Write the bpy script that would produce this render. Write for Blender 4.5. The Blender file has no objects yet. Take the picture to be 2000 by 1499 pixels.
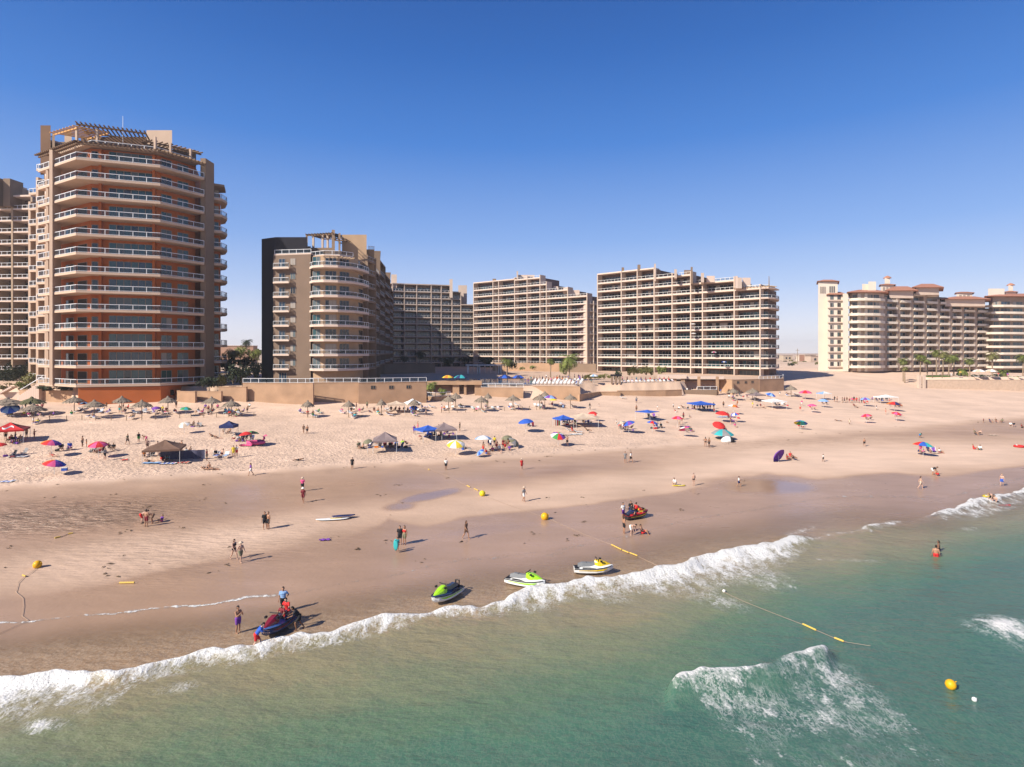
import bpy, math, random
import numpy as np
from mathutils import Vector, Matrix, noise
R = random.Random(7)
SC = bpy.context.scene
COL = SC.collection
F, HZ, CH = 1111.0, 688.0, 18.0      # focal length in photo pixels, horizon row, camera height

# ------------------------------------------------------------------ materials
MATS = {}
def nodes(m):
    m.use_nodes = True
    return m.node_tree.nodes, m.node_tree.links
def mat(name, col, rough=0.8, var=0.0, scale=1.0, bump=0.0, metal=0.0, spec=0.3, trans=0.0):
    if name in MATS: return MATS[name]
    col = tuple(v * .80 for v in col)
    m = bpy.data.materials.new(name); n, l = nodes(m)
    b = n['Principled BSDF']
    b.inputs['Base Color'].default_value = (*col, 1)
    b.inputs['Roughness'].default_value = rough
    b.inputs['Metallic'].default_value = metal
    b.inputs['Specular IOR Level'].default_value = spec
    if trans: b.inputs['Alpha'].default_value = 1 - trans
    if var or bump:
        tc = n.new('ShaderNodeTexCoord'); nz = n.new('ShaderNodeTexNoise')
        nz.inputs['Scale'].default_value = scale; nz.inputs['Detail'].default_value = 5
        l.new(tc.outputs['Object'], nz.inputs['Vector'])
        if var:
            mr = n.new('ShaderNodeMapRange')
            mr.inputs['From Min'].default_value = .25; mr.inputs['From Max'].default_value = .75
            mr.inputs['To Min'].default_value = 1 - var; mr.inputs['To Max'].default_value = 1 + var
            l.new(nz.outputs['Fac'], mr.inputs['Value'])
            mx = n.new('ShaderNodeVectorMath'); mx.operation = 'SCALE'
            mx.inputs[0].default_value = col
            l.new(mr.outputs['Result'], mx.inputs['Scale']); l.new(mx.outputs['Vector'], b.inputs['Base Color'])
        if bump:
            bp = n.new('ShaderNodeBump'); bp.inputs['Strength'].default_value = bump; bp.inputs['Distance'].default_value = .05
            l.new(nz.outputs['Fac'], bp.inputs['Height']); l.new(bp.outputs['Normal'], b.inputs['Normal'])
    MATS[name] = m
    return m

# ------------------------------------------------------------------ things, parts, mesh builder
def tag(o, label=None, cat=None, group=None, kind=None):
    if label: o['label'] = label
    if cat: o['category'] = cat
    if group: o['group'] = group
    if kind: o['kind'] = kind
    return o
def thing(name, label, cat, loc=(0, 0, 0), rz=0.0, group=None):
    o = bpy.data.objects.new(name, None); COL.objects.link(o)
    o.location = loc; o.rotation_euler = (0, 0, rz); o.empty_display_size = .3
    return tag(o, label, cat, group)
def link(name, me, parent=None, mats=None):
    o = bpy.data.objects.new(name, me); COL.objects.link(o)
    if parent is not None: o.parent = parent
    return o
class MB:
    def __init__(s): s.v, s.f, s.mi = [], [], []
    def add(s, vs, fs, mi=0):
        k = len(s.v); s.v += [tuple(p) for p in vs]
        for f in fs: s.f.append(tuple(i + k for i in f)); s.mi.append(mi)
    def box(s, c, d, rz=0.0, mi=0, tilt=None):
        hx, hy, hz = d[0] / 2, d[1] / 2, d[2] / 2
        ca, sa = math.cos(rz), math.sin(rz); vs = []
        for z in (-hz, hz):
            for x, y in ((-hx, -hy), (hx, -hy), (hx, hy), (-hx, hy)):
                p = Vector((x, y, z))
                if tilt: p = tilt @ p
                vs.append((c[0] + p.x * ca - p.y * sa, c[1] + p.x * sa + p.y * ca, c[2] + p.z))
        s.add(vs, [(3, 2, 1, 0), (4, 5, 6, 7), (0, 1, 5, 4), (1, 2, 6, 5), (2, 3, 7, 6), (3, 0, 4, 7)], mi)
    def seg(s, p, q, z0, z1, th, mi=0, ext=0.0):
        a, b = Vector(p[:2]), Vector(q[:2]); d = b - a; L = d.length
        if L < 1e-6: return
        c = (a + b) / 2
        s.box((c.x, c.y, (z0 + z1) / 2), (L + 2 * ext, th, z1 - z0), math.atan2(d.y, d.x), mi)
    def prism(s, poly, z0, z1, mi=0):
        A = sum(poly[i][0] * poly[(i + 1) % len(poly)][1] - poly[(i + 1) % len(poly)][0] * poly[i][1] for i in range(len(poly)))
        if A < 0: poly = poly[::-1]
        n = len(poly)
        vs = [(p[0], p[1], z0) for p in poly] + [(p[0], p[1], z1) for p in poly]
        fs = [tuple(range(n))[::-1], tuple(range(n, 2 * n))] + [(i, (i + 1) % n, n + (i + 1) % n, n + i) for i in range(n)]
        s.add(vs, fs, mi)
    def tube(s, pts, rads, n=6, mi=0, caps=True):
        rings = []; vs = []; fs = []
        pts = [Vector(p) for p in pts]
        if not hasattr(rads, '__len__'): rads = [rads] * len(pts)
        for i, p in enumerate(pts):
            d = (pts[min(i + 1, len(pts) - 1)] - pts[max(i - 1, 0)]).normalized()
            u = d.cross(Vector((0, 0, 1)) if abs(d.z) < .95 else Vector((1, 0, 0))).normalized(); w = d.cross(u)
            for k in range(n):
                a = 2 * math.pi * k / n
                vs.append(p + (u * math.cos(a) + w * math.sin(a)) * rads[i])
        for i in range(len(pts) - 1):
            for k in range(n):
                fs.append((i * n + k, i * n + (k + 1) % n, (i + 1) * n + (k + 1) % n, (i + 1) * n + k))
        if caps:
            fs.append(tuple(range(n))); fs.append(tuple(range((len(pts) - 1) * n, len(pts) * n))[::-1])
        s.add(vs, fs, mi)
    def loft(s, rings, mi=0, close=True, cap=True):
        n = len(rings[0]); vs = [p for r in rings for p in r]; fs = []
        m = n if close else n - 1
        for i in range(len(rings) - 1):
            for k in range(m): fs.append((i * n + k, i * n + (k + 1) % n, (i + 1) * n + (k + 1) % n, (i + 1) * n + k))
        if cap and close:
            fs.append(tuple(range(n))[::-1]); fs.append(tuple(range((len(rings) - 1) * n, len(rings) * n)))
        s.add(vs, fs, mi)
    def mesh(s, name, mats, smooth=False):
        me = bpy.data.meshes.new(name); me.from_pydata([tuple(p) for p in s.v], [], s.f)
        if not isinstance(mats, (list, tuple)): mats = [mats]
        for m in mats: me.materials.append(m)
        if len(mats) > 1: me.polygons.foreach_set('material_index', s.mi)
        if smooth: me.polygons.foreach_set('use_smooth', [True] * len(me.polygons))
        me.update(); return me
    def build(s, name, mats, parent=None, smooth=False):
        return link(name, s.mesh(name, mats, smooth), parent)

# ------------------------------------------------------------------ terrain
def sm(x, a, b):
    t = np.clip((x - a) / (b - a), 0, 1); return t * t * (3 - 2 * t)
PR = np.array([(-400, -9), (-120, -4.0), (-40, -1.3), (-8, -.28), (0, 0), (15, .16), (40, .6), (60, 1.6), (80, 3.1), (95, 4.2), (106, 5.6), (125, 8), (140, 9.2), (230, 9.4), (900, 10.5), (6000, 11)], float)
def pd(px, d): return ((px - 1000) * d / F, d)
RES = [pd(*p) for p in [(-900, 168), (-300, 158), (-80, 150), (60, 143), (104, 142), (152, 133), (313, 136.5), (342, 139), (400, 140), (480, 140.5), (545, 141), (615, 142.2), (832, 147.5), (832, 160.5), (1128, 159.5), (1136, 168), (1170, 172), (1215, 172), (1330, 177), (1345, 186), (1400, 187), (1526, 198), (1519, 260), (1510, 440), (-900, 440)]]
GARD = [pd(*p) for p in [(1801, 221.5), (2600, 222), (2600, 275), (1801, 275)]]
def inside(poly, x, y):
    r = np.zeros(np.shape(x), bool); n = len(poly)
    for i in range(n):
        x0, y0 = poly[i]; x1, y1 = poly[(i + 1) % n]
        c = (y0 > y) != (y1 > y)
        with np.errstate(divide='ignore', invalid='ignore'):
            xi = (x1 - x0) * (y - y0) / ((y1 - y0) if y1 != y0 else 1e-9) + x0
        r ^= c & (x < xi)
    return r
def zg(x, y):
    x = np.asarray(x, float); y = np.asarray(y, float)
    s = (x + 27.6) * -.416 + (y - 30.7) * .909
    z = np.interp(s, PR[:, 0], PR[:, 1])
    z = z - .5 * sm(s, 90, 110) * sm(-x, 60, 90) - 2.1 * sm(s, 112, 132) * sm(-x, 70, 92)
    zp = 8.55 + .8 * sm(y, 170, 250) + 1.0 * sm(-x, 52, 66) * (1 - sm(y, 200, 260))
    z = np.where(inside(GARD, x, y), 8.2, z)
    return np.where(inside(RES, x, y), zp, z)
def hit(px, py, h=0.0):
    """where a sight line meets the ground raised by h"""
    f = lambda d: CH - (py - HZ) * d / F - zg((px - 1000) * d / F, d) - h
    lo, hi = 16.0, 420.0
    for n_ in (200, 60, 60):
        D = np.linspace(lo, hi, n_); neg = np.nonzero(f(D) <= 0)[0]
        i = neg[0] if len(neg) else n_ - 1
        lo, hi = D[max(i - 1, 0)], D[i]
    hi = float(hi)
    d = hi; x = (px - 1000) * d / F
    return Vector((x, d, float(zg(x, d))))
def hitz(px, py, z):
    d = (CH - z) * F / (py - HZ); return Vector(((px - 1000) * d / F, d, z))

def pts(a): a = np.array(a, float); return a[:, 0], a[:, 1]
L1 = pts([(-400, 985), (0, 952), (200, 938), (420, 922), (600, 915), (800, 900), (1000, 893), (1150, 880), (1300, 868), (1400, 862), (1500, 850), (1650, 840), (1800, 828), (2000, 812), (2400, 790)])
LW = pts([(-400, 1215), (0, 1168), (170, 1150), (300, 1120), (480, 1088), (620, 1068), (735, 1030), (760, 1014), (830, 1030), (900, 1012), (1000, 1000), (1150, 985), (1300, 963), (1380, 946), (1500, 921), (1600, 932), (1750, 921), (1850, 931), (1950, 916), (2000, 908), (2400, 880)])
YS = pts([(-900, 1330), (-400, 1265), (-50, 1222), (0, 1216), (60, 1214), (150, 1203), (280, 1190), (400, 1178), (500, 1163), (560, 1158), (760, 1122), (900, 1092), (1050, 1078), (1170, 1057), (1240, 1040), (1350, 1012), (1480, 992), (1580, 976), (1640, 968), (1750, 968), (1840, 972), (1900, 955), (2000, 930), (2400, 880), (3200, 820)])
FO = pts([(-900, 1480), (-400, 1400), (0, 1335), (100, 1325), (230, 1325), (330, 1300), (450, 1275), (600, 1243), (750, 1214), (850, 1199), (900, 1190), (1000, 1171), (1100, 1145), (1200, 1134), (1300, 1117), (1400, 1086), (1500, 1067), (1550, 1055), (1600, 1048), (1680, 1035), (1720, 1021), (1780, 1019), (1830, 1003), (1900, 982), (2000, 957), (2400, 890), (3200, 825)])
FW = pts([(-900, 60), (-100, 90), (0, 98), (130, 60), (230, 28), (330, 22), (450, 27), (600, 30), (750, 26), (850, 13), (900, 18), (1000, 28), (1100, 38), (1200, 36), (1300, 50), (1400, 76), (1500, 62), (1560, 40), (1600, 9), (1680, 7), (1700, 16), (1780, 7), (1820, 12), (1900, 30), (2000, 26), (2600, 20)])
def blob(px, py, cx, cy, rx, ry, sl=0.0, p=2):
    u = (px - cx) / rx; w = (py - cy - sl * (px - cx)) / ry
    return np.exp(-((u * u + w * w) ** (p / 2)))
def fan_mesh(name, cols, rows, fn, keep=None):
    D, PX = np.meshgrid(rows, cols, indexing='ij')
    X = (PX - 1000) * D / F; Y = D
    Z, at = fn(X, Y, PX)
    nr, nc = D.shape
    idx = np.arange(nr * nc).reshape(nr, nc)
    q = np.stack([idx[:-1, :-1], idx[:-1, 1:], idx[1:, 1:], idx[1:, :-1]], -1).reshape(-1, 4)
    if keep is not None:
        k = keep(X, Y, PX).ravel(); q = q[k[q].all(1)]
    me = bpy.data.meshes.new(name)
    me.vertices.add(nr * nc); me.vertices.foreach_set('co', np.stack([X, Y, Z], -1).astype(np.float32).ravel())
    me.loops.add(q.size); me.loops.foreach_set('vertex_index', q.ravel().astype(np.int32))
    me.polygons.add(len(q)); me.polygons.foreach_set('loop_start', np.arange(0, q.size, 4, dtype=np.int32))
    me.polygons.foreach_set('use_smooth', np.ones(len(q), bool))
    me.update(calc_edges=True); me.validate()
    for k, v in at.items():
        a = me.attributes.new(k, 'FLOAT', 'POINT'); a.data.foreach_set('value', v.astype(np.float32).ravel())
    return me
def vnoise(X, Y, sc, seed=0.0):
    o = np.empty(X.size)
    xs, ys = X.ravel() * sc, Y.ravel() * sc
    for i in range(o.size): o[i] = noise.noise((xs[i], ys[i], seed))
    return o.reshape(X.shape)

def ground_fn(X, Y, PX):
    Z = zg(X, Y)
    PY = HZ + F * (CH - Z) / Y
    s = (X + 27.6) * -.416 + (Y - 30.7) * .909
    n1 = vnoise(X, Y, .06); n2 = vnoise(X, Y, .35, 3.0)
    py = PY + (n1 * 7 + n2 * 2.5) * np.clip(70 / Y, .2, 1.2)
    y1 = np.interp(PX, *L1); yl = np.interp(PX, *LW)
    wet = .60 * sm(py - y1, -3, 12) + .12 * sm(py - y1, 12, 40)
    wet = wet * (1 - .35 * sm(PX, 1150, 1500) * (1 - sm(PX, 1650, 1900)))
    for b in [(230, 1092, 360, 44, -.13, .44), (560, 1030, 180, 30, -.2, .3), (1050, 974, 330, 36, -.12, .46), (1700, 898, 330, 30, 0, .5), (1960, 880, 180, 30, 0, .4), (1330, 925, 200, 18, -.1, .16)]:
        wet = wet - b[5] * blob(PX, py, *b[:5], p=3)
    low = sm(py - yl, -3, 5); wet = wet * (1 - low) + low * .72
    for b in [(840, 968, 88, 13, -.22, .9), (780, 990, 45, 12, -.1, .8), (475, 958, 45, 14, -.1, .5), (950, 1035, 230, 22, -.12, .75), (1500, 950, 160, 26, .02, .85), (1620, 858, 150, 9, -.06, .4), (1900, 838, 160, 9, -.03, .45)]:
        wet = np.maximum(wet, b[5] * blob(PX, py, *b[:5], p=4))
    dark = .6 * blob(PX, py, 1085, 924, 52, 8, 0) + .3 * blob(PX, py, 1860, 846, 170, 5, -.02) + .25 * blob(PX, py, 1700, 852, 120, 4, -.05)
    rip = blob(PX, PY, 110, 1012, 250, 34, -.07, p=3)
    rip = np.maximum(rip, .35 * blob(PX, PY, 1500, 868, 260, 10, -.05)); rip = np.maximum(rip, .3 * blob(PX, PY, 330, 1070, 330, 60, -.1))
    foot = (1 - sm(py - y1, -6, 4)) * (.35 + .65 * sm(py, 790, 900)) * (1 - .7 * sm(PX, 1100, 1700))
    inl = inside(RES, X, Y)
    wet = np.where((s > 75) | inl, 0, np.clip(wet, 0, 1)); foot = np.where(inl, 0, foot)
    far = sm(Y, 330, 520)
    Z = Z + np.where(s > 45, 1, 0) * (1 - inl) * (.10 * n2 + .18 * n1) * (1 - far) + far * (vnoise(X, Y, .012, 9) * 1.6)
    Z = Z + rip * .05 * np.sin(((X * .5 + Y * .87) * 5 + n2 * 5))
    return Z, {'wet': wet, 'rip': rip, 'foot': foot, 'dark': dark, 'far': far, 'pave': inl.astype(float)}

cols = np.concatenate([np.arange(-2600, -200, 90), np.arange(-200, 2200, 8), np.arange(2200, 4700, 90)]).astype(float)
rw = [13.0]
while rw[-1] < 268: rw.append(rw[-1] + min(1.1, max(.22, rw[-1] ** 2 * 1.35e-4)))
while rw[-1] < 3200: rw.append(rw[-1] * 1.035)
ground = link('beach_ground', fan_mesh('beach_ground', cols, np.array(rw), ground_fn))
tag(ground, 'pale dry and darker wet sand of the beach', None, None, 'structure')

def attr(n, name):
    a = n.new('ShaderNodeAttribute'); a.attribute_name = name; return a.outputs['Fac']
def math_n(n, l, op, a, b=None, c=None, clamp=False):
    m = n.new('ShaderNodeMath'); m.operation = op; m.use_clamp = clamp
    for i, v in enumerate((a, b, c)):
        if v is None: continue
        if isinstance(v, (int, float)): m.inputs[i].default_value = v
        else: l.new(v, m.inputs[i])
    return m.outputs[0]
def mixc(n, l, f, a, b, mode='MIX'):
    m = n.new('ShaderNodeMix'); m.data_type = 'RGBA'; m.blend_type = mode
    for i, v in ((0, f), (6, a), (7, b)):
        if isinstance(v, (int, float)): m.inputs[i].default_value = v
        elif isinstance(v, tuple): m.inputs[i].default_value = (*v, 1)
        else: l.new(v, m.inputs[i])
    return m.outputs[2]
def noise_n(n, l, vec, scale, detail=4, rough=.55):
    z = n.new('ShaderNodeTexNoise'); z.inputs['Scale'].default_value = scale; z.inputs['Detail'].default_value = detail
    z.inputs['Roughness'].default_value = rough
    l.new(vec, z.inputs['Vector']); return z.outputs['Fac']
def mapping(n, l, vec, sc=(1, 1, 1), rz=0.0):
    m = n.new('ShaderNodeMapping'); m.inputs['Scale'].default_value = sc; m.inputs['Rotation'].default_value = (0, 0, rz)
    l.new(vec, m.inputs['Vector']); return m.outputs['Vector']
def rng(n, l, v, a, b, c, d):
    m = n.new('ShaderNodeMapRange')
    for i, x in zip((1, 2, 3, 4), (a, b, c, d)): m.inputs[i].default_value = x
    l.new(v, m.inputs[0]); return m.outputs[0]

DRY, WET = (.585, .422, .318), (.245, .145, .088)
gm = bpy.data.materials.new('sand'); n, l = nodes(gm); b = n['Principled BSDF']
P = n.new('ShaderNodeNewGeometry').outputs['Position']
wet, rip, foot, dark, far, pave = [attr(n, k) for k in ('wet', 'rip', 'foot', 'dark', 'far', 'pave')]
nb = noise_n(n, l, P, .09, 6); nf = noise_n(n, l, P, 1.7, 4, .6); ns = noise_n(n, l, mapping(n, l, P, (.35, 1.2, 1), .43), .35, 5)
c = mixc(n, l, wet, DRY, WET)
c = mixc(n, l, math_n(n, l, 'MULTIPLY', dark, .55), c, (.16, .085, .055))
c = mixc(n, l, far, c, (.50, .36, .26))
c = mixc(n, l, pave, c, (.48, .34, .25))
rpn = noise_n(n, l, mapping(n, l, P, (.55, 2.2, 1), .45), 1.2, 4, .6)
c = mixc(n, l, math_n(n, l, 'MULTIPLY', rip, rng(n, l, rpn, .46, .62, 0, .75)), c, (.10, .062, .038))
v = math_n(n, l, 'MULTIPLY', rng(n, l, nb, .3, .7, .90, 1.10), rng(n, l, ns, .3, .7, .93, 1.07))
fv = rng(n, l, math_n(n, l, 'MULTIPLY_ADD', noise_n(n, l, P, .32, 5, .65), .55, math_n(n, l, 'MULTIPLY', nf, .5)), .40, .62, .62, 1.10)
v2 = n.new('ShaderNodeMix'); v2.inputs[2].default_value = 1.0; l.new(math_n(n, l, 'MULTIPLY', foot, .55), v2.inputs[0]); l.new(fv, v2.inputs[3])
v = math_n(n, l, 'MULTIPLY', v, v2.outputs[0])
sc = n.new('ShaderNodeVectorMath'); sc.operation = 'SCALE'; l.new(c, sc.inputs[0]); l.new(v, sc.inputs['Scale'])
spk = noise_n(n, l, P, .9, 2)
veg = math_n(n, l, 'MULTIPLY', far, rng(n, l, noise_n(n, l, P, .05, 6, .7), .54, .60, 0, .6))
cc = mixc(n, l, veg, sc.outputs[0], (.16, .13, .06))
l.new(cc, b.inputs['Base Color'])
l.new(rng(n, l, math_n(n, l, 'ADD', wet, math_n(n, l, 'MULTIPLY', ns, .15)),   .5, .9, .95, .08), b.inputs['Roughness'])
l.new(rng(n, l, wet, .7, .95, .25, .8), b.inputs['Specular IOR Level'])
hf = math_n(n, l, 'MULTIPLY', math_n(n, l, 'SUBTRACT', nf, .5), math_n(n, l, 'MULTIPLY', foot, .34))
rp = noise_n(n, l, mapping(n, l, P, (.55, 2.2, 1), .45), 1.2, 4, .6)
hr = math_n(n, l, 'MULTIPLY', rp, math_n(n, l, 'MULTIPLY', rip, .55))
sml = math_n(n, l, 'MULTIPLY', noise_n(n, l, P, 2.6, 3), math_n(n, l, 'MULTIPLY_ADD', wet, -.04, .045))
bp = n.new('ShaderNodeBump'); bp.inputs['Strength'].default_value = 1; bp.inputs['Distance'].default_value = 1
l.new(math_n(n, l, 'ADD', math_n(n, l, 'ADD', hf, hr), sml), bp.inputs['Height']); l.new(bp.outputs['Normal'], b.inputs['Normal'])
ground.data.materials.append(gm)

# ------------------------------------------------------------------ sea
F2 = pts([(1290, 1345), (1320, 1334), (1400, 1318), (1440, 1312), (1500, 1306), (1520, 1303), (1580, 1281), (1605, 1275), (1640, 1273)])
def sea_fn(X, Y, PX):
    g = zg(X, Y); PY = HZ + F * CH / Y
    n1 = vnoise(X, Y, .3); n2 = vnoise(X, Y, 1.1, 5.0); n3 = vnoise(X, Y, .05, 8.0)
    k = np.clip(40 / Y, .2, 1.4)
    t = PY - np.interp(PX, *FO) + (n1 * 9 + n2 * 4) * k
    w = np.interp(PX, *FW) * .82 * (1 + .5 * n1)
    brk = np.interp(PX, [1540, 1590, 1670, 1700, 1735, 1770, 1805, 1845], [1, .5, .55, .92, .92, .45, .5, 1])
    foam = sm(t, -2, 2) * (1 - .42 * sm(t, w * .12, w * .7)) * (1 - sm(t, w * .6, w * 1.9))
    foam = foam * brk
    ys = PY - np.interp(PX, *YS) + (n1 * 5 + n2 * 2) * k
    foam = np.maximum(foam, .98 * np.exp(-((ys - 4) / (2.2 + 1.2 * sm(PX, 380, 480))) ** 2) * (1 - .55 * sm(PX, 510, 560)))
    foam = np.maximum(foam, .38 * np.exp(-((ys - 4) / 3) ** 2) * sm(PX, 900, 1100))
    t2 = PY - np.interp(PX, *F2) + (n1 * 10 + n2 * 5); in2 = sm(PX, 1295, 1325) * (1 - sm(PX, 1605, 1640))
    gap = 1 - .8 * blob(PX, PY, 1510, 1305, 26, 60)
    foam = np.maximum(foam, in2 * gap * sm(t2, -2, 3) * (1 - .4 * sm(t2, 4, 24)) * (1 - sm(t2, 18, 70)))
    tri = sm(t2, 5, 30) * sm(PX - (1345 + (PY - 1340) * .72), -25, 25) * (1 - sm(PX - (1640 + (PY - 1290) * 1.25), -60, 70))
    foam = np.maximum(foam, .54 * tri * (1 - .45 * blob(PX, PY, 1530, 1345, 70, 40)) * (1 - .5 * sm(PY, 1370, 1480)))
    for q in [(1955, 1228, 72, 20, .12, .95), (2050, 1250, 110, 34, .15, .8), (86, 1418, 44, 16, -.1, .85), (190, 1372, 60, 24, -.3, .52), (345, 1345, 70, 16, -.2, .46), (1910, 1000, 75, 13, -.16, .72), (1890, 1034, 26, 5, 0, .5), (1480, 1125, 95, 30, .25, .56), (1400, 1170, 80, 26, .3, .5), (1180, 1168, 80, 14, .1, .5), (1660, 1095, 90, 5, .05, .42), (1560, 1040, 40, 8, -.3, .6), (1240, 1048, 60, 5, -.2, .42), (1080, 1085, 40, 5, -.2, .4), (1720, 970, 130, 3.5, .01, .5)]:
        foam = np.maximum(foam, q[5] * blob(PX, PY, *q[:5]))
    deep = .80 * sm(t + n3 * 40, 8, 350) + (.42 * sm(PX + n3 * 150, 950, 1700)) * sm(t, 15, 130) + .25 * sm(PX, 1500, 1950) * sm(t, 30, 160) + .1 * sm(t, 0, 12)
    film = 1 - sm(ys, 1, 85)
    Z = .03 * n1 + .02 * np.sin(Y * .9 + X * .3)
    Z = Z + .45 * np.exp(-((t - 5) / 9) ** 2) * np.clip(w / 28, .15, 1) * brk + .75 * in2 * np.exp(-((t2 - 10) / np.where(t2 < 10, 9, 34)) ** 2) + .35 * blob(PX, PY, 1965, 1228, 100, 26)
    Z = Z + foam * (.06 + .10 * n2)
    Z = np.maximum(Z, g + .012)
    return Z, {'foam': np.clip(foam, 0, 1), 'deep': np.clip(deep, 0, 1), 'film': film, 'swash': 1 - sm(t, -14, 4)}
rows = F * CH / (np.arange(1730, 790, -2.5) - HZ)
scol = np.concatenate([np.arange(-3000, -60, 60), np.arange(-60, 2060, 5), np.arange(2060, 5000, 60)]).astype(float)
def skeep(X, Y, PX):
    return (HZ + F * CH / Y) > np.interp(PX, *YS) + vnoise(X, Y, .3) * 5 * np.clip(40 / Y, .2, 1.4) - 1
sea = link('sea_water', fan_mesh('sea_water', scol, rows, sea_fn, skeep))
tag(sea, 'green shallow sea with breaking foam along the sand', None, None, 'structure')
wm = bpy.data.materials.new('sea_water'); n, l = nodes(wm); b = n['Principled BSDF']; out = n['Material Output']
P = n.new('ShaderNodeNewGeometry').outputs['Position']
foam, deep, film, swash = [attr(n, k) for k in ('foam', 'deep', 'film', 'swash')]
rmp = n.new('ShaderNodeValToRGB'); r = rmp.color_ramp; r.interpolation = 'EASE'
for i, (p, cc) in enumerate([(0, (.26, .19, .115)), (.14, (.205, .182, .102)), (.34, (.150, .170, .095)), (.60, (.088, .148, .086)), (.85, (.060, .138, .092)), (1, (.048, .118, .088))]):
    e = r.elements[i] if i < 2 else r.elements.new(p)
    e.position = p; e.color = (*cc, 1)
pn = noise_n(n, l, mapping(n, l, P, (.6, 1, 1), .4), .22, 6, .65); pf = noise_n(n, l, mapping(n, l, P, (.9, .9, 1), .6), 1.6, 5, .7)
dd = math_n(n, l, 'MULTIPLY_ADD', math_n(n, l, 'SUBTRACT', pn, .5), .42, deep)
dd = math_n(n, l, 'MULTIPLY_ADD', math_n(n, l, 'SUBTRACT', pf, .5), .22, dd, )
l.new(dd, rmp.inputs[0])
col = mixc(n, l, swash, rmp.outputs[0], (.265, .178, .108))
wv = noise_n(n, l, mapping(n, l, P, (1.6, .75, 1), .3), 2.2, 5, .7)
lines = rng(n, l, math_n(n, l, 'ABSOLUTE', math_n(n, l, 'SUBTRACT', wv, .5)), 0, .05, 1, 0)
col = mixc(n, l, math_n(n, l, 'MULTIPLY', lines, math_n(n, l, 'MULTIPLY_ADD', swash, .20, .09)), col, (.46, .40, .32))  # pale caustic light lines are mixed into the water colour
l.new(col, b.inputs['Base Color']); b.inputs['Roughness'].default_value = .13; b.inputs['IOR'].default_value = 1.333
hb = math_n(n, l, 'MULTIPLY_ADD', noise_n(n, l, mapping(n, l, P, (.6, 1.5, 1), .42), .22, 3, .5), 1.6, noise_n(n, l, mapping(n, l, P, (.8, 1.5, 1), .3), .9, 6, .62))
bp = n.new('ShaderNodeBump'); bp.inputs['Distance'].default_value = 1
bp.inputs['Strength'].default_value = .5
l.new(math_n(n, l, 'MULTIPLY', hb, rng(n, l, film, 0, 1, .42, .06)), bp.inputs['Height']); l.new(bp.outputs['Normal'], b.inputs['Normal'])
fb = n.new('ShaderNodeBsdfDiffuse'); fb.inputs['Color'].default_value = (.63, .625, .61, 1)
st = mapping(n, l, P, (1.15, .62, 1), -.12)
f1 = noise_n(n, l, st, 1.1, 7, .66); f2 = noise_n(n, l, P, 6.5, 4, .6)
fn = math_n(n, l, 'ADD', math_n(n, l, 'MULTIPLY', f1, .68), math_n(n, l, 'MULTIPLY', f2, .32))
q = math_n(n, l, 'MULTIPLY_ADD', foam, .68, math_n(n, l, 'MULTIPLY_ADD', fn, 1.9, -1.31))
sol = rng(n, l, q, -.03, .24, 0, 1)
def ridge(vec, sc_, w_):
    return rng(n, l, math_n(n, l, 'ABSOLUTE', math_n(n, l, 'SUBTRACT', noise_n(n, l, vec, sc_, 3, .5), .5)), 0, w_, 1, 0)
lace = math_n(n, l, 'MAXIMUM', ridge(st, 1.5, .045), ridge(mapping(n, l, P, (1.5, .7, 1), .5), 3.1, .05))
lace = math_n(n, l, 'MULTIPLY', lace, math_n(n, l, 'MULTIPLY', rng(n, l, foam, .2, .6, 0, .8), rng(n, l, noise_n(n, l, P, .7, 4), .4, .62, 0, 1)))
fm = math_n(n, l, 'MULTIPLY', math_n(n, l, 'MAXIMUM', sol, lace), rng(n, l, foam, .05, .25, 0, 1))
fbp = n.new('ShaderNodeBump'); fbp.inputs['Strength'].default_value = 1; fbp.inputs['Distance'].default_value = .32
l.new(fn, fbp.inputs['Height']); l.new(fbp.outputs['Normal'], fb.inputs['Normal'])
mx = n.new('ShaderNodeMixShader'); l.new(fm, mx.inputs[0]); l.new(b.outputs[0], mx.inputs[1]); l.new(fb.outputs[0], mx.inputs[2])
tr = n.new('ShaderNodeBsdfTransparent'); mx2 = n.new('ShaderNodeMixShader')
l.new(math_n(n, l, 'MULTIPLY', math_n(n, l, 'MULTIPLY', film, .98), math_n(n, l, 'SUBTRACT', 1, fm)), mx2.inputs[0]); l.new(mx.outputs[0], mx2.inputs[1]); l.new(tr.outputs[0], mx2.inputs[2])
l.new(mx2.outputs[0], out.inputs['Surface'])
sea.data.materials.append(wm)

# ------------------------------------------------------------------ light, sky, camera
EL, AZ = math.radians(36), math.radians(-127)          # sun is behind the camera, to its left
w = bpy.data.worlds.new('World'); SC.world = w; w.use_nodes = True
n, l = w.node_tree.nodes, w.node_tree.links
sky = n.new('ShaderNodeTexSky'); sky.sky_type = 'NISHITA'; sky.sun_disc = False
sky.sun_elevation = EL; sky.sun_rotation = AZ; sky.altitude = 0; sky.air_density = 1.0; sky.dust_density = 0.0; sky.ozone_density = 1.0
tc = n.new('ShaderNodeTexCoord'); sx = n.new('ShaderNodeSeparateXYZ'); l.new(tc.outputs['Generated'], sx.inputs[0])
rp = n.new('ShaderNodeValToRGB'); r = rp.color_ramp
def lin(c): return tuple(((v / 255 + .055) / 1.055) ** 2.4 if v > 10 else v / 255 / 12.92 for v in c)
for i, (p, cc) in enumerate([(0, (240, 236, 246)), (.05, (214, 218, 242)), (.11, (174, 195, 238)), (.19, (130, 168, 231)), (.34, (62, 126, 211)), (.46, (32, 100, 186)), (.56, (20, 82, 164)), (1, (10, 45, 115))]):
    e = r.elements[i] if i < 2 else r.elements.new(p)
    e.position = p; e.color = (*lin(cc), 1)
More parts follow.
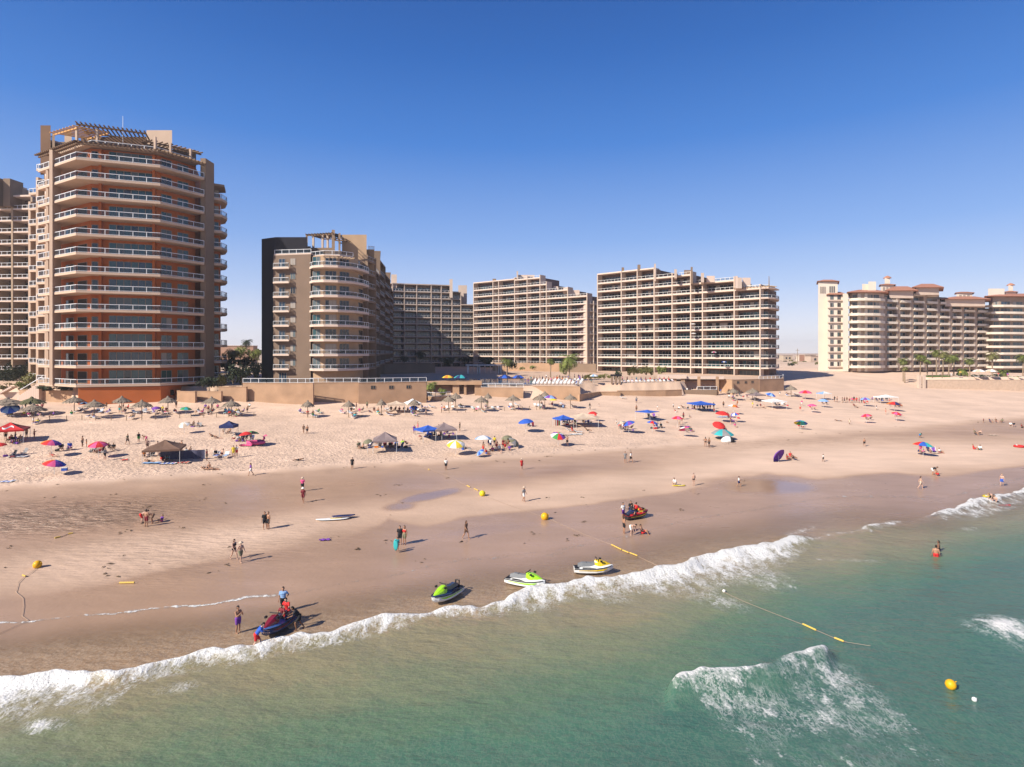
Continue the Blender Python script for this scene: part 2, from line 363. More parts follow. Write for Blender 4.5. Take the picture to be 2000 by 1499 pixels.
l.new(sx.outputs[2], rp.inputs[0])
vs = n.new('ShaderNodeVectorMath'); vs.operation = 'SCALE'; vs.inputs['Scale'].default_value = 5.6; l.new(rp.outputs[0], vs.inputs[0])
l.new(mixc(n, l, .88, sky.outputs[0], vs.outputs[0]), n['Background'].inputs['Color'])
n['Background'].inputs['Strength'].default_value = .11
sd = bpy.data.lights.new('sun', 'SUN'); so = bpy.data.objects.new('sun', sd); COL.objects.link(so)
sd.energy = 5.0; sd.angle = math.radians(.5); sd.color = (1, .92, .80)
dv = Vector((math.sin(AZ) * math.cos(EL), math.cos(AZ) * math.cos(EL), math.sin(EL)))
so.rotation_euler = dv.to_track_quat('Z', 'Y').to_euler(); so.location = dv * 300
cd = bpy.data.cameras.new('camera'); co = bpy.data.objects.new('camera', cd); COL.objects.link(co)
co.location = (0, 0, CH); co.rotation_euler = (math.pi / 2, 0, 0)
cd.sensor_width = 36; cd.lens = 36 * F / 2000; cd.shift_y = -(749.5 - HZ) / 2000
cd.clip_start = .5; cd.clip_end = 20000
SC.camera = co
SC.view_settings.view_transform = 'Standard'; SC.view_settings.look = 'None'; SC.view_settings.exposure = .75; SC.view_settings.gamma = 1
SC.render.film_transparent = False
# ================================================================== BUILDINGS
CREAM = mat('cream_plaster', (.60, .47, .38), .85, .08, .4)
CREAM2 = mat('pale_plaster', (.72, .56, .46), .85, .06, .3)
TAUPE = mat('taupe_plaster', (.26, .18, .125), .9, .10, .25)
TERRA = mat('terracotta_plaster', (.46, .125, .032), .9, .12, .3)
SANDW = mat('sandstone_plaster', (.46, .29, .18), .9, .18, .35)
WHITE = mat('white_paint', (.80, .79, .77), .5)
RAILW = mat('white_rail', (.78, .78, .80), .45)
WARMW = mat('warm_white_plaster', (.80, .70, .58), .85, .05, .2)
DARKSHADE = mat('dark_shade_plaster', (.014, .013, .020), .9, .1, .3)  # near-black, so the curved tower's end wall carries its cast shadow as colour
WOODP = mat('pergola_wood', (.20, .12, .07), .8, .2, 2)
WOODL = mat('pergola_wood_light', (.52, .37, .24), .8, .2, 2)
TILE = mat('roof_tile', (.42, .19, .12), .85, .25, 2.5)
FRAME = mat('window_frame', (.30, .24, .20), .6)
def glass(name, col, rough=.06):
    m = mat(name, col, rough, spec=.6); return m
GL = [glass('glass_dark', (.012, .016, .02)), glass('glass_teal', (.02, .075, .085)), glass('glass_blue', (.02, .045, .08)),
      mat('glass_curtain', (.36, .32, .28), .25), mat('glass_sheer', (.11, .14, .15), .12)]
PANE = mat('rail_glass', (.05, .08, .10), .08, spec=.4, trans=.80)

def off(poly, r):
    """offset an open polyline to the right-hand side of its direction (towards the camera for left-to-right lines when r > 0)"""
    P = [Vector(p[:2]) for p in poly]; out = []
    for i, p in enumerate(P):
        d0 = (P[i] - P[i - 1]).normalized() if i else (P[1] - P[0]).normalized()
        d1 = (P[i + 1] - P[i]).normalized() if i < len(P) - 1 else d0
        n0, n1 = Vector((d0.y, -d0.x)), Vector((d1.y, -d1.x))
        m = (n0 + n1); m = m / max(m.dot(n0), .4)
        out.append(tuple(p + m * r))
    return out
def slab(outer, inner, z, th, m, name, parent):
    b = MB(); b.prism(list(outer) + list(inner)[::-1], z - th, z); return b.build(name, m, parent)
def railing(line, z, parent, h=1.1, step=1.6, th=.09, pane=True, back=.12, m=None):
    ln = off(line, -back); b = MB()
    for p, q in zip(ln, ln[1:]):
        b.seg(p, q, z + h - .10, z + h, th * 1.3, 0, th * .4)
        b.seg(p, q, z + .08, z + .15, th * .9, 0)
        L = (Vector(q) - Vector(p)).length; k = max(1, round(L / step))
        for i in range(k + 1):
            t = i / k; b.box((p[0] + (q[0] - p[0]) * t, p[1] + (q[1] - p[1]) * t, z + h / 2 - .05), (th, th, h - .12))
    o = b.build('railing', m or RAILW, parent)
    if pane:
        g = MB()
        for p, q in zip(ln, ln[1:]): g.seg(p, q, z + .16, z + h - .11, .03)
        g.build('glass_panel', PANE, o)
    return o
def window(p, q, z0, z1, parent, proud=.06, cols=3, mats=None, fr=FRAME, name='window'):
    """one window of several panes in the plane p-q, standing a little proud of the wall"""
    a, c = Vector(p), Vector(q); d = (c - a).normalized(); nrm = Vector((d.y, -d.x))
    a2, c2 = a + nrm * (proud / 2), c + nrm * (proud / 2)
    b = MB(); L = (c - a).length; w = L / cols
    for i in range(cols):
        s, e = a2 + d * (i * w + .06), a2 + d * ((i + 1) * w - .06)
        b.seg(s, e, z0 + .07, z1 - .07, proud, R.choice((1, 1, 2)) if cols > 1 else 1)
    b.seg(a2, c2, z0, z0 + .07, proud + .03); b.seg(a2, c2, z1 - .07, z1, proud + .03)
    for i in range(cols + 1):
        s = a2 + d * (i * w); b.box((s.x, s.y, (z0 + z1) / 2), (.12, proud + .03, z1 - z0 - .14), math.atan2(d.y, d.x))
    g = mats or R.choice([(GL[0], GL[1]), (GL[0], GL[4]), (GL[2], GL[0]), (GL[3], GL[0]), (GL[1], GL[4]), (GL[0], GL[0]), (GL[4], GL[3])])
    return b.build(name, [fr, *g], parent)
def lerp2(p, q, t): return (p[0] + (q[0] - p[0]) * t, p[1] + (q[1] - p[1]) * t)

def bays(T, line, levels, z0, fh, tops, rec=2.2, slabm=CREAM, wallm=TAUPE, finm=CREAM, slabth=.55, fin_ext=1.3, body=14, step=1.9, pane=False, roofs=None, finth=.42, gf=True, wfrac=.86, base=8.5, rail_m=None):
    """a balcony facade: bay i spans line[i]..line[i+1] (left to right), with floor slabs at z0 + fh*k for k up to tops[i]; roofs[i] adds a roof slab"""
    nb = len(line) - 1; wall = MB(); back = off(line, -rec)
    for i in range(nb):
        k1 = tops[i]; p, q = line[i], line[i + 1]; bp_, bq = back[i], back[i + 1]
        ztop = z0 + fh * (k1 + 1) if roofs[i] else z0 + fh * k1
        d = (Vector(bq) - Vector(bp_)).normalized(); nb_ = Vector((-d.y, d.x))
        e0, e1 = Vector(bp_) + nb_ * body, Vector(bq) + nb_ * body
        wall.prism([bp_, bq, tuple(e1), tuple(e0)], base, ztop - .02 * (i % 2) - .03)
        for k in range(0 if not gf else -1, k1 + 1):
            z = z0 + fh * k
            if k >= 0:
                po, qo = p, q
                o = slab((po, qo), (bp_, bq), z, slabth, slabm, 'balcony', T)
                railing((po, qo), z, o, step=step, pane=pane, th=.11, m=rail_m)
            if k < k1 or roofs[i]:
                a_, b_ = lerp2(bp_, bq, (1 - wfrac) / 2), lerp2(bp_, bq, (1 + wfrac) / 2)
                window(a_, b_, z + .1, z + 2.5, T, cols=max(2, round((Vector(b_) - Vector(a_)).length / 1.5)), mats=R.choice([(GL[0], GL[0]), (GL[0], GL[2]), (GL[0], GL[4]), (GL[1], GL[0]), (GL[0], GL[3])]))
        if roofs[i]:
            zt = z0 + fh * (k1 + 1); oo = off((p, q), .25); ii = off((bp_, bq), -1.0)
            b = MB(); b.prism([oo[0], oo[1], ii[1], ii[0]], zt, zt + .55); b.build('roof_slab', slabm, T)
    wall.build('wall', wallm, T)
    for i in range(nb + 1):
        ks = [tops[j] + (1 if roofs[j] else .35) for j in (i - 1, i) if 0 <= j < nb]
        ztop = z0 + fh * max(ks) - .05
        d = (Vector(line[min(i + 1, nb)]) - Vector(line[max(i - 1, 0)])).normalized(); nn = Vector((d.y, -d.x))
        a = Vector(line[i]) + nn * .12; c = Vector(back[i]) - nn * fin_ext
        b = MB(); b.seg(a, c, base, ztop, finth); b.build('partition_wall', finm, T)

# ------------------------------------------------------------------ 1 terracotta tower, front left
TANB = mat('tan_band', (.58, .42, .31), .85, .08, .3); BROWN = mat('brown_plaster', (.17, .095, .055), .9, .12, .3)
T1 = thing('apartment_tower', 'tall terracotta apartment tower with wraparound cream balconies, nearest to the beach', 'building', (*pd(230, 118), 8))
def rel(T, line): return [(p[0] - T.location.x, p[1] - T.location.y) for p in line]
def place(T):
    """children were written in world coordinates: bring them under the thing's own base"""
    inv = Matrix.Translation(-T.location)
    for c in T.children: c.location = c.location - T.location
FH = 3.74
OUT1 = [pd(74, 120.0), pd(148, 112), pd(313, 117), pd(399, 125.3)]
INN1 = off(OUT1, -3.3)
BK = off(OUT1, -16)
cw = MB(); poly = [INN1[0], INN1[1], INN1[2], INN1[3], pd(402, 146), pd(110, 146)]
cw.prism(poly, 11.2, 59.4); cw.build('wall', TERRA, T1)
for k in range(13):
    z = 11.5 + FH * k
    ou = OUT1
    o = slab(ou, INN1, z, .45, TANB, 'balcony', T1)
    railing(ou, z, o, step=2.35, th=.075, h=1.12)
    zz = (z + .08, z + 2.75)
    A, B, C_, D = INN1
    window(lerp2(B, C_, .27), lerp2(B, C_, .93), *zz, T1, cols=6, mats=R.choice([(GL[1], GL[4]), (GL[2], GL[1]), (GL[1], GL[0]), (GL[4], GL[1])]))
    window(lerp2(C_, D, .10), lerp2(C_, D, .36), z + .08, z + 2.6, T1, cols=2)
    window(lerp2(C_, D, .52), lerp2(C_, D, .80), z + .08, z + 2.6, T1, cols=2, mats=(GL[1], GL[4]))
    window(lerp2(A, B, .30), lerp2(A, B, .52), z + .08, z + 2.5, T1, cols=1, mats=(GL[0], GL[0]))
    window(lerp2(A, B, .64), lerp2(A, B, .90), z + .08, z + 2.5, T1, cols=1, mats=(GL[0], GL[0]))
    window(lerp2(B, C_, .015), lerp2(B, C_, .105), z + .08, z + 2.5, T1, cols=1, mats=(GL[0], GL[2]))
for t, ln in ((.155, (INN1[1], INN1[2])), (.96, (INN1[1], INN1[2]))):
    p = off((lerp2(*ln, t - .02), lerp2(*ln, t + .02)), .45)
    b = MB(); b.seg(p[0], p[1], 11.5, 59.2, 1.0); b.build('column', TERRA, T1)
b = MB(); p = pd(108, 117.4); b.box((*p, 35.3), (.6, 2.6, 48), .1); b.build('column', TANB, T1)
b = MB(); p = pd(99, 119.4); b.box((*p, 33.9), (.5, 2.2, 45), .1); b.build('column', TANB, T1)
b = MB(); b.box((*pd(405, 127.6), 34.6), (1.15, 3.6, 52.5), .0); b.build('pilaster', TAUPE, T1)
# plinth
b = MB(); pl = [OUT1[1], OUT1[2], pd(345, 126), pd(345, 135), pd(150, 135)]
pl = [tuple(Vector(OUT1[1]) + Vector((.25, .35))), tuple(Vector(OUT1[2]) + Vector((-.1, .35))), pd(366, 124.5), pd(366, 138), pd(150, 138)]
b.prism(pl, 5.5, 10.93); b.build('base_wall', TERRA, T1)
b = MB(); b.seg(pd(333, 119.75), pd(339, 120.4), 8.9, 10.0, .2); b.build('window', GL[0], T1)
# penthouse terraces, pergolas and roof blocks
for (px0, d0, px1, d1, z0, z1, m) in [(79, 124, 99, 130, 58.5, 67.4, BROWN), (86, 126, 158, 141, 58, 64.2, BROWN), (102, 121, 107, 128, 56, 64.6, TAUPE), (112, 131, 150, 142, 59.3, 66.4, TAUPE), (126, 129, 140, 133, 60, 68.4, TANB), (286, 128, 336, 140, 59.3, 67.9, TANB), (336, 131, 383, 146, 59.3, 64.5, TAUPE), (158, 124, 286, 140, 59.3, 64.9, BROWN)]:
    b = MB(); b.prism([pd(px0, d0), pd(px1, d0), pd(px1, d1), pd(px0, d1)], z0, z1); b.build('roof_block', m, T1)
ro = off(OUT1, -2.0); ri = off(OUT1, -9)
o = slab(ro, ri, 60.1, .5, TANB, 'roof_terrace', T1); railing(off(OUT1, -3.4), 60.1, o, step=2.4, th=.11)
def pergola(T, line, z, depth, rake, step, m, beam=.22, over=.8):
    """rafters over two beams along a polyline"""
    b = MB(); inn = off(line, -depth)
    for p, q, pi_, qi in zip(line, line[1:], inn, inn[1:]):
        b.seg(p, q, z - .3, z - .02, beam, 0, .1); b.seg(pi_, qi, z - .3 + rake, z - .02 + rake, beam)
        L = (Vector(q) - Vector(p)).length; k = max(2, round(L / step))
        for i in range(k + 1):
            a, c = Vector(lerp2(p, q, i / k)), Vector(lerp2(pi_, qi, i / k)); dd = (a - c).normalized()
            a = a + dd * over
            b.tube([(a.x, a.y, z + .1), (c.x, c.y, z + rake + .1)], [beam * .62] * 2, 4)
    return b.build('pergola', m, T)
pergola(T1, off(OUT1, -.2), 59.3, 4.6, 1.5, .8, WOODP, .3)
pergola(T1, [pd(106, 119), pd(150, 115.5)], 63.6, 6, 1.0, 1.2, mat('pergola_orange', (.62, .33, .12), .8, .15, 2))
pergola(T1, [pd(150, 117), pd(283, 122)], 65.0, 6, .4, .8, WOODP, .3)
pergola(T1, [pd(285, 120), pd(335, 123), pd(392, 128)], 62.6, 6, 1.2, .9, WOODP, .28)
b = MB()
for px, d, z0, z1 in [(150, 116, 59.5, 64), (190, 118.5, 60, 64.5), (303, 119, 60, 63), (333, 121.5, 60, 62.6), (372, 125, 60, 62.6)]: b.box((*pd(px, d), (z0 + z1) / 2), (.4, .4, z1 - z0))
b.build('pergola_posts', TANB, T1)
b = MB(); b.tube([(*pd(240, 123), 60), (*pd(240, 123), 69)], [.07, .04], 5); b.build('antenna', RAILW, T1)
# side wing to the right of the pilaster and stepped stacks on the left
W1 = [pd(408, 129.5), pd(433, 131), pd(444, 134), pd(440, 138)]; W1i = [pd(408, 132.5), pd(430, 134), pd(431, 136), pd(431, 139)]
b = MB(); b.prism([pd(405, 132.3), pd(430, 134), pd(431, 160), pd(405, 160)], 8, 55.2); b.build('side_wing_wall', TERRA, T1)
for k in range(12):
    z = 11.6 + 3.74 * k + .6
    o = slab(W1, W1i, z, .5, TANB, 'balcony', T1); railing(W1, z, o, step=2, th=.075)
    window(pd(411, 132.6), pd(427, 133.7), z + .1, z + 2.6, T1, cols=2)
b = MB(); b.prism([pd(405, 129), pd(438, 131), pd(441, 136), pd(405, 136)], 56, 56.5); b.build('roof_slab', TAUPE, T1)
for (pxa, pxb, d, k1, dz) in [(88, 105, 124, 14, .3), (71, 92, 130, 13, .1), (56, 80, 137, 12, .2)]:
    ln = [pd(pxa, d + 1.2), pd(pxb, d)]; inn = off(ln, -3)
    b = MB(); b.prism([inn[0], inn[1], pd(pxb, d + 14), pd(pxa + 6, d + 14)], 9, 11.5 + dz + FH * k1 - .6); b.build('stack_wall', TAUPE, T1)
    for e in (ln[0], ln[1]):
        b = MB(); q = Vector(e); b.box((q.x, q.y + 1.5, 10 + (FH * k1) / 2), (.55, 2.6, FH * k1 - .5)); b.build('partition_wall', TANB, T1)
    for k in range(k1 + 1):
        o = slab(ln, inn, 11.5 + dz + FH * k, .45, TANB, 'balcony', T1); railing(ln, 11.5 + dz + FH * k, o, step=1.6, th=.11)
place(T1)
T1.scale = (1.14, 1.14, 1.14); T1.location = (*pd(230, 134.5), 6.6)      # its storeys are 4.26 m

# ------------------------------------------------------------------ block cut by the left edge
T0 = thing('apartment_block', 'cream balconied apartment block cut by the edge, half hidden by the terracotta tower', 'building', (*pd(10, 186), 8))
L0 = [pd(-140, 187), pd(-95, 186.5), pd(-45, 186), pd(-8, 185.5), pd(24, 185), pd(62, 184.5)]
bays(T0, L0, None, 12.3, 3.74, [14, 15, 15, 15, 14], roofs=[1] * 5, body=22, slabm=CREAM2, rec=4.2, slabth=.4, wallm=mat('umber_shade_plaster', (.17, .105, .08), .9, .1, .3), finm=mat('tan_fin', (.40, .29, .2), .9, .1, .3), finth=.6)  # dark wall colour stands in for deep shade in the balcony recesses
for px, d in [(26, 186), (-8, 183)]:
    b = MB(); b.box((*pd(px, d), 69.5), (2.2, 5, 9)); b.build('roof_block', TAUPE, T0)
place(T0)

# ------------------------------------------------------------------ 2 curved tower in the middle left
T2 = thing('apartment_tower', 'curved taupe apartment tower with a dark end wall and stepped rooftop terraces', 'building', (*pd(640, 150), 9))
b = MB(); b.prism([pd(511, 153), pd(538, 150.5), pd(600, 150.5), pd(600, 168), pd(515, 168)], 9, 48.4); b.build('end_wall', DARKSHADE, T2)
b = MB(); b.prism([pd(534, 149), pd(607, 147.2), pd(606, 156), pd(534, 156)], 9, 43.3); b.build('front_wall', mat('deep_taupe', (.21, .145, .105), .9, .1, .25), T2)  # darker taupe: dimness under grazing sun painted into the front wall
C2o = [pd(603.5, 147.6), pd(611, 144.6), pd(632, 143.6), pd(660, 144.4), pd(690, 147.2), pd(708, 151), pd(721, 156)]
C2i = [pd(607, 149.0), pd(613, 147.2), pd(633, 146.4), pd(658, 147), pd(684, 149.6), pd(699, 152.8), pd(709, 157.5)]
b = MB(); b.prism(C2i + [pd(712, 172), pd(607, 172)], 9, 42.9); b.build('curved_wall', mat('tan_plaster', (.44, .30, .19), .9, .1, .3), T2)
for k in range(8):
    z = 13.7 + 3.75 * k
    o = slab(C2o, C2i, z, .5, CREAM2, 'balcony', T2); railing(C2o, z, o, step=2.0, th=.1)
    window(lerp2(C2i[1], C2i[2], -.1), lerp2(C2i[1], C2i[2], .62), z + .1, z + 2.7, T2, cols=2, mats=(GL[4], GL[1]))
    window(lerp2(C2i[2], C2i[3], .1), lerp2(C2i[2], C2i[3], .95), z + .1, z + 2.7, T2, cols=3)
    window(lerp2(C2i[3], C2i[4], .2), lerp2(C2i[3], C2i[4], .9), z + .1, z + 2.7, T2, cols=3, mats=(GL[0], GL[0]))
    window(lerp2(C2i[5], C2i[6], .1), lerp2(C2i[5], C2i[6], .9), z + .1, z + 2.7, T2, cols=2, mats=(GL[0], GL[2]))
    sl = [pd(533, 148.2), pd(533.5, 147.3), pd(564, 146.7), pd(565, 147.9)]; si = [pd(534, 148.95), pd(537, 148.9), pd(562, 148.3), pd(564, 148.2)]
    o = slab(sl, si, z, .4, CREAM2, 'balcony', T2); railing(sl, z, o, step=1.9, th=.1)
    window(pd(545, 148.66), pd(557, 148.38), z + .05, z + 2.4, T2, cols=2, mats=(GL[0], GL[2]))
    window(pd(567.5, 148.12), pd(577, 147.9), z + .7, z + 2.4, T2, cols=2, mats=R.choice([(GL[3], GL[4]), (GL[0], GL[4])]))
window(pd(545, 148.66), pd(560, 148.3), 9.8, 12.6, T2, cols=3, mats=(GL[2], GL[4]))
S2 = [pd(718, 158), pd(734, 164), pd(731, 176), pd(742, 190), pd(741, 208), pd(752, 226), pd(752, 246), pd(762, 268), pd(761, 296), pd(768, 322)]
bays(T2, S2, None, 13.7, 3.75, [8, 7, 8, 9, 9, 9, 9, 10, 9], roofs=[0, 0, 0, 1, 1, 1, 1, 1, 1], body=15, rec=2.6, fin_ext=.5, slabm=TAUPE, wallm=mat('umber_shade_plaster', (.17, .105, .08), .9, .1, .3), finm=TAUPE, rail_m=mat('rail_grey', (.42, .42, .43), .5))  # darker slabs, walls and rails put this side's shade into the colours
for (a, bb, d0, d1, z0, z1, m) in [(535, 607, 149, 156, 43.2, 43.7, CREAM2), (560, 607, 157, 170, 42.9, 47.2, MATS['tan_plaster']), (598, 652, 156, 170, 42.9, 46.6, TAUPE), (668, 716, 158, 172, 42.9, 50.6, MATS['tan_plaster']), (648, 654, 155, 162, 43, 51.3, TAUPE), (661, 665, 155, 162, 43, 50.4, TAUPE), (597, 601, 158, 164, 43, 50.6, TAUPE), (716, 731, 163, 175, 40, 47.4, MATS['tan_plaster'])]:
    b = MB(); b.prism([pd(a, d0), pd(bb, d0), pd(bb, d1), pd(a, d1)], z0, z1); b.build('roof_block', m, T2)
for ln, z in [([pd(536, 149.5), pd(607, 147.9)], 43.75), ([pd(607, 149.3), pd(633, 147), pd(664, 147.6), pd(690, 150.4)], 43.2), ([pd(676, 158.4), pd(708, 158.4)], 47.4), ([pd(720, 163.5), pd(731, 164)], 47.4)]:
    o = slab(ln, off(ln, -2.5), z, .3, CREAM2, 'roof_terrace', T2); railing(ln, z, o, step=1.9, th=.1)
pergola(T2, [pd(632, 144.4), pd(660, 145.2), pd(690, 148)], 42.2, 3.5, .3, 1.0, WOODL)
pergola(T2, [pd(600, 157), pd(628, 156), pd(650, 155)], 50.3, 7, .3, .9, WOODP)
pergola(T2, [pd(654, 154), pd(676, 154)], 48.4, 5, .2, .9, WOODP)
for a in (612, 630, 640): 
    b = MB(); b.box((*pd(a, 157), 46.8), (.5, .5, 7.4)); b.build('pergola_post', CREAM, T2)
place(T2)

# ------------------------------------------------------------------ wing behind the curved tower
T2b = thing('apartment_block', 'shaded balconied apartment block standing back behind the curved tower', 'building', (*pd(840, 335), 9))
LB = [pd(746, 326), pd(767, 326), pd(790, 329), pd(814, 331), pd(842.5, 333), pd(862, 335), pd(883, 337), pd(900, 338), pd(925, 339)]
bays(T2b, LB, None, 12.1, 3.75, [11, 11, 11, 11, 11, 11, 10, 8], roofs=[1, 1, 1, 1, 1, 1, 1, 1], body=16, rec=3.2)
for (a, bb, d0, d1, z0, z1) in [(764, 775, 327, 333, 55, 62.6), (878, 884, 335, 340, 50, 60.9), (895, 912, 346, 352, 40, 58.6)]:
    b = MB(); b.prism([pd(a, d0), pd(bb, d0), pd(bb, d1), pd(a, d1)], z0, z1); b.build('roof_block', CREAM, T2b)
place(T2b)

# ------------------------------------------------------------------ 3 and 4: stepped balcony blocks
def stepped(line_px, d0, d1):
    a, c = Vector(pd(line_px[0], d0)), Vector(pd(line_px[-1], d1)); out = []
    for px in line_px:
        dx = (px - 1000) / F; e = c - a
        # intersect the sight line x = dx*y with the facade line
        t = (dx * a.y - a.x) / (e.x - dx * e.y); out.append(tuple(a + e * t))
    return out
T3 = thing('apartment_block', 'stepped apartment block with white balcony rows, between the shaded block and the larger stepped block', 'building', (*pd(1040, 310), 9))
L3 = stepped([925, 962.8, 973.6, 1005, 1029.5, 1054.7, 1067, 1108.7, 1146.5], 325, 280)
bays(T3, L3, None, 12.1, 3.75, [11, 11, 11, 12, 12, 11, 10, 9], roofs=[1, 1, 1, 0, 0, 0, 0, 0], body=15, rec=3.6, wallm=mat('mauve_shade_plaster', (.17, .105, .095), .9, .1, .3), slabm=CREAM2, rail_m=WHITE)  # mauve shade of the recesses is put into the wall colour
e3 = [L3[-1], pd(1160, 282), pd(1170, 287)]
bays(T3, e3, None, 12.1, 3.75, [8, 8], roofs=[0, 0], body=12, slabm=CREAM, fin_ext=.5, wallm=MATS['mauve_shade_plaster'])
for (a, bb, d0, d1, z0, z1, m) in [(1009, 1044, 312, 322, 54, 60.3, CREAM2), (1009, 1012, 306, 316, 57, 61.5, CREAM), (1044, 1054, 306, 314, 50, 57.6, TAUPE), (962, 969, 322, 326, 57, 59.5, TAUPE), (1070, 1090, 300, 308, 49, 52.6, CREAM2), (1112, 1132, 290, 300, 45, 49.6, CREAM2), (1126, 1150, 288, 298, 42, 47, TAUPE), (1100, 1117, 291, 296, 48, 51, CREAM2)]:
    b = MB(); b.prism([pd(a, d0), pd(bb, d0), pd(bb, d1), pd(a, d1)], z0, z1); b.build('roof_block', m, T3)
place(T3)
T4 = thing('apartment_block', 'largest stepped apartment block with rows of white balconies and a rounded right end', 'building', (*pd(1340, 232), 9))
L4 = stepped([1167, 1213.5, 1244.6, 1277.6, 1312.7, 1349, 1372, 1434, 1484.5], 261, 212.6)
bays(T4, L4, None, 12.1, 3.75, [10, 10, 10, 10, 10, 9, 9, 8], roofs=[1, 1, 1, 0, 0, 0, 0, 0], body=15, rec=3.6, slabm=CREAM2, wallm=mat('umber_shade_plaster', (.17, .105, .08), .9, .1, .3), rail_m=WHITE)  # recess walls coloured darker to deepen the shade behind the balconies
E4o = [L4[-1], pd(1501, 211.6), pd(1514, 213.5), pd(1522, 219), pd(1520, 226)]; E4i = [off(L4, -3.6)[-1], pd(1501, 214.2), pd(1504, 216), pd(1504.5, 220), pd(1504, 227)]
b = MB(); b.prism(E4i + [pd(1470, 230)], 8.5, 41.6); b.build('end_wall', MATS['umber_shade_plaster'], T4)
for k in range(8):
    z = 12.1 + 3.75 * k
    o = slab(E4o, E4i, z, .42, CREAM2, 'balcony', T4); railing(E4o, z, o, step=1.9, th=.11, m=WHITE)
    window(lerp2(E4i[0], E4i[1], .1), lerp2(E4i[0], E4i[1], .9), z + .1, z + 2.5, T4, cols=2)
b = MB(); b.prism(E4o[:4] + [pd(1480, 226)], 41.7, 42.1); b.build('roof_slab', CREAM2, T4)
railing(off([L4[-2], L4[-1], pd(1501, 211.6)], -1.5), 42.2, T4, step=1.8, th=.11, m=WHITE)
pergola(T4, [L4[-2], L4[-1], pd(1501, 211.6), pd(1513, 214)], 42.5, 4, .2, 1.2, WOODL)
for (a, bb, d0, d1, z0, z1, m) in [(1277.5, 1281, 241, 251, 48, 55.4, CREAM), (1281, 1290, 243, 250, 49.6, 53.2, TAUPE), (1317, 1322, 231, 236, 48, 51.6, CREAM), (1336, 1350, 236, 246, 49.5, 52.0, TAUPE), (1349, 1353, 226, 236, 45, 51.8, TAUPE), (1369, 1375, 220, 228, 45, 48.6, CREAM), (1380, 1396, 224, 230, 45.5, 48, CREAM2), (1436, 1441, 214, 222, 42, 46.6, CREAM2), (1441, 1449, 214, 222, 42, 46.0, CREAM), (1450, 1466, 218, 226, 42, 46.5, CREAM2), (1245, 1251, 246, 250, 53, 55.8, TAUPE), (1214, 1219, 252, 256, 53, 55.5, TAUPE)]:
    b = MB(); b.prism([pd(a, d0), pd(bb, d0), pd(bb, d1), pd(a, d1)], z0, z1); b.build('roof_block', m, T4)
railing(off([L4[6], L4[7]], -.4), 45.9, T4, step=1.8, th=.11, m=WHITE)
b = MB(); b.tube([(*pd(1502, 214), 42), (*pd(1502, 214), 46.5)], [.2, .1], 6); b.build('antenna', TAUPE, T4)
place(T4)
# patio umbrellas opened on two balconies are built with the beach umbrellas

# ------------------------------------------------------------------ 5 cream hotel on the right
T5 = thing('hotel_building', 'cream hotel with tiled roofs, roof lanterns and a tall white stair tower', 'building', (*pd(1800, 275), 9))
FH5 = 3.43
def hip(T, px0, px1, d0, d1, z, h, over=.8, name='tiled_roof'):
    p = [Vector(pd(px0, d0)), Vector(pd(px1, d0)), Vector(pd(px1, d1)), Vector(pd(px0, d1))]
    c = sum(p, Vector((0, 0))) / 4
    q = [a + (a - c).normalized() * over * 1.4 for a in p]
    r0 = c + (p[0] - p[1]) * .22; r1 = c + (p[1] - p[0]) * .22
    b = MB(); vs = [(*a, z) for a in q] + [(*a, z + .16) for a in q] + [(*r0, z + h), (*r1, z + h)]
    b.add(vs, [(3, 2, 1, 0), (0, 1, 5, 4), (1, 2, 6, 5), (2, 3, 7, 6), (3, 0, 4, 7), (4, 5, 9, 8), (5, 6, 9), (6, 7, 8, 9), (7, 4, 8)])
    return b.build(name, TILE, T)
def block(T, px0, px1, d0, d1, z0, z1, m, name):
    b = MB(); b.prism([pd(px0, d0), pd(px1, d0 - (0 if True else 0)), pd(px1, d1), pd(px0, d1)], z0, z1); return b.build(name, m, T)
stw = block(T5, 1598, 1636, 268, 279, 9, 51, WARMW, 'stair_tower')
hip(T5, 1598, 1636, 268, 279, 51.2, 1.6)
for i in range(4): window(pd(1602 + i * 2.9, 267.99), pd(1603.6 + i * 2.9, 267.99), 45.6, 48.8, stw, cols=1, mats=(GL[3], GL[3]))
for i in range(3): window(pd(1620 + i * 4, 267.99), pd(1622.4 + i * 4, 267.99), 46, 49, stw, cols=1, mats=(GL[4], GL[3]))
block(T5, 1616, 1646, 264.5, 280, 9, 44.2, WARMW, 'left_wall')
block(T5, 1646, 1657, 262.5, 280, 9, 45, WARMW, 'pier')
hip(T5, 1616, 1652, 264.5, 280, 44.6, 2.2)
for k in range(10):
    z = 11 + FH5 * k
    for a in (1621.5, 1635.5): window(pd(a, 264.49), pd(a + 6.5, 264.49), z + .5, z + 2.4, T5, cols=2)
    b = MB(); b.seg(pd(1617, 264.1), pd(1645, 264.1), z - .1, z + .35, .7); b.build('balcony', CREAM2, T5)
CO5 = [pd(1657, 263.6), pd(1662, 260.8), pd(1676, 259.6), pd(1690, 259.4), pd(1706, 259.8), pd(1720, 261), pd(1729, 264)]
CI5 = [pd(1659, 265), pd(1664, 263.4), pd(1677, 262.2), pd(1690, 262), pd(1705, 262.4), pd(1717, 263.6), pd(1727, 266.5)]
b = MB(); b.prism(CI5 + [pd(1727, 285), pd(1659, 285)], 9, 45.2); b.build('curved_wall', CREAM, T5)
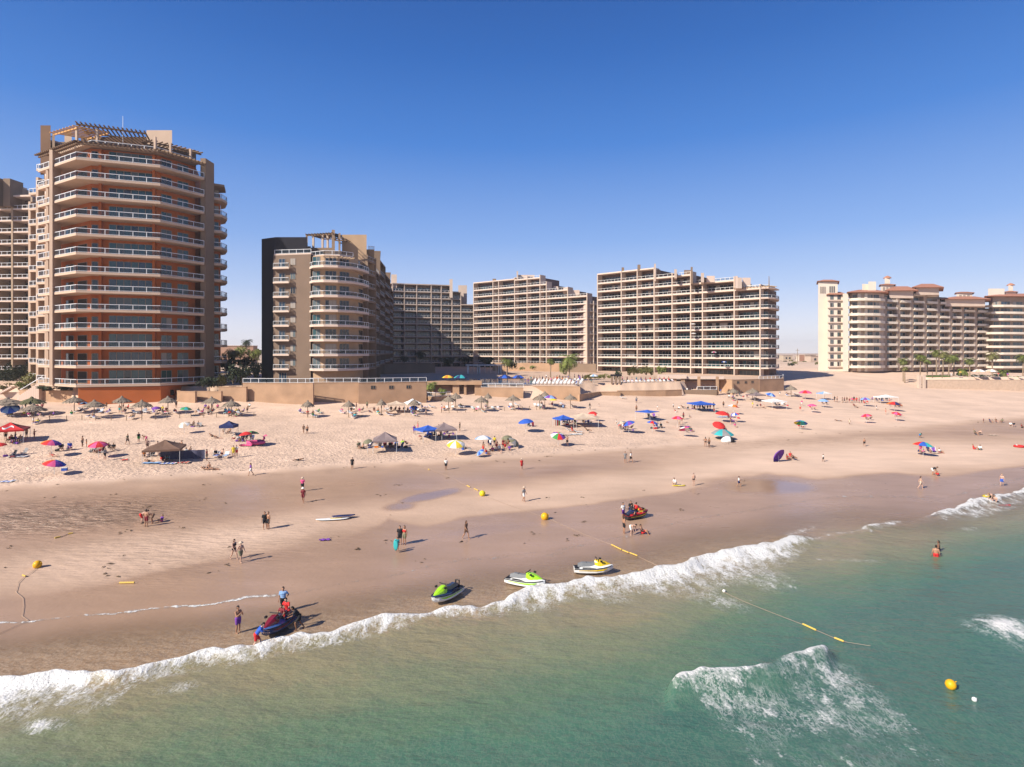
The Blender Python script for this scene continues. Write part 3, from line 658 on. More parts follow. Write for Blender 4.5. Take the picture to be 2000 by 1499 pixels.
for k in range(10):
    z = 11 + FH5 * k
    b = MB(); b.prism(CO5 + CI5[::-1], z - .35, z); o = b.build('balcony', WARMW, T5)
    b = MB(); ln = off(CO5, -.15)
    for p, q in zip(ln, ln[1:]): b.seg(p, q, z + .02, z + .8, .2)
    b.build('parapet', WARMW, o)
    window(lerp2(CI5[1], CI5[2], .1), lerp2(CI5[1], CI5[2], .95), z + .2, z + 2.6, T5, cols=4, mats=(GL[0], GL[4]))
    window(lerp2(CI5[3], CI5[4], .1), lerp2(CI5[3], CI5[4], .95), z + .2, z + 2.6, T5, cols=4)
    window(lerp2(CI5[4], CI5[5], .1), lerp2(CI5[4], CI5[5], .95), z + .2, z + 2.6, T5, cols=3)
for t in (CI5[2], CI5[3]):
    b = MB(); b.box((t[0], t[1] - .2, 27), (1.3, .8, 36)); b.build('column', WARMW, T5)
hip(T5, 1656, 1732, 260.5, 285, 45.3, 2.6)
G5 = stepped([1731, 1757, 1783, 1809, 1835, 1859, 1882, 1908, 1934], 266, 291)
T5w = mat('rosy_plaster', (.40, .30, .23), .9, .1, .3)
bk5 = off(G5, -2.4)
tp = [10, 10, 11, 11, 10, 9, 9, 9]
b = MB()
for i in range(8): b.prism([bk5[i], bk5[i + 1], (bk5[i + 1][0] + 4, bk5[i + 1][1] + 16), (bk5[i][0] + 4, bk5[i][1] + 16)], 9, 10.9 + FH5 * tp[i] - (.03 if i % 2 else 0))
b.build('wall', T5w, T5)
for i in range(9):
    p, q = Vector(G5[i]), Vector(bk5[i]); nn = (p - q).normalized()
    b = MB(); b.seg(p - nn * .5, q - nn * .4, 9, 9.5 + FH5 * min(tp[min(i, 7)], tp[max(i - 1, 0)]), 2.2); b.build('pier', T5w, T5)
for i in range(8):
    for k in range(tp[i]):
        z = 11 + FH5 * k; u0, u1 = lerp2(G5[i], G5[i + 1], .12), lerp2(G5[i], G5[i + 1], .88); v0, v1 = lerp2(bk5[i], bk5[i + 1], .12), lerp2(bk5[i], bk5[i + 1], .88)
        o = slab((u0, u1), (v0, v1), z, .35, WARMW, 'balcony', T5)
        b = MB(); b.seg(*off((u0, u1), -.15), z + .02, z + .75, .2); b.build('parapet', WARMW, o)
        if k < tp[i] - 0: window(lerp2(v0, v1, .14), lerp2(v0, v1, .86), z + .3, z + 2.5, T5, cols=3)
for (a, bb, d0, d1, z0, h) in [(1731, 1790, 268, 284, 11 + FH5 * 10 + 1.6, 3), (1783, 1840, 271, 288, 11 + FH5 * 11, 2.8), (1840, 1930, 279, 296, 11 + FH5 * 9.6, 2.2)]:
    block(T5, a + 6, bb - 6, d0 + 1, d1, z0 - 3.4, z0 - .02, CREAM, 'roof_block'); hip(T5, a, bb, d0, d1, z0, h)
def lantern(px0, px1, d, z0, z1, ztop):
    o = block(T5, px0, px1, d, d + 7, z0, z1, WARMW, 'lantern_tower'); w_ = (px1 - px0) / 4
    for i in range(3): window(pd(px0 + w_ * (i + .72), d - .01), pd(px0 + w_ * (i + 1.28), d - .01), z1 - 3.2, z1 - 1, o, cols=1, mats=(GL[3], GL[3]))
    hip(T5, px0, px1, d, d + 7, z1 + .02, 1.0)
    if ztop:
        c = (px0 + px1) / 2; block(T5, c - w_ * .8, c + w_ * .8, d + 2.2, d + 4.6, z1 + .9, ztop - .8, WARMW, 'lantern')
        b = MB(); x, y = pd(c, d + 3.4); b.loft([[(x + r * math.cos(a), y + r * math.sin(a), z) for a in [k * math.pi / 4 for k in range(8)]] for r, z in ((1.9, ztop - .8), (1.5, ztop - .3), (.8, ztop + .2), (.1, ztop + .5))]); b.build('lantern_cap', TILE, T5)
lantern(1720, 1746, 276, 44, 50.5, 55); lantern(1868, 1899, 289, 40, 48, 0); lantern(1963, 1985, 302, 44, 49.8, 54.5)
block(T5, 1684, 1708, 270, 280, 45, 50.3, WARMW, 'roof_block'); block(T5, 1696, 1711, 268, 276, 45, 51.2, WARMW, 'roof_block')
R5 = [pd(1922, 291.5), pd(1936, 287), pd(1960, 286), pd(1985, 287), pd(2010, 289), pd(2040, 291), pd(2070, 293)]
R5i = off(R5, -2.4)
b = MB(); b.prism(R5i + [pd(2070, 320), pd(1936, 320)], 9, 46.0); b.build('right_wing_wall', T5w, T5)
for k in range(11):
    z = 10.2 + FH5 * k
    if k == 10: continue
    b = MB(); b.prism(R5 + R5i[::-1], z - .35, z); o = b.build('balcony', WARMW, T5)
    b = MB(); ln = off(R5, -.15)
    for p, q in zip(ln, ln[1:]): b.seg(p, q, z + .02, z + .75, .2)
    b.build('parapet', WARMW, o)
    for i in range(1, 5): window(lerp2(R5i[i], R5i[i + 1], .12), lerp2(R5i[i], R5i[i + 1], .88), z + .3, z + 2.5, T5, cols=3)
hip(T5, 1925, 2070, 287, 318, 46.1, 3)
block(T5, 1930, 1962, 296, 310, 46, 51, WARMW, 'roof_block')
place(T5)
# ================================================================== WALLS, POOL DECK, PLANTS
def wall_thing(name, label, line, ztop, th=.6, m=SANDW, cat='wall', rail=False, wins=(), group=None, zb=None):
    a = Vector(line[0]); T = thing(name, label, cat, (a.x, a.y, 4.5 if zb is None else zb), 0, group)
    b = MB(); z0 = 3.0 if zb is None else zb
    b.prism(list(line) + off(line, -th)[::-1], z0, ztop)
    c = off(line, .06); b.prism(list(c) + off(line, -th - .06)[::-1], ztop - .005, ztop + .14)
    b.build('wall', m, T)
    if rail: railing(line, ztop + .14, T, step=2.0, th=.1)
    for (px, w_, zc, h_) in wins:
        for p, q in zip(line, line[1:]):
            x0 = 1000 + p[0] * F / p[1]; x1 = 1000 + q[0] * F / q[1]
            if x0 <= px <= x1:
                t = (px - x0) / (x1 - x0); L = (Vector(q) - Vector(p)).length; dt = w_ / 2 / L
                window(lerp2(p, q, t - dt), lerp2(p, q, t + dt), zc - h_ / 2, zc + h_ / 2, T, cols=2, mats=(GL[0], GL[0]), fr=TAUPE)
    place(T); return T
def zt(py, d): return CH - (py - HZ) * d / F
G_W = 'sandstone walls between the beach and the resort'
wall_thing('retaining_wall', 'low tan wall left of the orange tower base with dark planting above', [pd(38, 140), pd(153, 135)], zt(764, 137), group=G_W)
wall_thing('retaining_wall', 'lower cream wall by the stairs at the far left edge', [pd(-160, 146), pd(38, 141)], zt(768, 141), m=CREAM, group=G_W)
wall_thing('retaining_wall', 'short sand wall directly right of the orange tower base', [pd(345, 140), pd(346, 133.5), pd(381, 132.5)], zt(766, 132.5), group=G_W)
wall_thing('retaining_wall', 'second sand wall step behind a palapa, right of the orange base', [pd(376, 135), pd(432, 134)], zt(766, 134), group=G_W)
wall_thing('retaining_wall', 'third sand wall step with a diagonal shadow, below dark shrubs', [pd(427, 136), pd(481, 135.4)], zt(757, 135.5), group=G_W)
wall_thing('retaining_wall', 'long sunlit wall with white railing below the curved tower', [pd(474, 136.8), pd(520, 136.2), pd(611.5, 135.6)], zt(749.5, 136), rail=True, group=G_W)
wall_thing('retaining_wall', 'recessed shaded wall with white railing under the curved tower', [pd(605, 139.6), pd(703, 140.6)], zt(748.5, 140), rail=True, group=G_W)
wall_thing('retaining_wall', 'sand wall with three small square windows and white railing', [pd(700, 139.6), pd(833, 145)], zt(748, 142), rail=True, wins=[(728, 1.1, zt(757, 141), .9), (763, 1.1, zt(757, 142), .9), (797, 1.1, zt(756.5, 143), .9)], group=G_W)
wall_thing('retaining_wall', 'round sunlit planter wall with white railing at the beach gate', [pd(829, 150), pd(838, 148.2), pd(850, 147.6), pd(864, 148.2), pd(880, 151)], zt(776, 148), rail=True, group=G_W)
wall_thing('retaining_wall', 'sunlit pool wall with white railing right of the beach gate', [pd(940, 158), pd(1022, 157.4)], zt(758, 158), rail=True, group=G_W)
wall_thing('retaining_wall', 'long shaded pool wall without railing below the crowded pool deck', [pd(1019, 160.5), pd(1133, 157.6)], zt(755.5, 159), group=G_W)
wall_thing('retaining_wall', 'pointed sand wall at the corner of the pool deck', [pd(1132, 157.4), pd(1150, 162), pd(1172, 168.5), pd(1212, 169)], zt(768, 165), group=G_W)
wall_thing('retaining_wall', 'low curved wall under the sunlit terrace full of loungers', [pd(1206, 170), pd(1230, 170.4), pd(1262, 171), pd(1300, 172.6), pd(1332, 175)], zt(763.5, 172), group=G_W)
wall_thing('retaining_wall', 'angled lit wall end left of the right wall with three openings', [pd(1398, 189), pd(1430, 182)], zt(742, 184), group=G_W)
wall_thing('retaining_wall', 'shaded wall with three tiny openings near the stepped block', [pd(1428, 184.4), pd(1486, 189.4)], zt(742.5, 186), wins=[(1441, 1.0, zt(747, 186), .8), (1456, 1.0, zt(747, 187), .8), (1469, 1.0, zt(746.5, 188), .8)], group=G_W)
wall_thing('retaining_wall', 'last lit wall with white railing at the right end of the resort', [pd(1483, 189), pd(1531, 195), pd(1530, 206)], zt(741.5, 191), rail=True, group=G_W)
wall_thing('garden_wall', 'pale garden wall in front of the palms by the cream hotel', [pd(1803, 219), pd(1850, 219), pd(2000, 219.6), pd(2300, 221)], zt(743, 219), m=mat('garden_stone', (.58, .43, .32), .9, .12, 1.2))
for px, lab in ((1797, 'tall cream gate pillar at the left end of the garden wall'), (1806, 'second gate pillar, shaded, beside the garden wall')):
    wall_thing('gate_pillar', lab, [pd(px - 2.2, 218), pd(px + 2.2, 218)], zt(733, 218), th=1.0, m=CREAM, cat='pillar')
for i, (px, lab) in enumerate([(1821, 'short post standing in the sand before the garden wall, nearest the gate'), (1840, 'second short post before the garden wall'), (1875, 'signpost with yellow board before the garden wall')]):
    h = hit(px, 757); T = thing('sand_post', lab, 'post', h); b = MB(); b.tube([(0, 0, -.3), (0, 0, 2.4)], [.12, .10], 6)
    b.build('post', MATS['pergola_wood'], T)
    if i == 2: b = MB(); b.box((0, -.12, 2.0), (.9, .06, .6)); b.build('board', mat('yellow_board', (.7, .5, .12), .6), T)
# gate pavilion
gp = thing('gate_pavilion', 'sandstone beach gate with dark openings between the walls', 'pavilion', (*pd(900, 163), 8))
b = MB()
for a, c in ((836, 846), (884, 897), (906, 911), (927, 940)): b.prism([pd(a, 158.5), pd(c, 158.5), pd(c, 163), pd(a, 163)], 4.8, zt(751, 158.5))
b.build('column', SANDW, gp)
b = MB(); b.prism([pd(834, 158), pd(941, 157.8), pd(941, 164), pd(834, 164)], zt(752, 158), zt(745.5, 158)); b.build('roof', SANDW, gp)
b = MB(); b.prism([pd(834, 164.5), pd(941, 164.5), pd(941, 165), pd(834, 165)], 4.5, zt(752, 165)); b.build('back_wall', DARKSHADE, gp)
b = MB()
for i in range(9): b.box((*pd(899 + i * 3.2, 160.2), 5.9), (.09, .09, 2.6))
b.seg(pd(898, 160.2), pd(926, 160.2), 7.1, 7.25, .1); b.build('gate', TAUPE, gp)
place(gp)
bp2 = thing('beach_bar', 'open sandstone bar pavilion with flat roof on the right terrace', 'pavilion', (*pd(1350, 186), 8))
b = MB()
for a, c in ((1288, 1297), (1314, 1321), (1330, 1338)): b.prism([pd(a, 183), pd(c, 183), pd(c, 186), pd(a, 186)], 7.5, zt(740, 183))
for a in (1362, 1398): b.prism([pd(a, 179), pd(a + 6, 179), pd(a + 6, 180), pd(a, 180)], 4.5, zt(736, 179))
b.build('column', SANDW, bp2)
b = MB(); b.prism([pd(1284, 182.5), pd(1341, 182.5), pd(1341, 190), pd(1284, 190)], zt(740, 182.5), zt(734, 182.5)); b.prism([pd(1334, 183.6), pd(1414, 183.4), pd(1414, 192), pd(1334, 192)], zt(741, 184), zt(737.5, 184)); b.build('roof', CREAM2, bp2)
b = MB(); b.prism([pd(1288, 192), pd(1412, 192.4), pd(1412, 193), pd(1288, 193)], 7.5, zt(741, 192)); b.build('back_wall', DARKSHADE, bp2)
b = MB(); b.prism([pd(1334, 178.4), pd(1400, 178.4), pd(1400, 179), pd(1334, 179)], 4.5, zt(762, 178.4)); b.build('counter', TAUPE, bp2); railing([pd(1362, 178.6), pd(1400, 178.6)], zt(762, 178.4), bp2, step=1.8, th=.1)
place(bp2)
tw = wall_thing('terrace_wall', 'long sunlit tan wall of the upper terrace behind the pool', [pd(962, 262), pd(1092, 252)], zt(710, 256), cat='wall', zb=8.5)
wall_thing('terrace_wall', 'brown shaded terrace wall left of the pool below the shaded block', [pd(742, 225), pd(850, 238)], zt(712, 230), m=TAUPE, zb=8.5)
wall_thing('terrace_wall', 'dark brown wall under the terrace behind the tall palm', [pd(1092, 249), pd(1164, 240)], zt(711, 245), m=TAUPE, zb=8.5)
pg = thing('pool_pergola', 'white slatted pergola with drapes on the far pool terrace', 'pergola', (*pd(945, 232), 8.6))
b = MB()
for i in range(8): b.box((*pd(914 + i * 11, 232), 10.6), (.4, .4, 3.8))
b.build('column', CREAM2, pg); b = MB(); b.seg(pd(910, 231.6), pd(996, 231.6), 12.5, 12.9, 2.6); b.build('roof', WHITE, pg)
b = MB()
for px in (914, 934, 936, 975, 977): b.box((*pd(px, 231.4), 10.8), (.8, .2, 3.2))
b.build('drape', WHITE, pg); place(pg)
# pool water and lawn
b = MB(); zpool = 8.75
b.prism([pd(946, 166), pd(1046, 166), pd(1046, 196), pd(990, 210), pd(900, 205), pd(890, 190)], 8.3, zpool)
o = b.build('pool_water', mat('pool_blue', (.02, .12, .26), .08, spec=.5)); tag(o, 'blue swimming pool behind the white railing', None, None, 'structure')
b = MB(); b.prism([pd(1810, 224), pd(1856, 224), pd(1856, 238), pd(1806, 238)], 8.0, 8.32)
tag(b.build('lawn', mat('lawn_green', (.10, .15, .03), .9, .3, 1.5)), 'small green lawn among the palms of the hotel garden', None, None, 'structure')
# stairs on the left
st = thing('beach_stairs', 'stepped cream stairs with handrails climbing to the terracotta tower', 'stairs', (*pd(60, 122), 8))
b = MB()
for i in range(12): b.box((pd(42 + i * 3.3, 137.6)[0], 137.6 + 0.02 * i, 6.9 + i * .14), (.5, 1.8, .9 + i * .28))
b.build('steps', CREAM2, st)
b = MB()
for dy in (-.95, .95): b.tube([(*pd(40, 137.6 + dy), 8.9), (*pd(82, 137.9 + dy), 12.0)], .07, 5)
b.build('handrail', RAILW, st)
b = MB()
for i in range(9): b.box((pd(2 + i * 3.0, 141)[0], 141, 7.7 + i * .2), (.42, 1.6, .4))
b.build('steps', CREAM2, st); place(st)

# ------------------------------------------------------------------ leaves
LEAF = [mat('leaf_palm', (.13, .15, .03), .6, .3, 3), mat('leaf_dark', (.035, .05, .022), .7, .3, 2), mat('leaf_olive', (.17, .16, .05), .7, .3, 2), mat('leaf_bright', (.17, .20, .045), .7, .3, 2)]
BARK = mat('palm_bark', (.30, .22, .15), .9, .3, 4)
def palm_meshes(h, rad, seed, m, nf=26):
    r = random.Random(seed); t = MB(); lean = r.uniform(-.5, .5)
    t.tube([(lean * (k / 6) ** 2, 0, h * k / 6) for k in range(7)], [.26 - .10 * k / 6 for k in range(7)], 7)
    c = MB(); top = Vector((lean, 0, h))
    for i in range(nf):
        az = i * 2.399 + r.uniform(-.2, .2); up = r.uniform(-.55, 1.15); L = rad * r.uniform(.8, 1.1)
        d = Vector((math.cos(az), math.sin(az), 0)); p = top.copy(); prev = None; ang = up
        for k in range(9):
            stp = L / 8; nd = d * math.cos(ang) + Vector((0, 0, math.sin(ang))); q = p + nd * stp
            side = d.cross(Vector((0, 0, 1))); ll = rad * .26 * math.sin(math.pi * (k + 1.2) / 10.5)
            for sg in (-1, 1):
                for u in (0, .5):
                    a = p.lerp(q, u); e = a + side * sg * ll + nd * ll * .55 + Vector((0, 0, -ll * r.uniform(.15, .5)))
                    c.add([a, a + nd * stp * .36, e + nd * .04, e - nd * .03], [(0, 1, 2, 3)])
            c.add([p + side * .03, q + side * .02, q - side * .02, p - side * .03], [(0, 1, 2, 3)])
            p = q; ang -= .20 + .05 * r.random()
    for i in range(10):
        az = r.uniform(0, 6.3); a = top - Vector((0, 0, .3)); e = a + Vector((math.cos(az) * rad * .25, math.sin(az) * rad * .25, -rad * r.uniform(.3, .55)))
        s_ = Vector((-math.sin(az), math.cos(az), 0)) * .12; c.add([a + s_, a - s_, e - s_, e + s_], [(0, 1, 2, 3)], 1)
    return t.mesh('trunk', BARK), c.mesh('crown', [m, mat('dead_frond', (.32, .20, .09), .8, .2, 3)])
PM = {}
def palm(px, d, pyc, rad, label, group, zbase=None, m=0, v=0):
    x, y = pd(px, d); z = float(zg(x, y)) if zbase is None else zbase
    h = max(1.2, zt(pyc, d) - z)
    key = (round(h, 0), rad, m, v)
    if key not in PM: PM[key] = palm_meshes(key[0] if key[0] > 1 else 1.2, rad, v + 11, LEAF[m])
    T = thing('palm_tree', label, 'palm tree', (x, y, z - .05), v * 1.3, group)
    t = link('trunk', PM[key][0], T); c = link('crown', PM[key][1], T); s_ = h / max(1.2, key[0])
    for q in (t, c): q.scale = (1, 1, s_)
    return T
GP = 'palms in the hotel garden on the right'
palm(1112, 186, 701, 4.2, 'large date palm with a wide pale crown in the middle of the pool terrace', 'palms around the pool', v=1, m=3)
palm(990, 214, 703, 3.0, 'bushy palm before the tan terrace wall', 'palms around the pool', v=2)
palm(1075, 205, 704, 2.0, 'thin palm with a small crown left of the large date palm', 'palms around the pool', v=3)
palm(842, 152.5, 752, 2.0, 'small bright palm standing on the round planter at the gate', 'palms around the pool', zbase=6.2, v=1, m=3)
palm(864, 152.5, 761, 1.6, 'shorter bright palm beside the small palm on the planter', 'palms around the pool', zbase=6.0, v=2, m=3)
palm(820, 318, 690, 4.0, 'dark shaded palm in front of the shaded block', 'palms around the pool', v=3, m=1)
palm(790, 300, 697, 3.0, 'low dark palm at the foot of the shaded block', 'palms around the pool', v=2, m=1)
for i, (px, d, py, rd, lab) in enumerate([(1764, 236, 703, 2.6, 'leftmost tall palm of the hotel garden'), (1767, 232, 719, 1.6, 'small palm under the leftmost tall palm'), (1797, 229, 695, 2.8, 'palm above the garden gate pillars'), (1811, 232, 704, 2.0, 'thin palm just right of the gate palm'), (1829, 240, 687, 2.8, 'tallest palm of the dense clump'), (1842, 236, 691, 2.6, 'palm second from left in the dense clump'), (1853, 228, 699, 2.8, 'broad palm in the middle of the dense clump'), (1863, 231, 696, 2.6, 'palm at the right of the dense clump'), (1894, 234, 703, 2.6, 'single palm right of the dense clump'), (1938, 233, 693, 3.2, 'wide palm before the dark gap of the hotel'), (1998, 231, 696, 3.2, 'palm cut by the right edge'), (1881, 228, 724, 2.6, 'low bushy palm beside the single palm'), (1961, 228, 726, 2.4, 'low bright palm left of the edge palm')]):
    palm(px, d, py, rd, lab, GP, v=i % 4, m=(0, 2, 0, 3)[i % 4])
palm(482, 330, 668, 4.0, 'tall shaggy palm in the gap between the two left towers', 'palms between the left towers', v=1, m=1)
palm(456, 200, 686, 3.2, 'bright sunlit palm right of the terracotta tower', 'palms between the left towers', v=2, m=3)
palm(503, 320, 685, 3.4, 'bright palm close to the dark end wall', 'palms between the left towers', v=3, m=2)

def shrub_mesh(seed, m, n=420):
    r = random.Random(seed); b = MB()
    cl = [(r.uniform(-.6, .6), r.uniform(-.5, .5), r.uniform(.25, .75), r.uniform(.25, .45)) for _ in range(9)]
    for i in range(n):
        cx, cy, cz, cr = r.choice(cl); v = Vector((r.gauss(0, 1), r.gauss(0, 1), r.gauss(0, 1))).normalized() * cr * r.uniform(.6, 1.05)
        p = Vector((cx, cy, cz)) + v
        if p.z < .02: p.z = .02
        a = Vector((r.gauss(0, 1), r.gauss(0, 1), r.gauss(0, 1))).normalized(); c = a.orthogonal().normalized(); s_ = r.uniform(.05, .11)
        b.add([p - a * s_ * 1.6, p + c * s_ * .6, p + a * s_ * 1.6, p - c * s_ * .6], [(0, 1, 2, 3)])
    return b.mesh('foliage', m)
SH = [shrub_mesh(i, LEAF[(1, 1, 2, 3, 0)[i]]) for i in range(5)]
def stem_mesh():
    b = MB()
    for k in range(4): b.tube([(0, 0, 0), (.25 * math.cos(k * 1.6), .25 * math.sin(k * 1.6), .5)], [.05, .02], 5)
    return b.mesh('stem', BARK)
STEM = stem_mesh()
def shrub(px, d, py, w_, h_, label, group, v=0, cat='shrub'):
    x, y = pd(px, d); z = zt(py, d) if py else float(zg(x, y))
    T = thing('shrub', label, cat, (x, y, z), R.uniform(0, 6), group)
    for me, nm in ((SH[v], 'foliage'), (STEM, 'stem')):
        o = link(nm, me, T); o.scale = (w_ / 2, w_ / 2, h_)
    return T
GS = 'dark shrubs between the two left towers'
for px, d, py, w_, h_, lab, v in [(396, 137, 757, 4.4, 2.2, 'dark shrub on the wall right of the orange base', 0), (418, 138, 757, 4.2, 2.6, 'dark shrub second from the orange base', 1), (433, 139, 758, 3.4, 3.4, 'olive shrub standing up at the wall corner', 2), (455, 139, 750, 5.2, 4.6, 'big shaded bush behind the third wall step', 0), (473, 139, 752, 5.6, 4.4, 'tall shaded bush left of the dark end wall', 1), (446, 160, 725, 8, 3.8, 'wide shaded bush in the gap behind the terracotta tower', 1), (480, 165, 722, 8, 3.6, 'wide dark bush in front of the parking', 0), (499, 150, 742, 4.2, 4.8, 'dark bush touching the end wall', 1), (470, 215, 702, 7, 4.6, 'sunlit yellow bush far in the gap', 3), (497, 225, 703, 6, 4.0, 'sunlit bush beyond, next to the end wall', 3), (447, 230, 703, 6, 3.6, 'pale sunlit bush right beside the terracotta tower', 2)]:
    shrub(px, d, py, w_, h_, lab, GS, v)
GL_ = 'shrubs on the slope left of the terracotta tower'
for px, d, py, w_, h_, lab, v in [(8, 150, 757, 10, 5.8, 'large dark shrub at the left edge under the block', 1), (38, 148, 752, 9, 5.2, 'dark shrub beside the stepped stacks', 0), (62, 136, 752, 6, 3.0, 'olive shrub over the stairs', 2), (20, 129, 762, 5, 1.6, 'pale dune bush by the lower stairs', 2), (45, 126, 762, 3.6, 1.8, 'yellow green bush under the stair rail', 3), (66, 121.6, 762, 4.5, 1.3, 'low dark hedge plant under the corner balcony', 1), (100, 120.6, 763, 6.5, 1.1, 'low dark hedge plant right of the hedge corner', 1), (135, 119.8, 763, 5.0, .8, 'low reddish dark hedge plant beside the orange base', 0)]:
    shrub(px, d * 1.135, py, w_ * 1.1, h_ * 1.1, lab, GL_, v)
GQ = 'shrubs and garden plants around the pool and garden'
for px, d, py, w_, h_, lab, v in [(1101, 192, 731, 3.6, 3.6, 'bright bush at the foot of the large date palm', 3), (1153, 178, 741, 5, 1.6, 'grey green ground bush on the slope right of the large palm', 2), (1180, 180, 740, 6, 1.5, 'low bush on the sloping bed before the largest block', 2), (1205, 176, 744, 3.0, 3.0, 'dark bush beside the small ruin arch', 0), (1238, 190, 733, 6, 3.0, 'pale agave clump on the terrace', 2), (1262, 190, 733, 6, 3.0, 'second pale agave clump on the terrace', 2), (1292, 195, 730, 4, 2.4, 'yellowish bush before the largest block', 3), (948, 236, 712, 8, 3.0, 'dark bush on the planted terrace behind the pool pergola', 1), (880, 232, 714, 9, 3.4, 'dark bush left of the pool pergola', 1), (910, 240, 711, 8, 3.0, 'dark bush behind the pool pergola at its left', 1), (1000, 216, 722, 4, 3.0, 'brown fan bush under the bushy palm', 0), (1040, 240, 722, 4, 1.6, 'small bush against the tan terrace wall', 3), (1020, 242, 723, 3, 1.4, 'tiny bush left against the tan terrace wall', 2), (1905, 226, 740, 4, 1.6, 'low bush in the hotel garden below the single palm', 0), (1925, 228, 740, 5, 1.7, 'low bush in the hotel garden left of the wide palm', 1), (1952, 226, 740, 4, 2.0, 'dark bush in the hotel garden right of the wide palm', 1), (1984, 225, 742, 5, 1.4, 'flowering bush near the right edge of the garden', 3), (1872, 230, 738, 4, 2.4, 'dark bush in the palm clump', 1)]:
    shrub(px, d, py, w_, h_, lab, GQ, v)
for i in range(26):       # scrub far out on the plain
    px = R.choice([R.uniform(1526, 1598), R.uniform(1526, 1598), R.uniform(440, 508)]); d = R.uniform(320, 800)
    x, y = pd(px, d); T = link('scrub_bush', SH[2 if i % 3 else 0]); T.location = (x, y, float(zg(x, y)) - .2); T.scale = (2.2, 2.2, R.uniform(1.0, 2.2)); T.rotation_euler = (0, 0, i)
    tag(T, 'low scrub bush on the sandy plain far behind the buildings', 'bush', 'scrub bushes on the far plain')
for i, (px, d, w_, h_, c_, lab) in enumerate([(1577, 520, 10, 6, (.30, .16, .11), 'small house with a dark reddish wall on the far plain'), (1568, 540, 8, 5, (.62, .52, .42), 'pale low house left of the reddish house on the plain'), (1590, 500, 12, 5, (.55, .42, .33), 'flat tan house close to the white stair tower'), (1534, 600, 10, 5, (.5, .4, .3), 'low house at the far left of the open plain'), (452, 420, 34, 13, (.42, .25, .17), 'flat brown building beyond the bright palm between the towers')]):
    x, y = pd(px, d); T = thing('house', lab, 'house', (x, y, 9.4), .1, 'houses far behind on the plain')
    b = MB(); b.box((0, 0, h_ / 2), (w_, 9, h_)); b.build('wall', mat('house_wall%s' % 'abcde'[i], c_, .9, .1, .2), T)
    b = MB(); b.box((0, 0, h_ + .2), (w_ + .8, 9.8, .4)); b.build('roof', CREAM, T)
    window((-w_ * .25, -4.5), (-w_ * .08, -4.5), 1.2, 3.2, T, cols=1, mats=(GL[0], GL[0])); window((w_ * .1, -4.5), (w_ * .3, -4.5), 1.2, 3.2, T, cols=1, mats=(GL[0], GL[0]))
for px in (1557.6,):
    x, y = pd(px, 380); T = thing('utility_pole', 'thin utility pole standing on the open plain', 'pole', (x, y, 9.3)); b = MB(); b.tube([(0, 0, 0), (0, 0, 11)], [.22, .14], 6); b.build('pole', BARK, T)
    b = MB(); b.box((0, 0, 9.8), (2.4, .15, .18)); b.build('crossarm', BARK, T)
ar = thing('garden_arch', 'small dark brown arch with two pillars in the sloping bed', 'arch', (*pd(1203, 172), 8.6)); b = MB()
for dx in (-1.2, 0, 1.2): b.box((dx, 0, 1.0), (.5, .7, 2.4))
b.build('pillar', TAUPE, ar); b = MB(); b.box((0, 0, 2.4), (3.2, .9, .5)); b.build('lintel', DARKSHADE, ar)
# ================================================================== BEACH FURNITURE
CN = {'r': ('red', (.62, .03, .03)), 'k': ('black', (.02, .02, .025)), 'b': ('blue', (.03, .11, .50)), 'w': ('white', (.78, .77, .75)), 'n': ('navy', (.02, .03, .12)),
      'g': ('green', (.05, .28, .07)), 'y': ('yellow', (.72, .55, .04)), 'p': ('pink', (.72, .10, .26)), 'v': ('purple', (.19, .06, .36)), 'o': ('orange', (.75, .22, .03)),
      't': ('turquoise', (.04, .40, .42)), 'e': ('grey', (.28, .27, .27)), 'm': ('maroon', (.22, .03, .04)), 'l': ('light blue', (.25, .42, .70)), 'c': ('beige', (.62, .48, .36)), 'h': ('brown', (.19, .11, .075)), 'd': ('taupe', (.25, .19, .19)), 'a': ('olive', (.20, .19, .12)), 'i': ('lime', (.38, .72, .02))}
def cm(c): return mat('cloth_' + CN[c][0].replace(' ', '_'), CN[c][1], .8, .12, 2)
def ghit(px, py, h): return hit(px, py, h)
POLE = mat('pole_white', (.75, .75, .74), .4, metal=.2)
TH = mat('palm_thatch', (.27, .215, .165), .95, .35, 5, .6)
THG = mat('palm_thatch_green', (.13, .125, .06), .95, .35, 5, .6)
WOODPOST = mat('wood_post', (.22, .15, .10), .9, .2, 4)
def umb_meshes(cols, r, sag):
    b = MB(); N = 16; rings = []
    for j, (rr, zz) in enumerate([(.05, .50), (.35, .43), (.7, .25), (.93, .06), (1.0, -.02)]):
        rings.append([Vector((math.cos(2 * math.pi * k / N) * r * rr * (1 if k % 2 == 0 else 1 - .045 * rr), math.sin(2 * math.pi * k / N) * r * rr * (1 if k % 2 == 0 else 1 - .045 * rr), zz * sag * r)) for k in range(N)])
    for j in range(len(rings) - 1):
        for k in range(N):
            b.add([rings[j + 1][k], rings[j + 1][(k + 1) % N], rings[j][(k + 1) % N], rings[j][k]], [(0, 1, 2, 3)], (k // 2) % len(cols))
    b.add(rings[0], [tuple(range(N))], 0)
    return b.mesh('canopy', [cm(c) for c in cols], True)
UM = {}
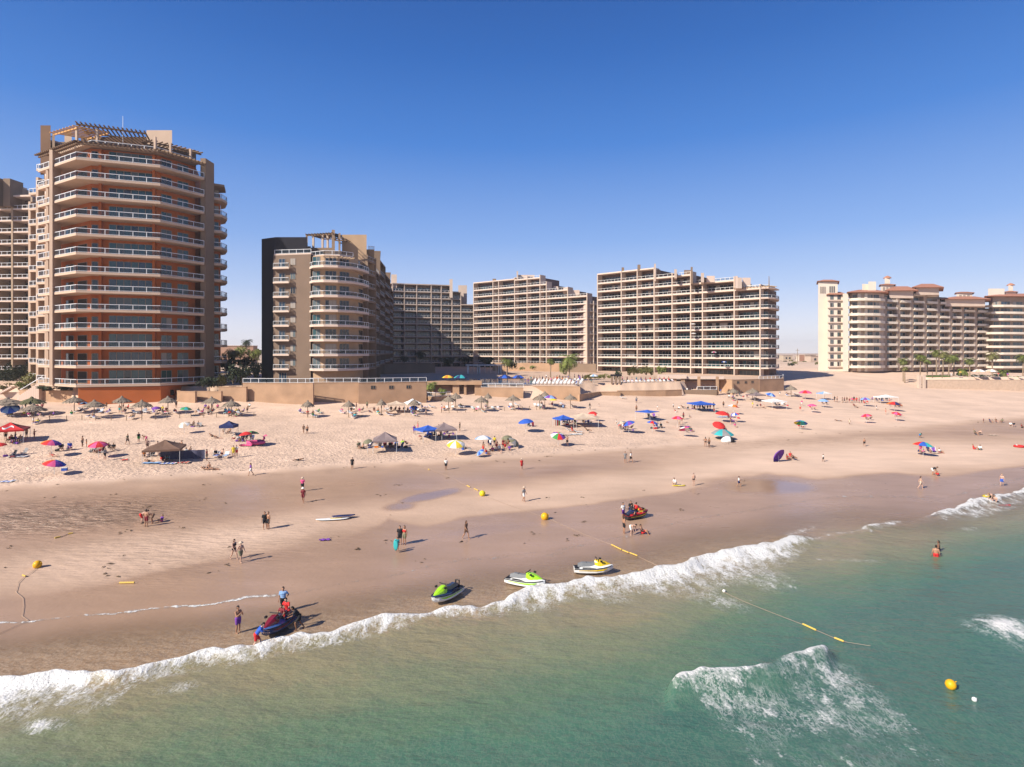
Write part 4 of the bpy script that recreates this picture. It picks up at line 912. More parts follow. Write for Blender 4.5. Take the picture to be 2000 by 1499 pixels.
def umb(px, py, cols, label, r=1.15, h=2.15, tilt=(0, 0), group='beach umbrellas', lie=False):
    g = ghit(px, py + 2, h)
    T = thing('beach_umbrella', label, 'umbrella', g, 0, group)
    key = (cols, r)
    if key not in UM: UM[key] = umb_meshes(cols, r, .85)
    tx, ty = math.radians(tilt[0]), math.radians(tilt[1])
    c = link('canopy', UM[key], T); c.location = (0, 0, h); c.rotation_euler = (tx, ty, px)
    up = Matrix.Rotation(ty, 3, 'Y') @ Matrix.Rotation(tx, 3, 'X') @ Vector((0, 0, .55 * r * .8))
    b = MB(); b.tube([(0, 0, -.2), (0, 0, h * .55), (0, 0, h)], .028, 5); b.tube([(0, 0, h), Vector((0, 0, h)) + up], .025, 5)
    b.build('pole', POLE, T); return T
def tent(px, py, w, col, label, h=2.0, depth=None, rot=.15, peak=1.1, fly=None, emblem=False, val=.28):
    g = ghit(px, py, h); T = thing('canopy_tent', label, 'tent', g, rot, 'pop up canopies on the beach')
    a = w / 2; d = (depth or w) / 2; b = MB()
    top = Vector((0, 0, h + peak)); pt = []
    n = 6
    for i in range(4):
        x0, y0 = [(-a, -d), (a, -d), (a, d), (-a, d)][i]; x1, y1 = [(a, -d), (a, d), (-a, d), (-a, -d)][i]
        for k in range(n):
            for m_ in range(4):
                def P(u, s): 
                    e = Vector((x0 + (x1 - x0) * u, y0 + (y1 - y0) * u, h)); q = top.lerp(e, s); q.z -= .22 * math.sin(math.pi * s) * (1 - .6 * abs(2 * u - 1)); return q
                u0, u1, s0, s1 = k / n, (k + 1) / n, m_ / 4, (m_ + 1) / 4
                if m_ == 0: b.add([top, P(u0, s1), P(u1, s1)], [(0, 1, 2)], i % 2 if fly else 0)
                else: b.add([P(u0, s0), P(u0, s1), P(u1, s1), P(u1, s0)], [(0, 1, 2, 3)], i % 2 if fly else 0)
            e0 = Vector((x0 + (x1 - x0) * k / n, y0 + (y1 - y0) * k / n, h)); e1 = Vector((x0 + (x1 - x0) * (k + 1) / n, y0 + (y1 - y0) * (k + 1) / n, h))
            dn = Vector((0, 0, -val)); b.add([e0, e0 + dn, e1 + dn, e1], [(0, 1, 2, 3)], i % 2 if fly else 0)
    b.build('canopy', [cm(col), cm(fly)] if fly else cm(col), T)
    for sx in (-1, 1):
        for sy in (-1, 1):
            b = MB(); b.tube([(sx * (a - .06), sy * (d - .06), -.8), (sx * (a - .06), sy * (d - .06), h)], .035, 5); b.build('leg', POLE, T)
    if emblem:
        b = MB(); pr = []
        for k in range(13):
            u = k / 12; x = -.75 + 1.5 * u; s_ = .55 + .16 * math.sin(u * 6.3); y = -d * s_ - .10; z = h + peak * (1 - s_) - .22 * math.sin(math.pi * s_) + .06; pr.append(Vector((x, y, z)))
        for p, q in zip(pr, pr[1:]): b.add([p + Vector((0, -.13, -.10)), q + Vector((0, -.13, -.10)), q + Vector((0, .13, .11)), p + Vector((0, .13, .11))], [(0, 1, 2, 3)])
        b.build('emblem', cm('w'), T)
    return T
def palapa_mesh(seed, m, r=1.75):
    q = random.Random(seed); b = MB(); N = 26
    for lay, (r0, z0, r1, z1) in enumerate([(.08, 1.02, .62, .58), (.35, .80, .90, .27), (.62, .54, 1.05, 0.0)]):
        for k in range(N):
            a0 = 2 * math.pi * (k + q.uniform(-.15, .15)) / N; a1 = 2 * math.pi * (k + 1 + q.uniform(-.1, .25)) / N
            e0 = r1 * q.uniform(.92, 1.10); e1 = r1 * q.uniform(.92, 1.10); dz = q.uniform(-.10, .05)
            b.add([(math.cos(a0) * r0 * r, math.sin(a0) * r0 * r, z0 * r * .62), (math.cos(a0) * e0 * r, math.sin(a0) * e0 * r, z1 * r * .62 + dz), (math.cos((a0 + a1) / 2) * e0 * r * 1.05, math.sin((a0 + a1) / 2) * e0 * r * 1.05, z1 * r * .62 + dz - .12), (math.cos(a1) * e1 * r, math.sin(a1) * e1 * r, z1 * r * .62 + dz), (math.cos(a1) * r0 * r, math.sin(a1) * r0 * r, z0 * r * .62)], [(0, 1, 2, 3, 4)])
    b.loft([[(.2 * r * math.cos(k * .785) * s_, .2 * r * math.sin(k * .785) * s_, z) for k in range(8)] for s_, z in ((1, r * .56), (.6, r * .7), (.1, r * .8))])
    return b.mesh('thatch', m)
PAL = [palapa_mesh(i, TH) for i in range(3)] + [palapa_mesh(9, THG)]
b = MB(); b.tube([(0, 0, -.4), (0, 0, 3.1)], [.09, .07], 6); PPOST = b.mesh('post', WOODPOST)
def palapa(px, py, label, v=0, s=1.0, h=2.35):
    g = ghit(px, py, h); T = thing('palapa', label, 'palapa', g, px, 'thatched palapas on the upper beach')
    c = link('thatch', PAL[v], T); c.location = (0, 0, h); c.scale = (s, s, 1); link('post', PPOST, T); return T
for px, py, lab, v, s in [(14, 790, 'big flat palapa at the left edge above the blue umbrella', 0, 1.6), (62, 788, 'dark green palapa below the stairs', 3, 1.25), (65, 802, 'grey palapa in front of the dark green palapa', 1, 1.15), (145, 786, 'palapa at the left corner of the orange base', 2, 1.05), (184, 794, 'palapa before the orange base, second from its left corner', 0, 1.1), (238, 786, 'palapa touching the middle of the orange base', 1, .95), (277, 794, 'palapa with white loungers under it, before the orange base', 2, 1.0), (328, 786, 'palapa at the right corner of the orange base', 0, .95), (413, 787, 'palapa before the second wall step', 1, 1.05), (452, 793, 'palapa before the diagonal shadow on the third wall step', 2, .95), (601, 794, 'small palapa before the sunlit wall with white railing', 0, .75), (681, 794, 'palapa before the recessed shaded wall', 1, .75), (745, 791, 'faint small palapa left of the white canopies', 2, .6), (809, 791, 'dark palapa right of the white canopies', 0, .75), (876, 784, 'front palapa at the beach gate', 1, .95), (890, 778, 'rear palapa at the beach gate', 2, .9), (940, 785, 'palapa left of the sunlit pool wall', 0, .95), (953, 778, 'small palapa behind, at the corner of the sunlit pool wall', 1, .6), (1002, 782, 'palapa before the right end of the sunlit pool wall', 2, 1.0), (1054, 781, 'palapa before the long shaded pool wall', 0, .95), (1064, 774, 'palapa behind, before the long shaded pool wall', 2, .7), (1114, 780, 'palapa before the pointed wall corner', 1, .9), (1432, 767, 'palapa left under the wall with three tiny openings', 2, 1.0), (1470, 767, 'palapa with a dark canopy under the wall with three tiny openings', 0, 1.1), (1545, 761, 'grey palapa beside the long building shadow', 1, 1.0)]:
    palapa(px, py, lab, v, s)
# tents
tent(20, 838, 4.4, 'r', 'red canopy tent with a white emblem and one dark side at the left edge', fly='m', emblem=True, rot=.5)
tent(322, 874, 4.9, 'h', 'large brown canopy tent with a dark windscreen', rot=.35, peak=1.15)
tent(447, 830, 2.5, 'n', 'small navy canopy tent over two seated sunbathers', rot=.1, peak=.75, val=.5)
tent(752, 858, 3.9, 'd', 'taupe canopy tent with a long row of chairs below', rot=.2, peak=1.25)
tent(836, 838, 3.9, 'b', 'blue canopy tent touching the brown one in mid beach', rot=.6, peak=.7)
tent(868, 837, 4.0, 'd', 'brown canopy tent just right of the blue canopy', rot=.3, peak=1.1)
tent(774, 789, 3.9, 'c', 'grey white canopy at the wall with three windows', rot=.2, peak=.7)
tent(806, 787, 3.3, 'w', 'white canopy beside the grey white one', rot=.5, peak=1.0)
tent(1100, 817, 3.3, 'b', 'blue canopy tent with a striped side cloth', rot=.5, peak=.7)
tent(1140, 815, 5.0, 'c', 'beige canopy tent right of the blue canopy with side cloth', rot=.2, peak=.9)
tent(1369, 788, 5.2, 'b', 'wide blue canopy sheltering a row of standing people', rot=.2, peak=.6)
tent(1264, 804, 4.0, 'b', 'blue flat square canopy alone in front of the low curved wall', rot=.78, peak=.4, val=.1)
tent(1512, 783, 4.6, 'w', 'white canopy near the right end wall', rot=.2, peak=.6)
tent(1730, 775, 6.0, 'w', 'long white canopy behind the row of standing people', rot=.1, depth=3, peak=.6)
tent(1609, 768, 3.0, 'w', 'white and blue low canopy right of the red umbrella', rot=.2, peak=.5, fly='l')
tent(1476, 771, 4.0, 'd', 'dark taupe canopy under the palapa at the right wall', rot=.3, peak=.8)
# umbrellas
RB = ('v', 'b', 't', 'g', 'y', 'o', 'r', 'p')
for a in [(20, 797, ('l', 'b'), 'tilted light blue umbrella under the big left palapa', 1.6, 1.5, (25, -20)), (100, 865, RB, 'rainbow umbrella, upper one of two at the left', 1.35, 1.9, (-6, 8)), (106, 905, RB, 'rainbow umbrella, lower one of two at the left', 1.35, 1.5, (-10, 8)), (-2, 869, ('r',), 'red umbrella cut by the left edge', 1.0, 1.6, (0, 8)), (192, 868, ('r', 'p'), 'red umbrella over black chairs between the rainbow umbrellas and the brown tent', 1.35, 1.8, (-8, 0)), (360, 828, ('c', 'w'), 'tilted beige umbrella above a seated couple', 1.0, 1.7, (-10, -25)), (480, 847, ('r',), 'red umbrella in front of a dark one near the pink inflatable', 1.1, 2.0, (-5, 5)), (492, 846, ('k', 'g'), 'dark umbrella partly behind the red one near the pink inflatable', 1.2, 1.9, (0, 8)), (305, 796, ('v',), 'low purple umbrella by the white loungers', .9, 1.2, (-12, 0)), (363, 798, ('t', 'g'), 'turquoise umbrella before the orange base right side', 1.2, 1.4, (-5, 0)), (718, 861, ('a',), 'small olive umbrella left of the taupe tent', .75, 2.0, (-10, -20)), (808, 795, ('b',), 'blue umbrella leaning under the white canopy', 1.0, 1.5, (-20, 10)), (1027, 823, ('b',), 'blue umbrella alone between the brown and blue canopies', 1.6, 2.0, (-5, 6)), (890, 866, ('w', 'y'), 'pale yellow umbrella tilted over a dark chair', 1.5, 1.8, (-10, 14)), (944, 856, ('w', 'w', 'l'), 'white umbrella with a blue part beside the crowd', 1.5, 2.2, (0, 6)), (990, 856, ('a',), 'left one of two olive umbrellas lying tilted', 1.0, 1.4, (-30, 20)), (1004, 862, ('a', 'e'), 'right one of two olive umbrellas lying tilted', 1.15, 1.0, (-30, 25)), (938, 882, ('l', 'b'), 'light blue umbrella set low at the feet of the crowd', .75, .8, (-40, -10)), (1158, 806, ('r',), 'small red umbrella behind the beige canopy', 1.1, 1.8, (0, 0)), (1090, 850, ('w', 'g', 'r', 'v'), 'white, green and red umbrella tilted on open sand', 1.4, 1.7, (-20, -10)), (1228, 826, ('v', 'b'), 'purple umbrella with a grey one, mid right', 1.3, 2.0, (-10, 18)), (1213, 825, ('e', 'c'), 'grey umbrella left of the purple one', 1.1, 2.0, (-10, -15)), (1274, 825, ('b', 'r', 'l'), 'blue and red umbrella over black chairs', 1.2, 1.9, (-10, 0)), (1323, 816, ('r', 'p'), 'red umbrella before the wide blue canopy', 1.3, 2.0, (0, 0)), (1338, 837, ('t', 'w', 'p', 'r'), 'turquoise, white and pink umbrella in front of the purple clothed group', 1.3, 1.5, (-20, -10)), (1432, 793, ('l', 'w', 'o', 'r'), 'blue and orange umbrella right of the wide blue canopy', 1.4, 1.9, (-8, 8)), (1411, 807, ('r',), 'red umbrella, upper one of the right group', 1.6, 1.9, (-6, 0)), (1436, 808, ('w', 'b', 'r'), 'white, blue and red umbrella at the upper red one', 1.0, 1.8, (0, 14)), (1404, 829, ('r',), 'big red umbrella, lower one of the right group', 1.3, 1.9, (-28, -12)), (1505, 770, ('b', 'l'), 'blue umbrella before the right end wall', 1.5, 1.9, (-15, -10)), (1573, 766, ('r', 'p'), 'red umbrella with pale side beyond the end wall', 2.0, 1.9, (0, 0)), (1608, 782, ('l',), 'light blue umbrella below the white and blue canopy', 1.5, 1.8, (0, 0)), (1586, 791, ('p',), 'pink umbrella on the right beach', 1.2, 1.8, (0, 0)), (1564, 825, ('b', 't', 'g', 'y', 'r'), 'colourful umbrella standing alone on the right beach', 1.4, 1.5, (-25, 0)), (1690, 779, ('l', 'v'), 'light blue umbrella at the end of the standing row', 1.5, 2.0, (0, 0)), (1747, 789, ('o', 'r', 'n'), 'orange umbrella with navy edge right of the long white canopy', 2.0, 1.8, (0, 8)), (1692, 811, ('r', 'p'), 'red umbrella, left of the two low right ones', 1.2, 1.7, (-10, 5)), (1751, 807, ('r', 'p'), 'red umbrella, right of the two low right ones', 1.2, 1.7, (-10, 5)), (1803, 869, ('r', 'b', 't', 'y'), 'rainbow umbrella over a navy chair on the wet right beach', 1.6, 1.8, (-4, 8)), (1521, 889, ('v',), 'purple umbrella tipped over on the wet sand', 1.3, .95, (-62, -15)), (1075, 776, ('v', 'l'), 'purple and light blue umbrella among the palapas at the shaded pool wall', 1.8, 2.2, (0, 6)), (1081, 780, ('y',), 'yellow umbrella among the palapas at the shaded pool wall', 1.0, 1.9, (0, 0)), (1411, 846, ('t', 'e'), 'wide striped turquoise umbrella set low above the white float', 2.2, 1.0, (-4, 0)), (1912, 737, ('c', 'w'), 'left cream umbrella in the hotel garden', 2.2, 2.2, (0, 0)), (1936, 737, ('w', 'c'), 'right cream umbrella in the hotel garden', 2.2, 2.2, (0, 0)), (165, 787, ('n', 'l'), 'dark blue umbrella behind the palapa beside the orange base', .9, 1.5, (0, 0)), (1160, 734, ('l', 'w'), 'light blue umbrella on the pool deck', 1.3, 2.2, (0, 0)), (986, 747, ('b', 'n'), 'blue umbrella on the pool side, left', 2.0, 2.2, (0, 0)), (1012, 747, ('b', 'n'), 'second blue umbrella on the pool side', 1.8, 2.2, (0, 0)), (900, 741, ('t', 'n'), 'dark turquoise umbrella on the shaded pool side', 2.0, 2.2, (0, 0)), (875, 736, ('y', 'o'), 'yellow umbrella on the shaded pool side', 1.7, 2.2, (0, 0))]:
    umb(a[0], a[1], a[2], a[3], a[4], a[5], a[6])
# patio umbrellas on balconies of the largest block
for px, py, d, c, lab in [(1355, 628.5, 226.6, ('w',), 'white umbrella opened on an upper balcony of the largest block'), (1356, 653, 226.8, ('w',), 'white umbrella opened on a middle balcony of the largest block'), (1396, 692, 221.6, ('w', 'p'), 'white and pink umbrella on a lower balcony of the largest block'), (1416, 710.5, 218.4, ('b', 'w'), 'blue umbrella on the second balcony row of the largest block')]:
    x, y = pd(px, d); k = round((zt(py, d) - 2.0 - 12.1) / 3.75); z = 12.1 + 3.75 * k
    T = thing('patio_umbrella', lab, 'umbrella', (x, y + .9, z), 0, 'patio umbrellas on balconies')
    cme = link('canopy', umb_meshes(c, 1.1, .6), T); cme.location = (0, 0, 2.0)
    bb = MB(); bb.tube([(0, 0, 0), (0, 0, 2.4)], .03, 5); bb.build('pole', POLE, T)

# chairs, loungers, towels, coolers
def chair_meshes(c):
    b = MB(); b.box((0, -.02, .28), (.56, .52, .05)); s = b.mesh('seat', cm(c))
    b = MB(); b.box((0, .36, .60), (.56, .05, .72), 0, 0, Matrix.Rotation(math.radians(-22), 3, 'X')); k = b.mesh('backrest', cm(c))
    b = MB()
    for x in (-.3, .3): b.tube([(x, -.3, 0), (x, -.26, .5), (x, .3, .52)], .02, 5); b.tube([(x, -.25, .27), (x, .34, 0)], .02, 5); b.tube([(x, .22, .27), (x, .5, .98)], .02, 5)
    f = b.mesh('frame', POLE); return s, k, f
CHM = {}
NCH = []
def chair(px, py, c, lab, rz=None):
    if c not in CHM: CHM[c] = chair_meshes(c)
    T = thing('beach_chair', lab, 'chair', hit(px, py), R.uniform(-.8, .8) if rz is None else rz, 'folding chairs on the beach')
    for me, nm in zip(CHM[c], ('seat', 'backrest', 'frame')): link(nm, me, T)
    NCH.append(T); return T
b = MB(); b.box((0, -.35, .32), (.62, 1.25, .07)); LS = b.mesh('seat', WHITE)
b = MB(); b.box((0, .5, .52), (.62, .7, .07), 0, 0, Matrix.Rotation(math.radians(38), 3, 'X')); LB_ = b.mesh('backrest', WHITE)
b = MB()
for x in (-.26, .26):
    for y in (-.85, .15): b.box((x, y, .15), (.05, .05, .3))
LL = b.mesh('frame', WHITE)
LTOW = {}
def lounger(px, py, lab, rz=0.0, towel=None, group='white sun loungers on the beach', pos=None):
    T = thing('sun_lounger', lab, 'sun lounger', pos if pos is not None else hit(px, py), rz, group)
    for me, nm in ((LS, 'seat'), (LB_, 'backrest'), (LL, 'frame')): link(nm, me, T)
    if towel:
        if towel not in LTOW: bb = MB(); bb.box((0, -.3, .37), (.5, 1.1, .02)); LTOW[towel] = bb.mesh('cushion', cm(towel))
        link('cushion', LTOW[towel], T)
    return T
def towel(px, py, c, lab, w=1.0, L=1.9, rz=.3, c2=None):
    b = MB(); n = 8
    for i in range(n):
        for j in range(3):
            q = []
            for (u, v) in ((i, j), (i + 1, j), (i + 1, j + 1), (i, j + 1)):
                x = (u / n - .5) * L; y = (v / 3 - .5) * w; q.append((x, y, .05 + .03 * math.sin(u * 1.7 + v) + .02 * math.cos(v * 2.3 + px)))
            b.add(q, [(0, 1, 2, 3)], i % 2 if c2 else 0)
    o = b.build('beach_towel', [cm(c), cm(c2)] if c2 else cm(c)); o.location = hit(px, py) + Vector((0, 0, .03)); o.rotation_euler = (0, 0, rz)
    return tag(o, lab, 'towel', 'towels spread on the sand')
for px, py, c, lab in [(118, 880, 'k', 'black chair right of the upper rainbow umbrella'), (136, 878, 'v', 'purple chair right of the black one by the upper rainbow umbrella'), (25, 892, 'k', 'large black chair near the left edge below the red tent'), (46, 888, 'e', 'grey chair beside the large black chair at the left'), (184, 884, 'k', 'black chair under the red umbrella, left'), (198, 884, 'm', 'maroon chair under the red umbrella, right'), (25, 865, 'v', 'purple chair under the red emblem tent, left'), (38, 864, 'n', 'navy chair under the red emblem tent, right'), (297, 891, 'k', 'black chair under the brown tent, left'), (316, 892, 'h', 'brown chair under the brown tent, middle'), (328, 897, 't', 'turquoise chair at the front of the brown tent'), (376, 835, 'h', 'brown chair of the seated couple, left'), (388, 836, 'e', 'grey chair of the seated couple, right'), (420, 893, 'k', 'black chair left of the blue striped loungers'), (472, 862, 'k', 'black chair at the pink inflatable, left'), (491, 861, 'n', 'navy chair at the pink inflatable, right'), (700, 876, 'a', 'olive chair at the left end of the taupe tent row'), (722, 874, 'n', 'navy chair, second of the taupe tent row'), (742, 874, 'k', 'black chair, third of the taupe tent row'), (752, 875, 'n', 'navy chair, fourth of the taupe tent row'), (762, 875, 'm', 'maroon chair, fifth of the taupe tent row'), (773, 875, 'b', 'blue chair, sixth of the taupe tent row'), (783, 875, 'n', 'navy chair at the right end of the taupe tent row'), (833, 855, 'b', 'blue chair under the blue canopy, left'), (840, 856, 'b', 'blue chair under the blue canopy, beside the left one'), (850, 853, 'k', 'black chair under the blue canopy'), (873, 848, 'v', 'purple chair under the brown canopy'), (899, 876, 'k', 'black chair beside the pale yellow umbrella, left'), (906, 877, 'e', 'grey chair beside the pale yellow umbrella, right'), (1032, 833, 'k', 'black chair under the lone blue umbrella, left'), (1041, 834, 'm', 'maroon chair under the lone blue umbrella, right'), (1106, 828, 'k', 'black chair under the blue canopy with side cloth'), (1122, 829, 'k', 'black chair between the blue and beige canopies'), (1139, 826, 'k', 'large black chair under the beige canopy'), (1149, 826, 'n', 'navy chair under the beige canopy'), (1213, 840, 'h', 'brown chair under the grey umbrella'), (1224, 841, 'm', 'maroon chair under the purple umbrella'), (1267, 816, 'k', 'black chair under the lone square canopy, left'), (1277, 816, 'v', 'purple chair under the lone square canopy, right'), (1283, 837, 'n', 'navy chair under the blue and red umbrella, left'), (1292, 837, 'k', 'black chair under the blue and red umbrella, right'), (1423, 816, 'm', 'maroon chair by the upper red umbrella, left'), (1430, 816, 'v', 'purple chair by the upper red umbrella, right'), (1408, 840, 'b', 'blue chair by the big red umbrella'), (1816, 884, 'n', 'navy chair under the wet sand rainbow umbrella'), (1824, 884, 'v', 'purple chair under the wet sand rainbow umbrella'), (1358, 801, 'o', 'orange chair under the wide blue canopy'), (1377, 801, 'k', 'black chair under the wide blue canopy'), (1516, 792, 'k', 'black chair under the white canopy by the right end wall'), (1528, 792, 'w', 'white chair under the white canopy by the right end wall'), (1722, 783, 'k', 'black chair under the long white canopy, left'), (1732, 783, 'n', 'navy chair under the long white canopy, right'), (1447, 775, 'k', 'black chair under the left right-wall palapa')]:
    chair(px, py, c, lab)
for px, py, lab, rz, tw_ in [(160, 803, 'white lounger left under the second palapa of the orange base', 1.3, 'p'), (197, 807, 'white lounger with light blue cushion right of the second palapa', .4, 'l'), (211, 808, 'white lounger with purple cushion right of the second palapa', .2, 'v'), (264, 808, 'white lounger left of the post of the palapa with loungers', 1.2, None), (284, 807, 'white lounger just right of the post of the palapa with loungers', 1.0, None), (300, 808, 'lounger with purple cushion right of the palapa with loungers', .6, 'v'), (391, 808, 'lounger with pink cushion below the second wall step', 1.0, 'p'), (441, 809, 'lounger with turquoise cushion under the diagonal shadow palapa', .2, 't'), (451, 808, 'white lounger under the diagonal shadow palapa', .1, None), (467, 810, 'white lounger right of the diagonal shadow palapa', .9, 'w'), (424, 893, 'blue cushioned lounger, left of two near the brown tent', .2, 'b'), (442, 893, 'blue cushioned lounger, right of two near the brown tent', .2, 'l'), (588, 808, 'lounger with purple cushion by the small wall palapa', 1.1, 'v'), (622, 808, 'lounger with green cushion right of the small wall palapa', 1.2, 'g'), (668, 808, 'white lounger under the recessed wall palapa, left', 1.0, 'p'), (684, 809, 'lounger with blue cushion under the recessed wall palapa', .8, 'l'), (757, 804, 'white lounger left under the grey white canopy', .9, None), (828, 797, 'lounger with purple cushion beside the round planter', 1.3, 'v'), (843, 797, 'lounger with navy cushion beside the round planter', 1.2, 'n'), (818, 804, 'white lounger in front of the white canopy', 1.0, None), (873, 799, 'white lounger at the front gate palapa, left', .2, None), (884, 799, 'white lounger at the front gate palapa, right', .1, 'c'), (898, 797, 'lounger with navy cushion right of the front gate palapa', .3, 'n'), (924, 800, 'lounger with turquoise cushion under the pool wall left palapa', .5, 't'), (934, 800, 'lounger with pink cushion under the pool wall left palapa', .2, 'p'), (963, 800, 'lounger with teal cushion right of the pool wall left palapa', .4, 't'), (974, 800, 'lounger with red cushion right of the pool wall left palapa', .4, 'r'), (998, 794, 'white lounger under the sunlit pool wall palapa', .2, None), (1010, 793, 'lounger with grey cushion under the sunlit pool wall palapa', .9, 'e'), (1045, 794, 'white lounger under the shaded pool wall palapa, left', .1, None), (1052, 795, 'white lounger under the shaded pool wall palapa, right', .1, 'l'), (1098, 792, 'white lounger under the wall corner palapa', .6, 'v'), (1112, 843, 'white lounger with dark cushion right of the tilted green and red umbrella', 1.4, 'k'), (1128, 846, 'white lounger further right of the tilted green and red umbrella', 1.4, 'n'), (1873, 754, 'white lounger by the signpost before the garden wall', 1.3, None), (1905, 756, 'white lounger before the garden wall, first right of the signpost', 1.3, None), (1925, 755, 'white lounger before the garden wall, second right of the signpost', 1.3, None), (1946, 755, 'white lounger before the garden wall, third right of the signpost', 1.3, None), (1972, 755, 'white lounger before the garden wall, fourth right of the signpost', 1.3, None), (1992, 754, 'white lounger before the garden wall at the right edge', 1.3, None), (1553, 770, 'white lounger under the grey palapa in front of the building shadow', 1.2, None), (1216, 779, 'white lounger on the sand at the foot of the low curved wall', 1.1, 'k')]:
    lounger(px, py, lab, rz, tw_)
for r_ in range(4):
    for i in range(13):
        px = 1042 + i * 7.6 + r_ * 1.5; d = 166 + r_ * 6.5; x, y = pd(px, d)
        lounger(0, 0, 'white sun lounger in the crowded rows on the sunny pool deck', R.uniform(-.1, .1), R.choice([None, None, 'b', 'l', 'c']), 'lounger rows on the pool deck', (x, y, float(zg(x, y))))
for i in range(14):
    px = 1212 + i * 7.8; d = 175.5 + i * .35; x, y = pd(px, d)
    lounger(0, 0, 'white sun lounger in the single row on the low curved terrace', R.uniform(-.1, .1), R.choice([None, 'l', 'p', 'w']), 'lounger row on the curved terrace', (x, y, float(zg(x, y))))
for a in [(10, 941, 'b', 'blue and white towel at the left edge', 1.2, 2.2, .1, 'w'), (296, 905, 'l', 'light blue towel left before the brown tent', 1.2, 2.4, .1, None), (328, 906, 'b', 'blue and white towel before the brown tent', 1.2, 2.4, .1, 'w'), (356, 904, 'r', 'reddish striped towel right before the brown tent', 1.0, 2.2, .1, 'c'), (36, 893, 'w', 'white and navy towel under the large black chair', 1.2, 2.6, .2, 'n'), (1410, 815, 'l', 'light blue towel under the upper red umbrella', 1.6, 3.2, .1, None), (1112, 833, 'r', 'red cloth on the sand under the blue canopy', 1.2, 3.0, .1, 'p'), (634, 1056, 'v', 'small purple cloth lying on the wet sand alone', .5, 1.0, .2, None), (1828, 886, 'c', 'pale towel beside the navy chair on the wet sand', .9, 1.6, .1, None), (1940, 851, 'c', 'pale towel on the far right wet sand', .9, 1.8, .0, None), (243, 899, 'r', 'small red cloth on the sand left of the brown tent', .6, .9, .5, None), (1125, 849, 'w', 'white towel under the white loungers on open sand', 1.3, 2.6, .1, None), (1060, 797, 't', 'turquoise towel by the shaded pool wall loungers', 1, 2, .2, None), (700, 812, 'c', 'pale towel before the recessed wall palapa', 1, 2, .1, None)]:
    towel(a[0], a[1], a[2], a[3], a[4], a[5], a[6], a[7])
ws = thing('windscreen', 'long dark blue windscreen standing right of the brown tent', 'windscreen', hit(357, 897), .12)
b = MB(); n_ = 24
vs = [(-3.2 + 6.4 * i / n_, .12 * math.sin(i * .9), z) for z in (0, 1.35) for i in range(n_ + 1)]
b.add(vs, [(i, i + 1, n_ + 2 + i, n_ + 1 + i) for i in range(n_)]); b.build('screen', mat('navy_fabric', (.06, .06, .11), .7, .25, 2), ws)
for i in range(5):
    b = MB(); b.tube([(-3.2 + 1.6 * i, .05, -.2), (-3.2 + 1.6 * i, .05, 1.5)], .025, 5); b.build('pole', POLE, ws)
sc_ = thing('side_cloth', 'striped red and white side cloth hanging at the left of the blue canopy', 'side cloth', hit(1090, 832), .5)
b = MB()
for i in range(8): b.add([(-.7 + .175 * i, .05 * (i % 2), .05), (-.7 + .175 * (i + 1), .05 * ((i + 1) % 2), .05), (-.7 + .175 * (i + 1), .05 * ((i + 1) % 2), 1.95), (-.7 + .175 * i, .05 * (i % 2), 1.95)], [(0, 1, 2, 3)], i % 3)
b.build('cloth', [cm('r'), cm('w'), cm('g')], sc_)
def cooler(px, py, c, lab):
    T = thing('cooler_box', lab, 'cooler', hit(px, py), R.uniform(-.5, .5), 'cooler boxes on the beach'); b = MB(); b.box((0, 0, .2), (.65, .4, .4)); b.build('body', cm(c), T)
    b = MB(); b.box((0, 0, .43), (.68, .43, .07)); b.build('lid', cm('w'), T)
    b = MB(); b.tube([(-.33, 0, .3), (-.36, -.05, .5), (.36, -.05, .5), (.33, 0, .3)], .02, 5); b.build('handle', cm('w'), T)
for px, py, c, lab in [(126, 920, 'b', 'blue cooler beside the lower rainbow umbrella'), (343, 884, 'b', 'bright blue cooler before the windscreen'), (1108, 831, 'r', 'red cooler under the blue canopy with side cloth'), (1280, 838, 'r', 'red cooler by the blue and red umbrella'), (735, 875, 'o', 'orange cooler left in the taupe tent row'), (863, 852, 'w', 'white cooler under the brown canopy')]: cooler(px, py, c, lab)
# inflatables, boards, floats
def loftring(path, r, n=10): b = MB(); b.tube(path, r, n); return b
fl = thing('inflatable_flamingo', 'bright pink inflatable with a raised neck lying on the sand', 'inflatable', hit(500, 868), .2)
b = MB(); b.tube([(1.25 * math.cos(a), .8 * math.sin(a), .3) for a in [k * 2 * math.pi / 20 for k in range(21)]], .3, 8, 0, False); b.build('ring', cm('p'), fl, True)
b = MB(); b.tube([(1.1, 0, .4), (1.35, 0, .9), (1.3, 0, 1.4), (1.55, 0, 1.55), (1.8, 0, 1.35)], [.2, .17, .14, .15, .07], 8); b.build('neck', cm('p'), fl, True)
b = MB(); b.tube([(-1.2, 0, .4), (-1.6, 0, .8)], [.22, .06], 8); b.build('tail', cm('p'), fl, True)
mt = thing('air_mattress', 'pink air mattress in front of the pink inflatable', 'inflatable', hit(481, 871), .1)
b = MB()
for k in range(5): b.tube([(-1.0, -.36 + .18 * k, .13), (1.0, -.36 + .18 * k, .13)], .11, 8)
b.build('tubes', cm('p'), mt, True)
b = MB(); b.tube([(.95, -.4, .2), (.95, .4, .2)], .13, 8); b.build('headrest', cm('p'), mt, True)
pt_ = thing('pop_up_shelter', 'white and black domed beach shelter right of the striped umbrella', 'beach shelter', hit(1421, 863), .1)
b = MB(); b.loft([[(1.3 * math.cos(t) * math.cos(p), .95 * math.sin(t) * math.cos(p), 1.05 * math.sin(p)) for t in [k * 2 * math.pi / 16 for k in range(16)]] for p in [0, .3, .6, .9, 1.2, 1.5]]); b.build('shell', cm('w'), pt_, True)
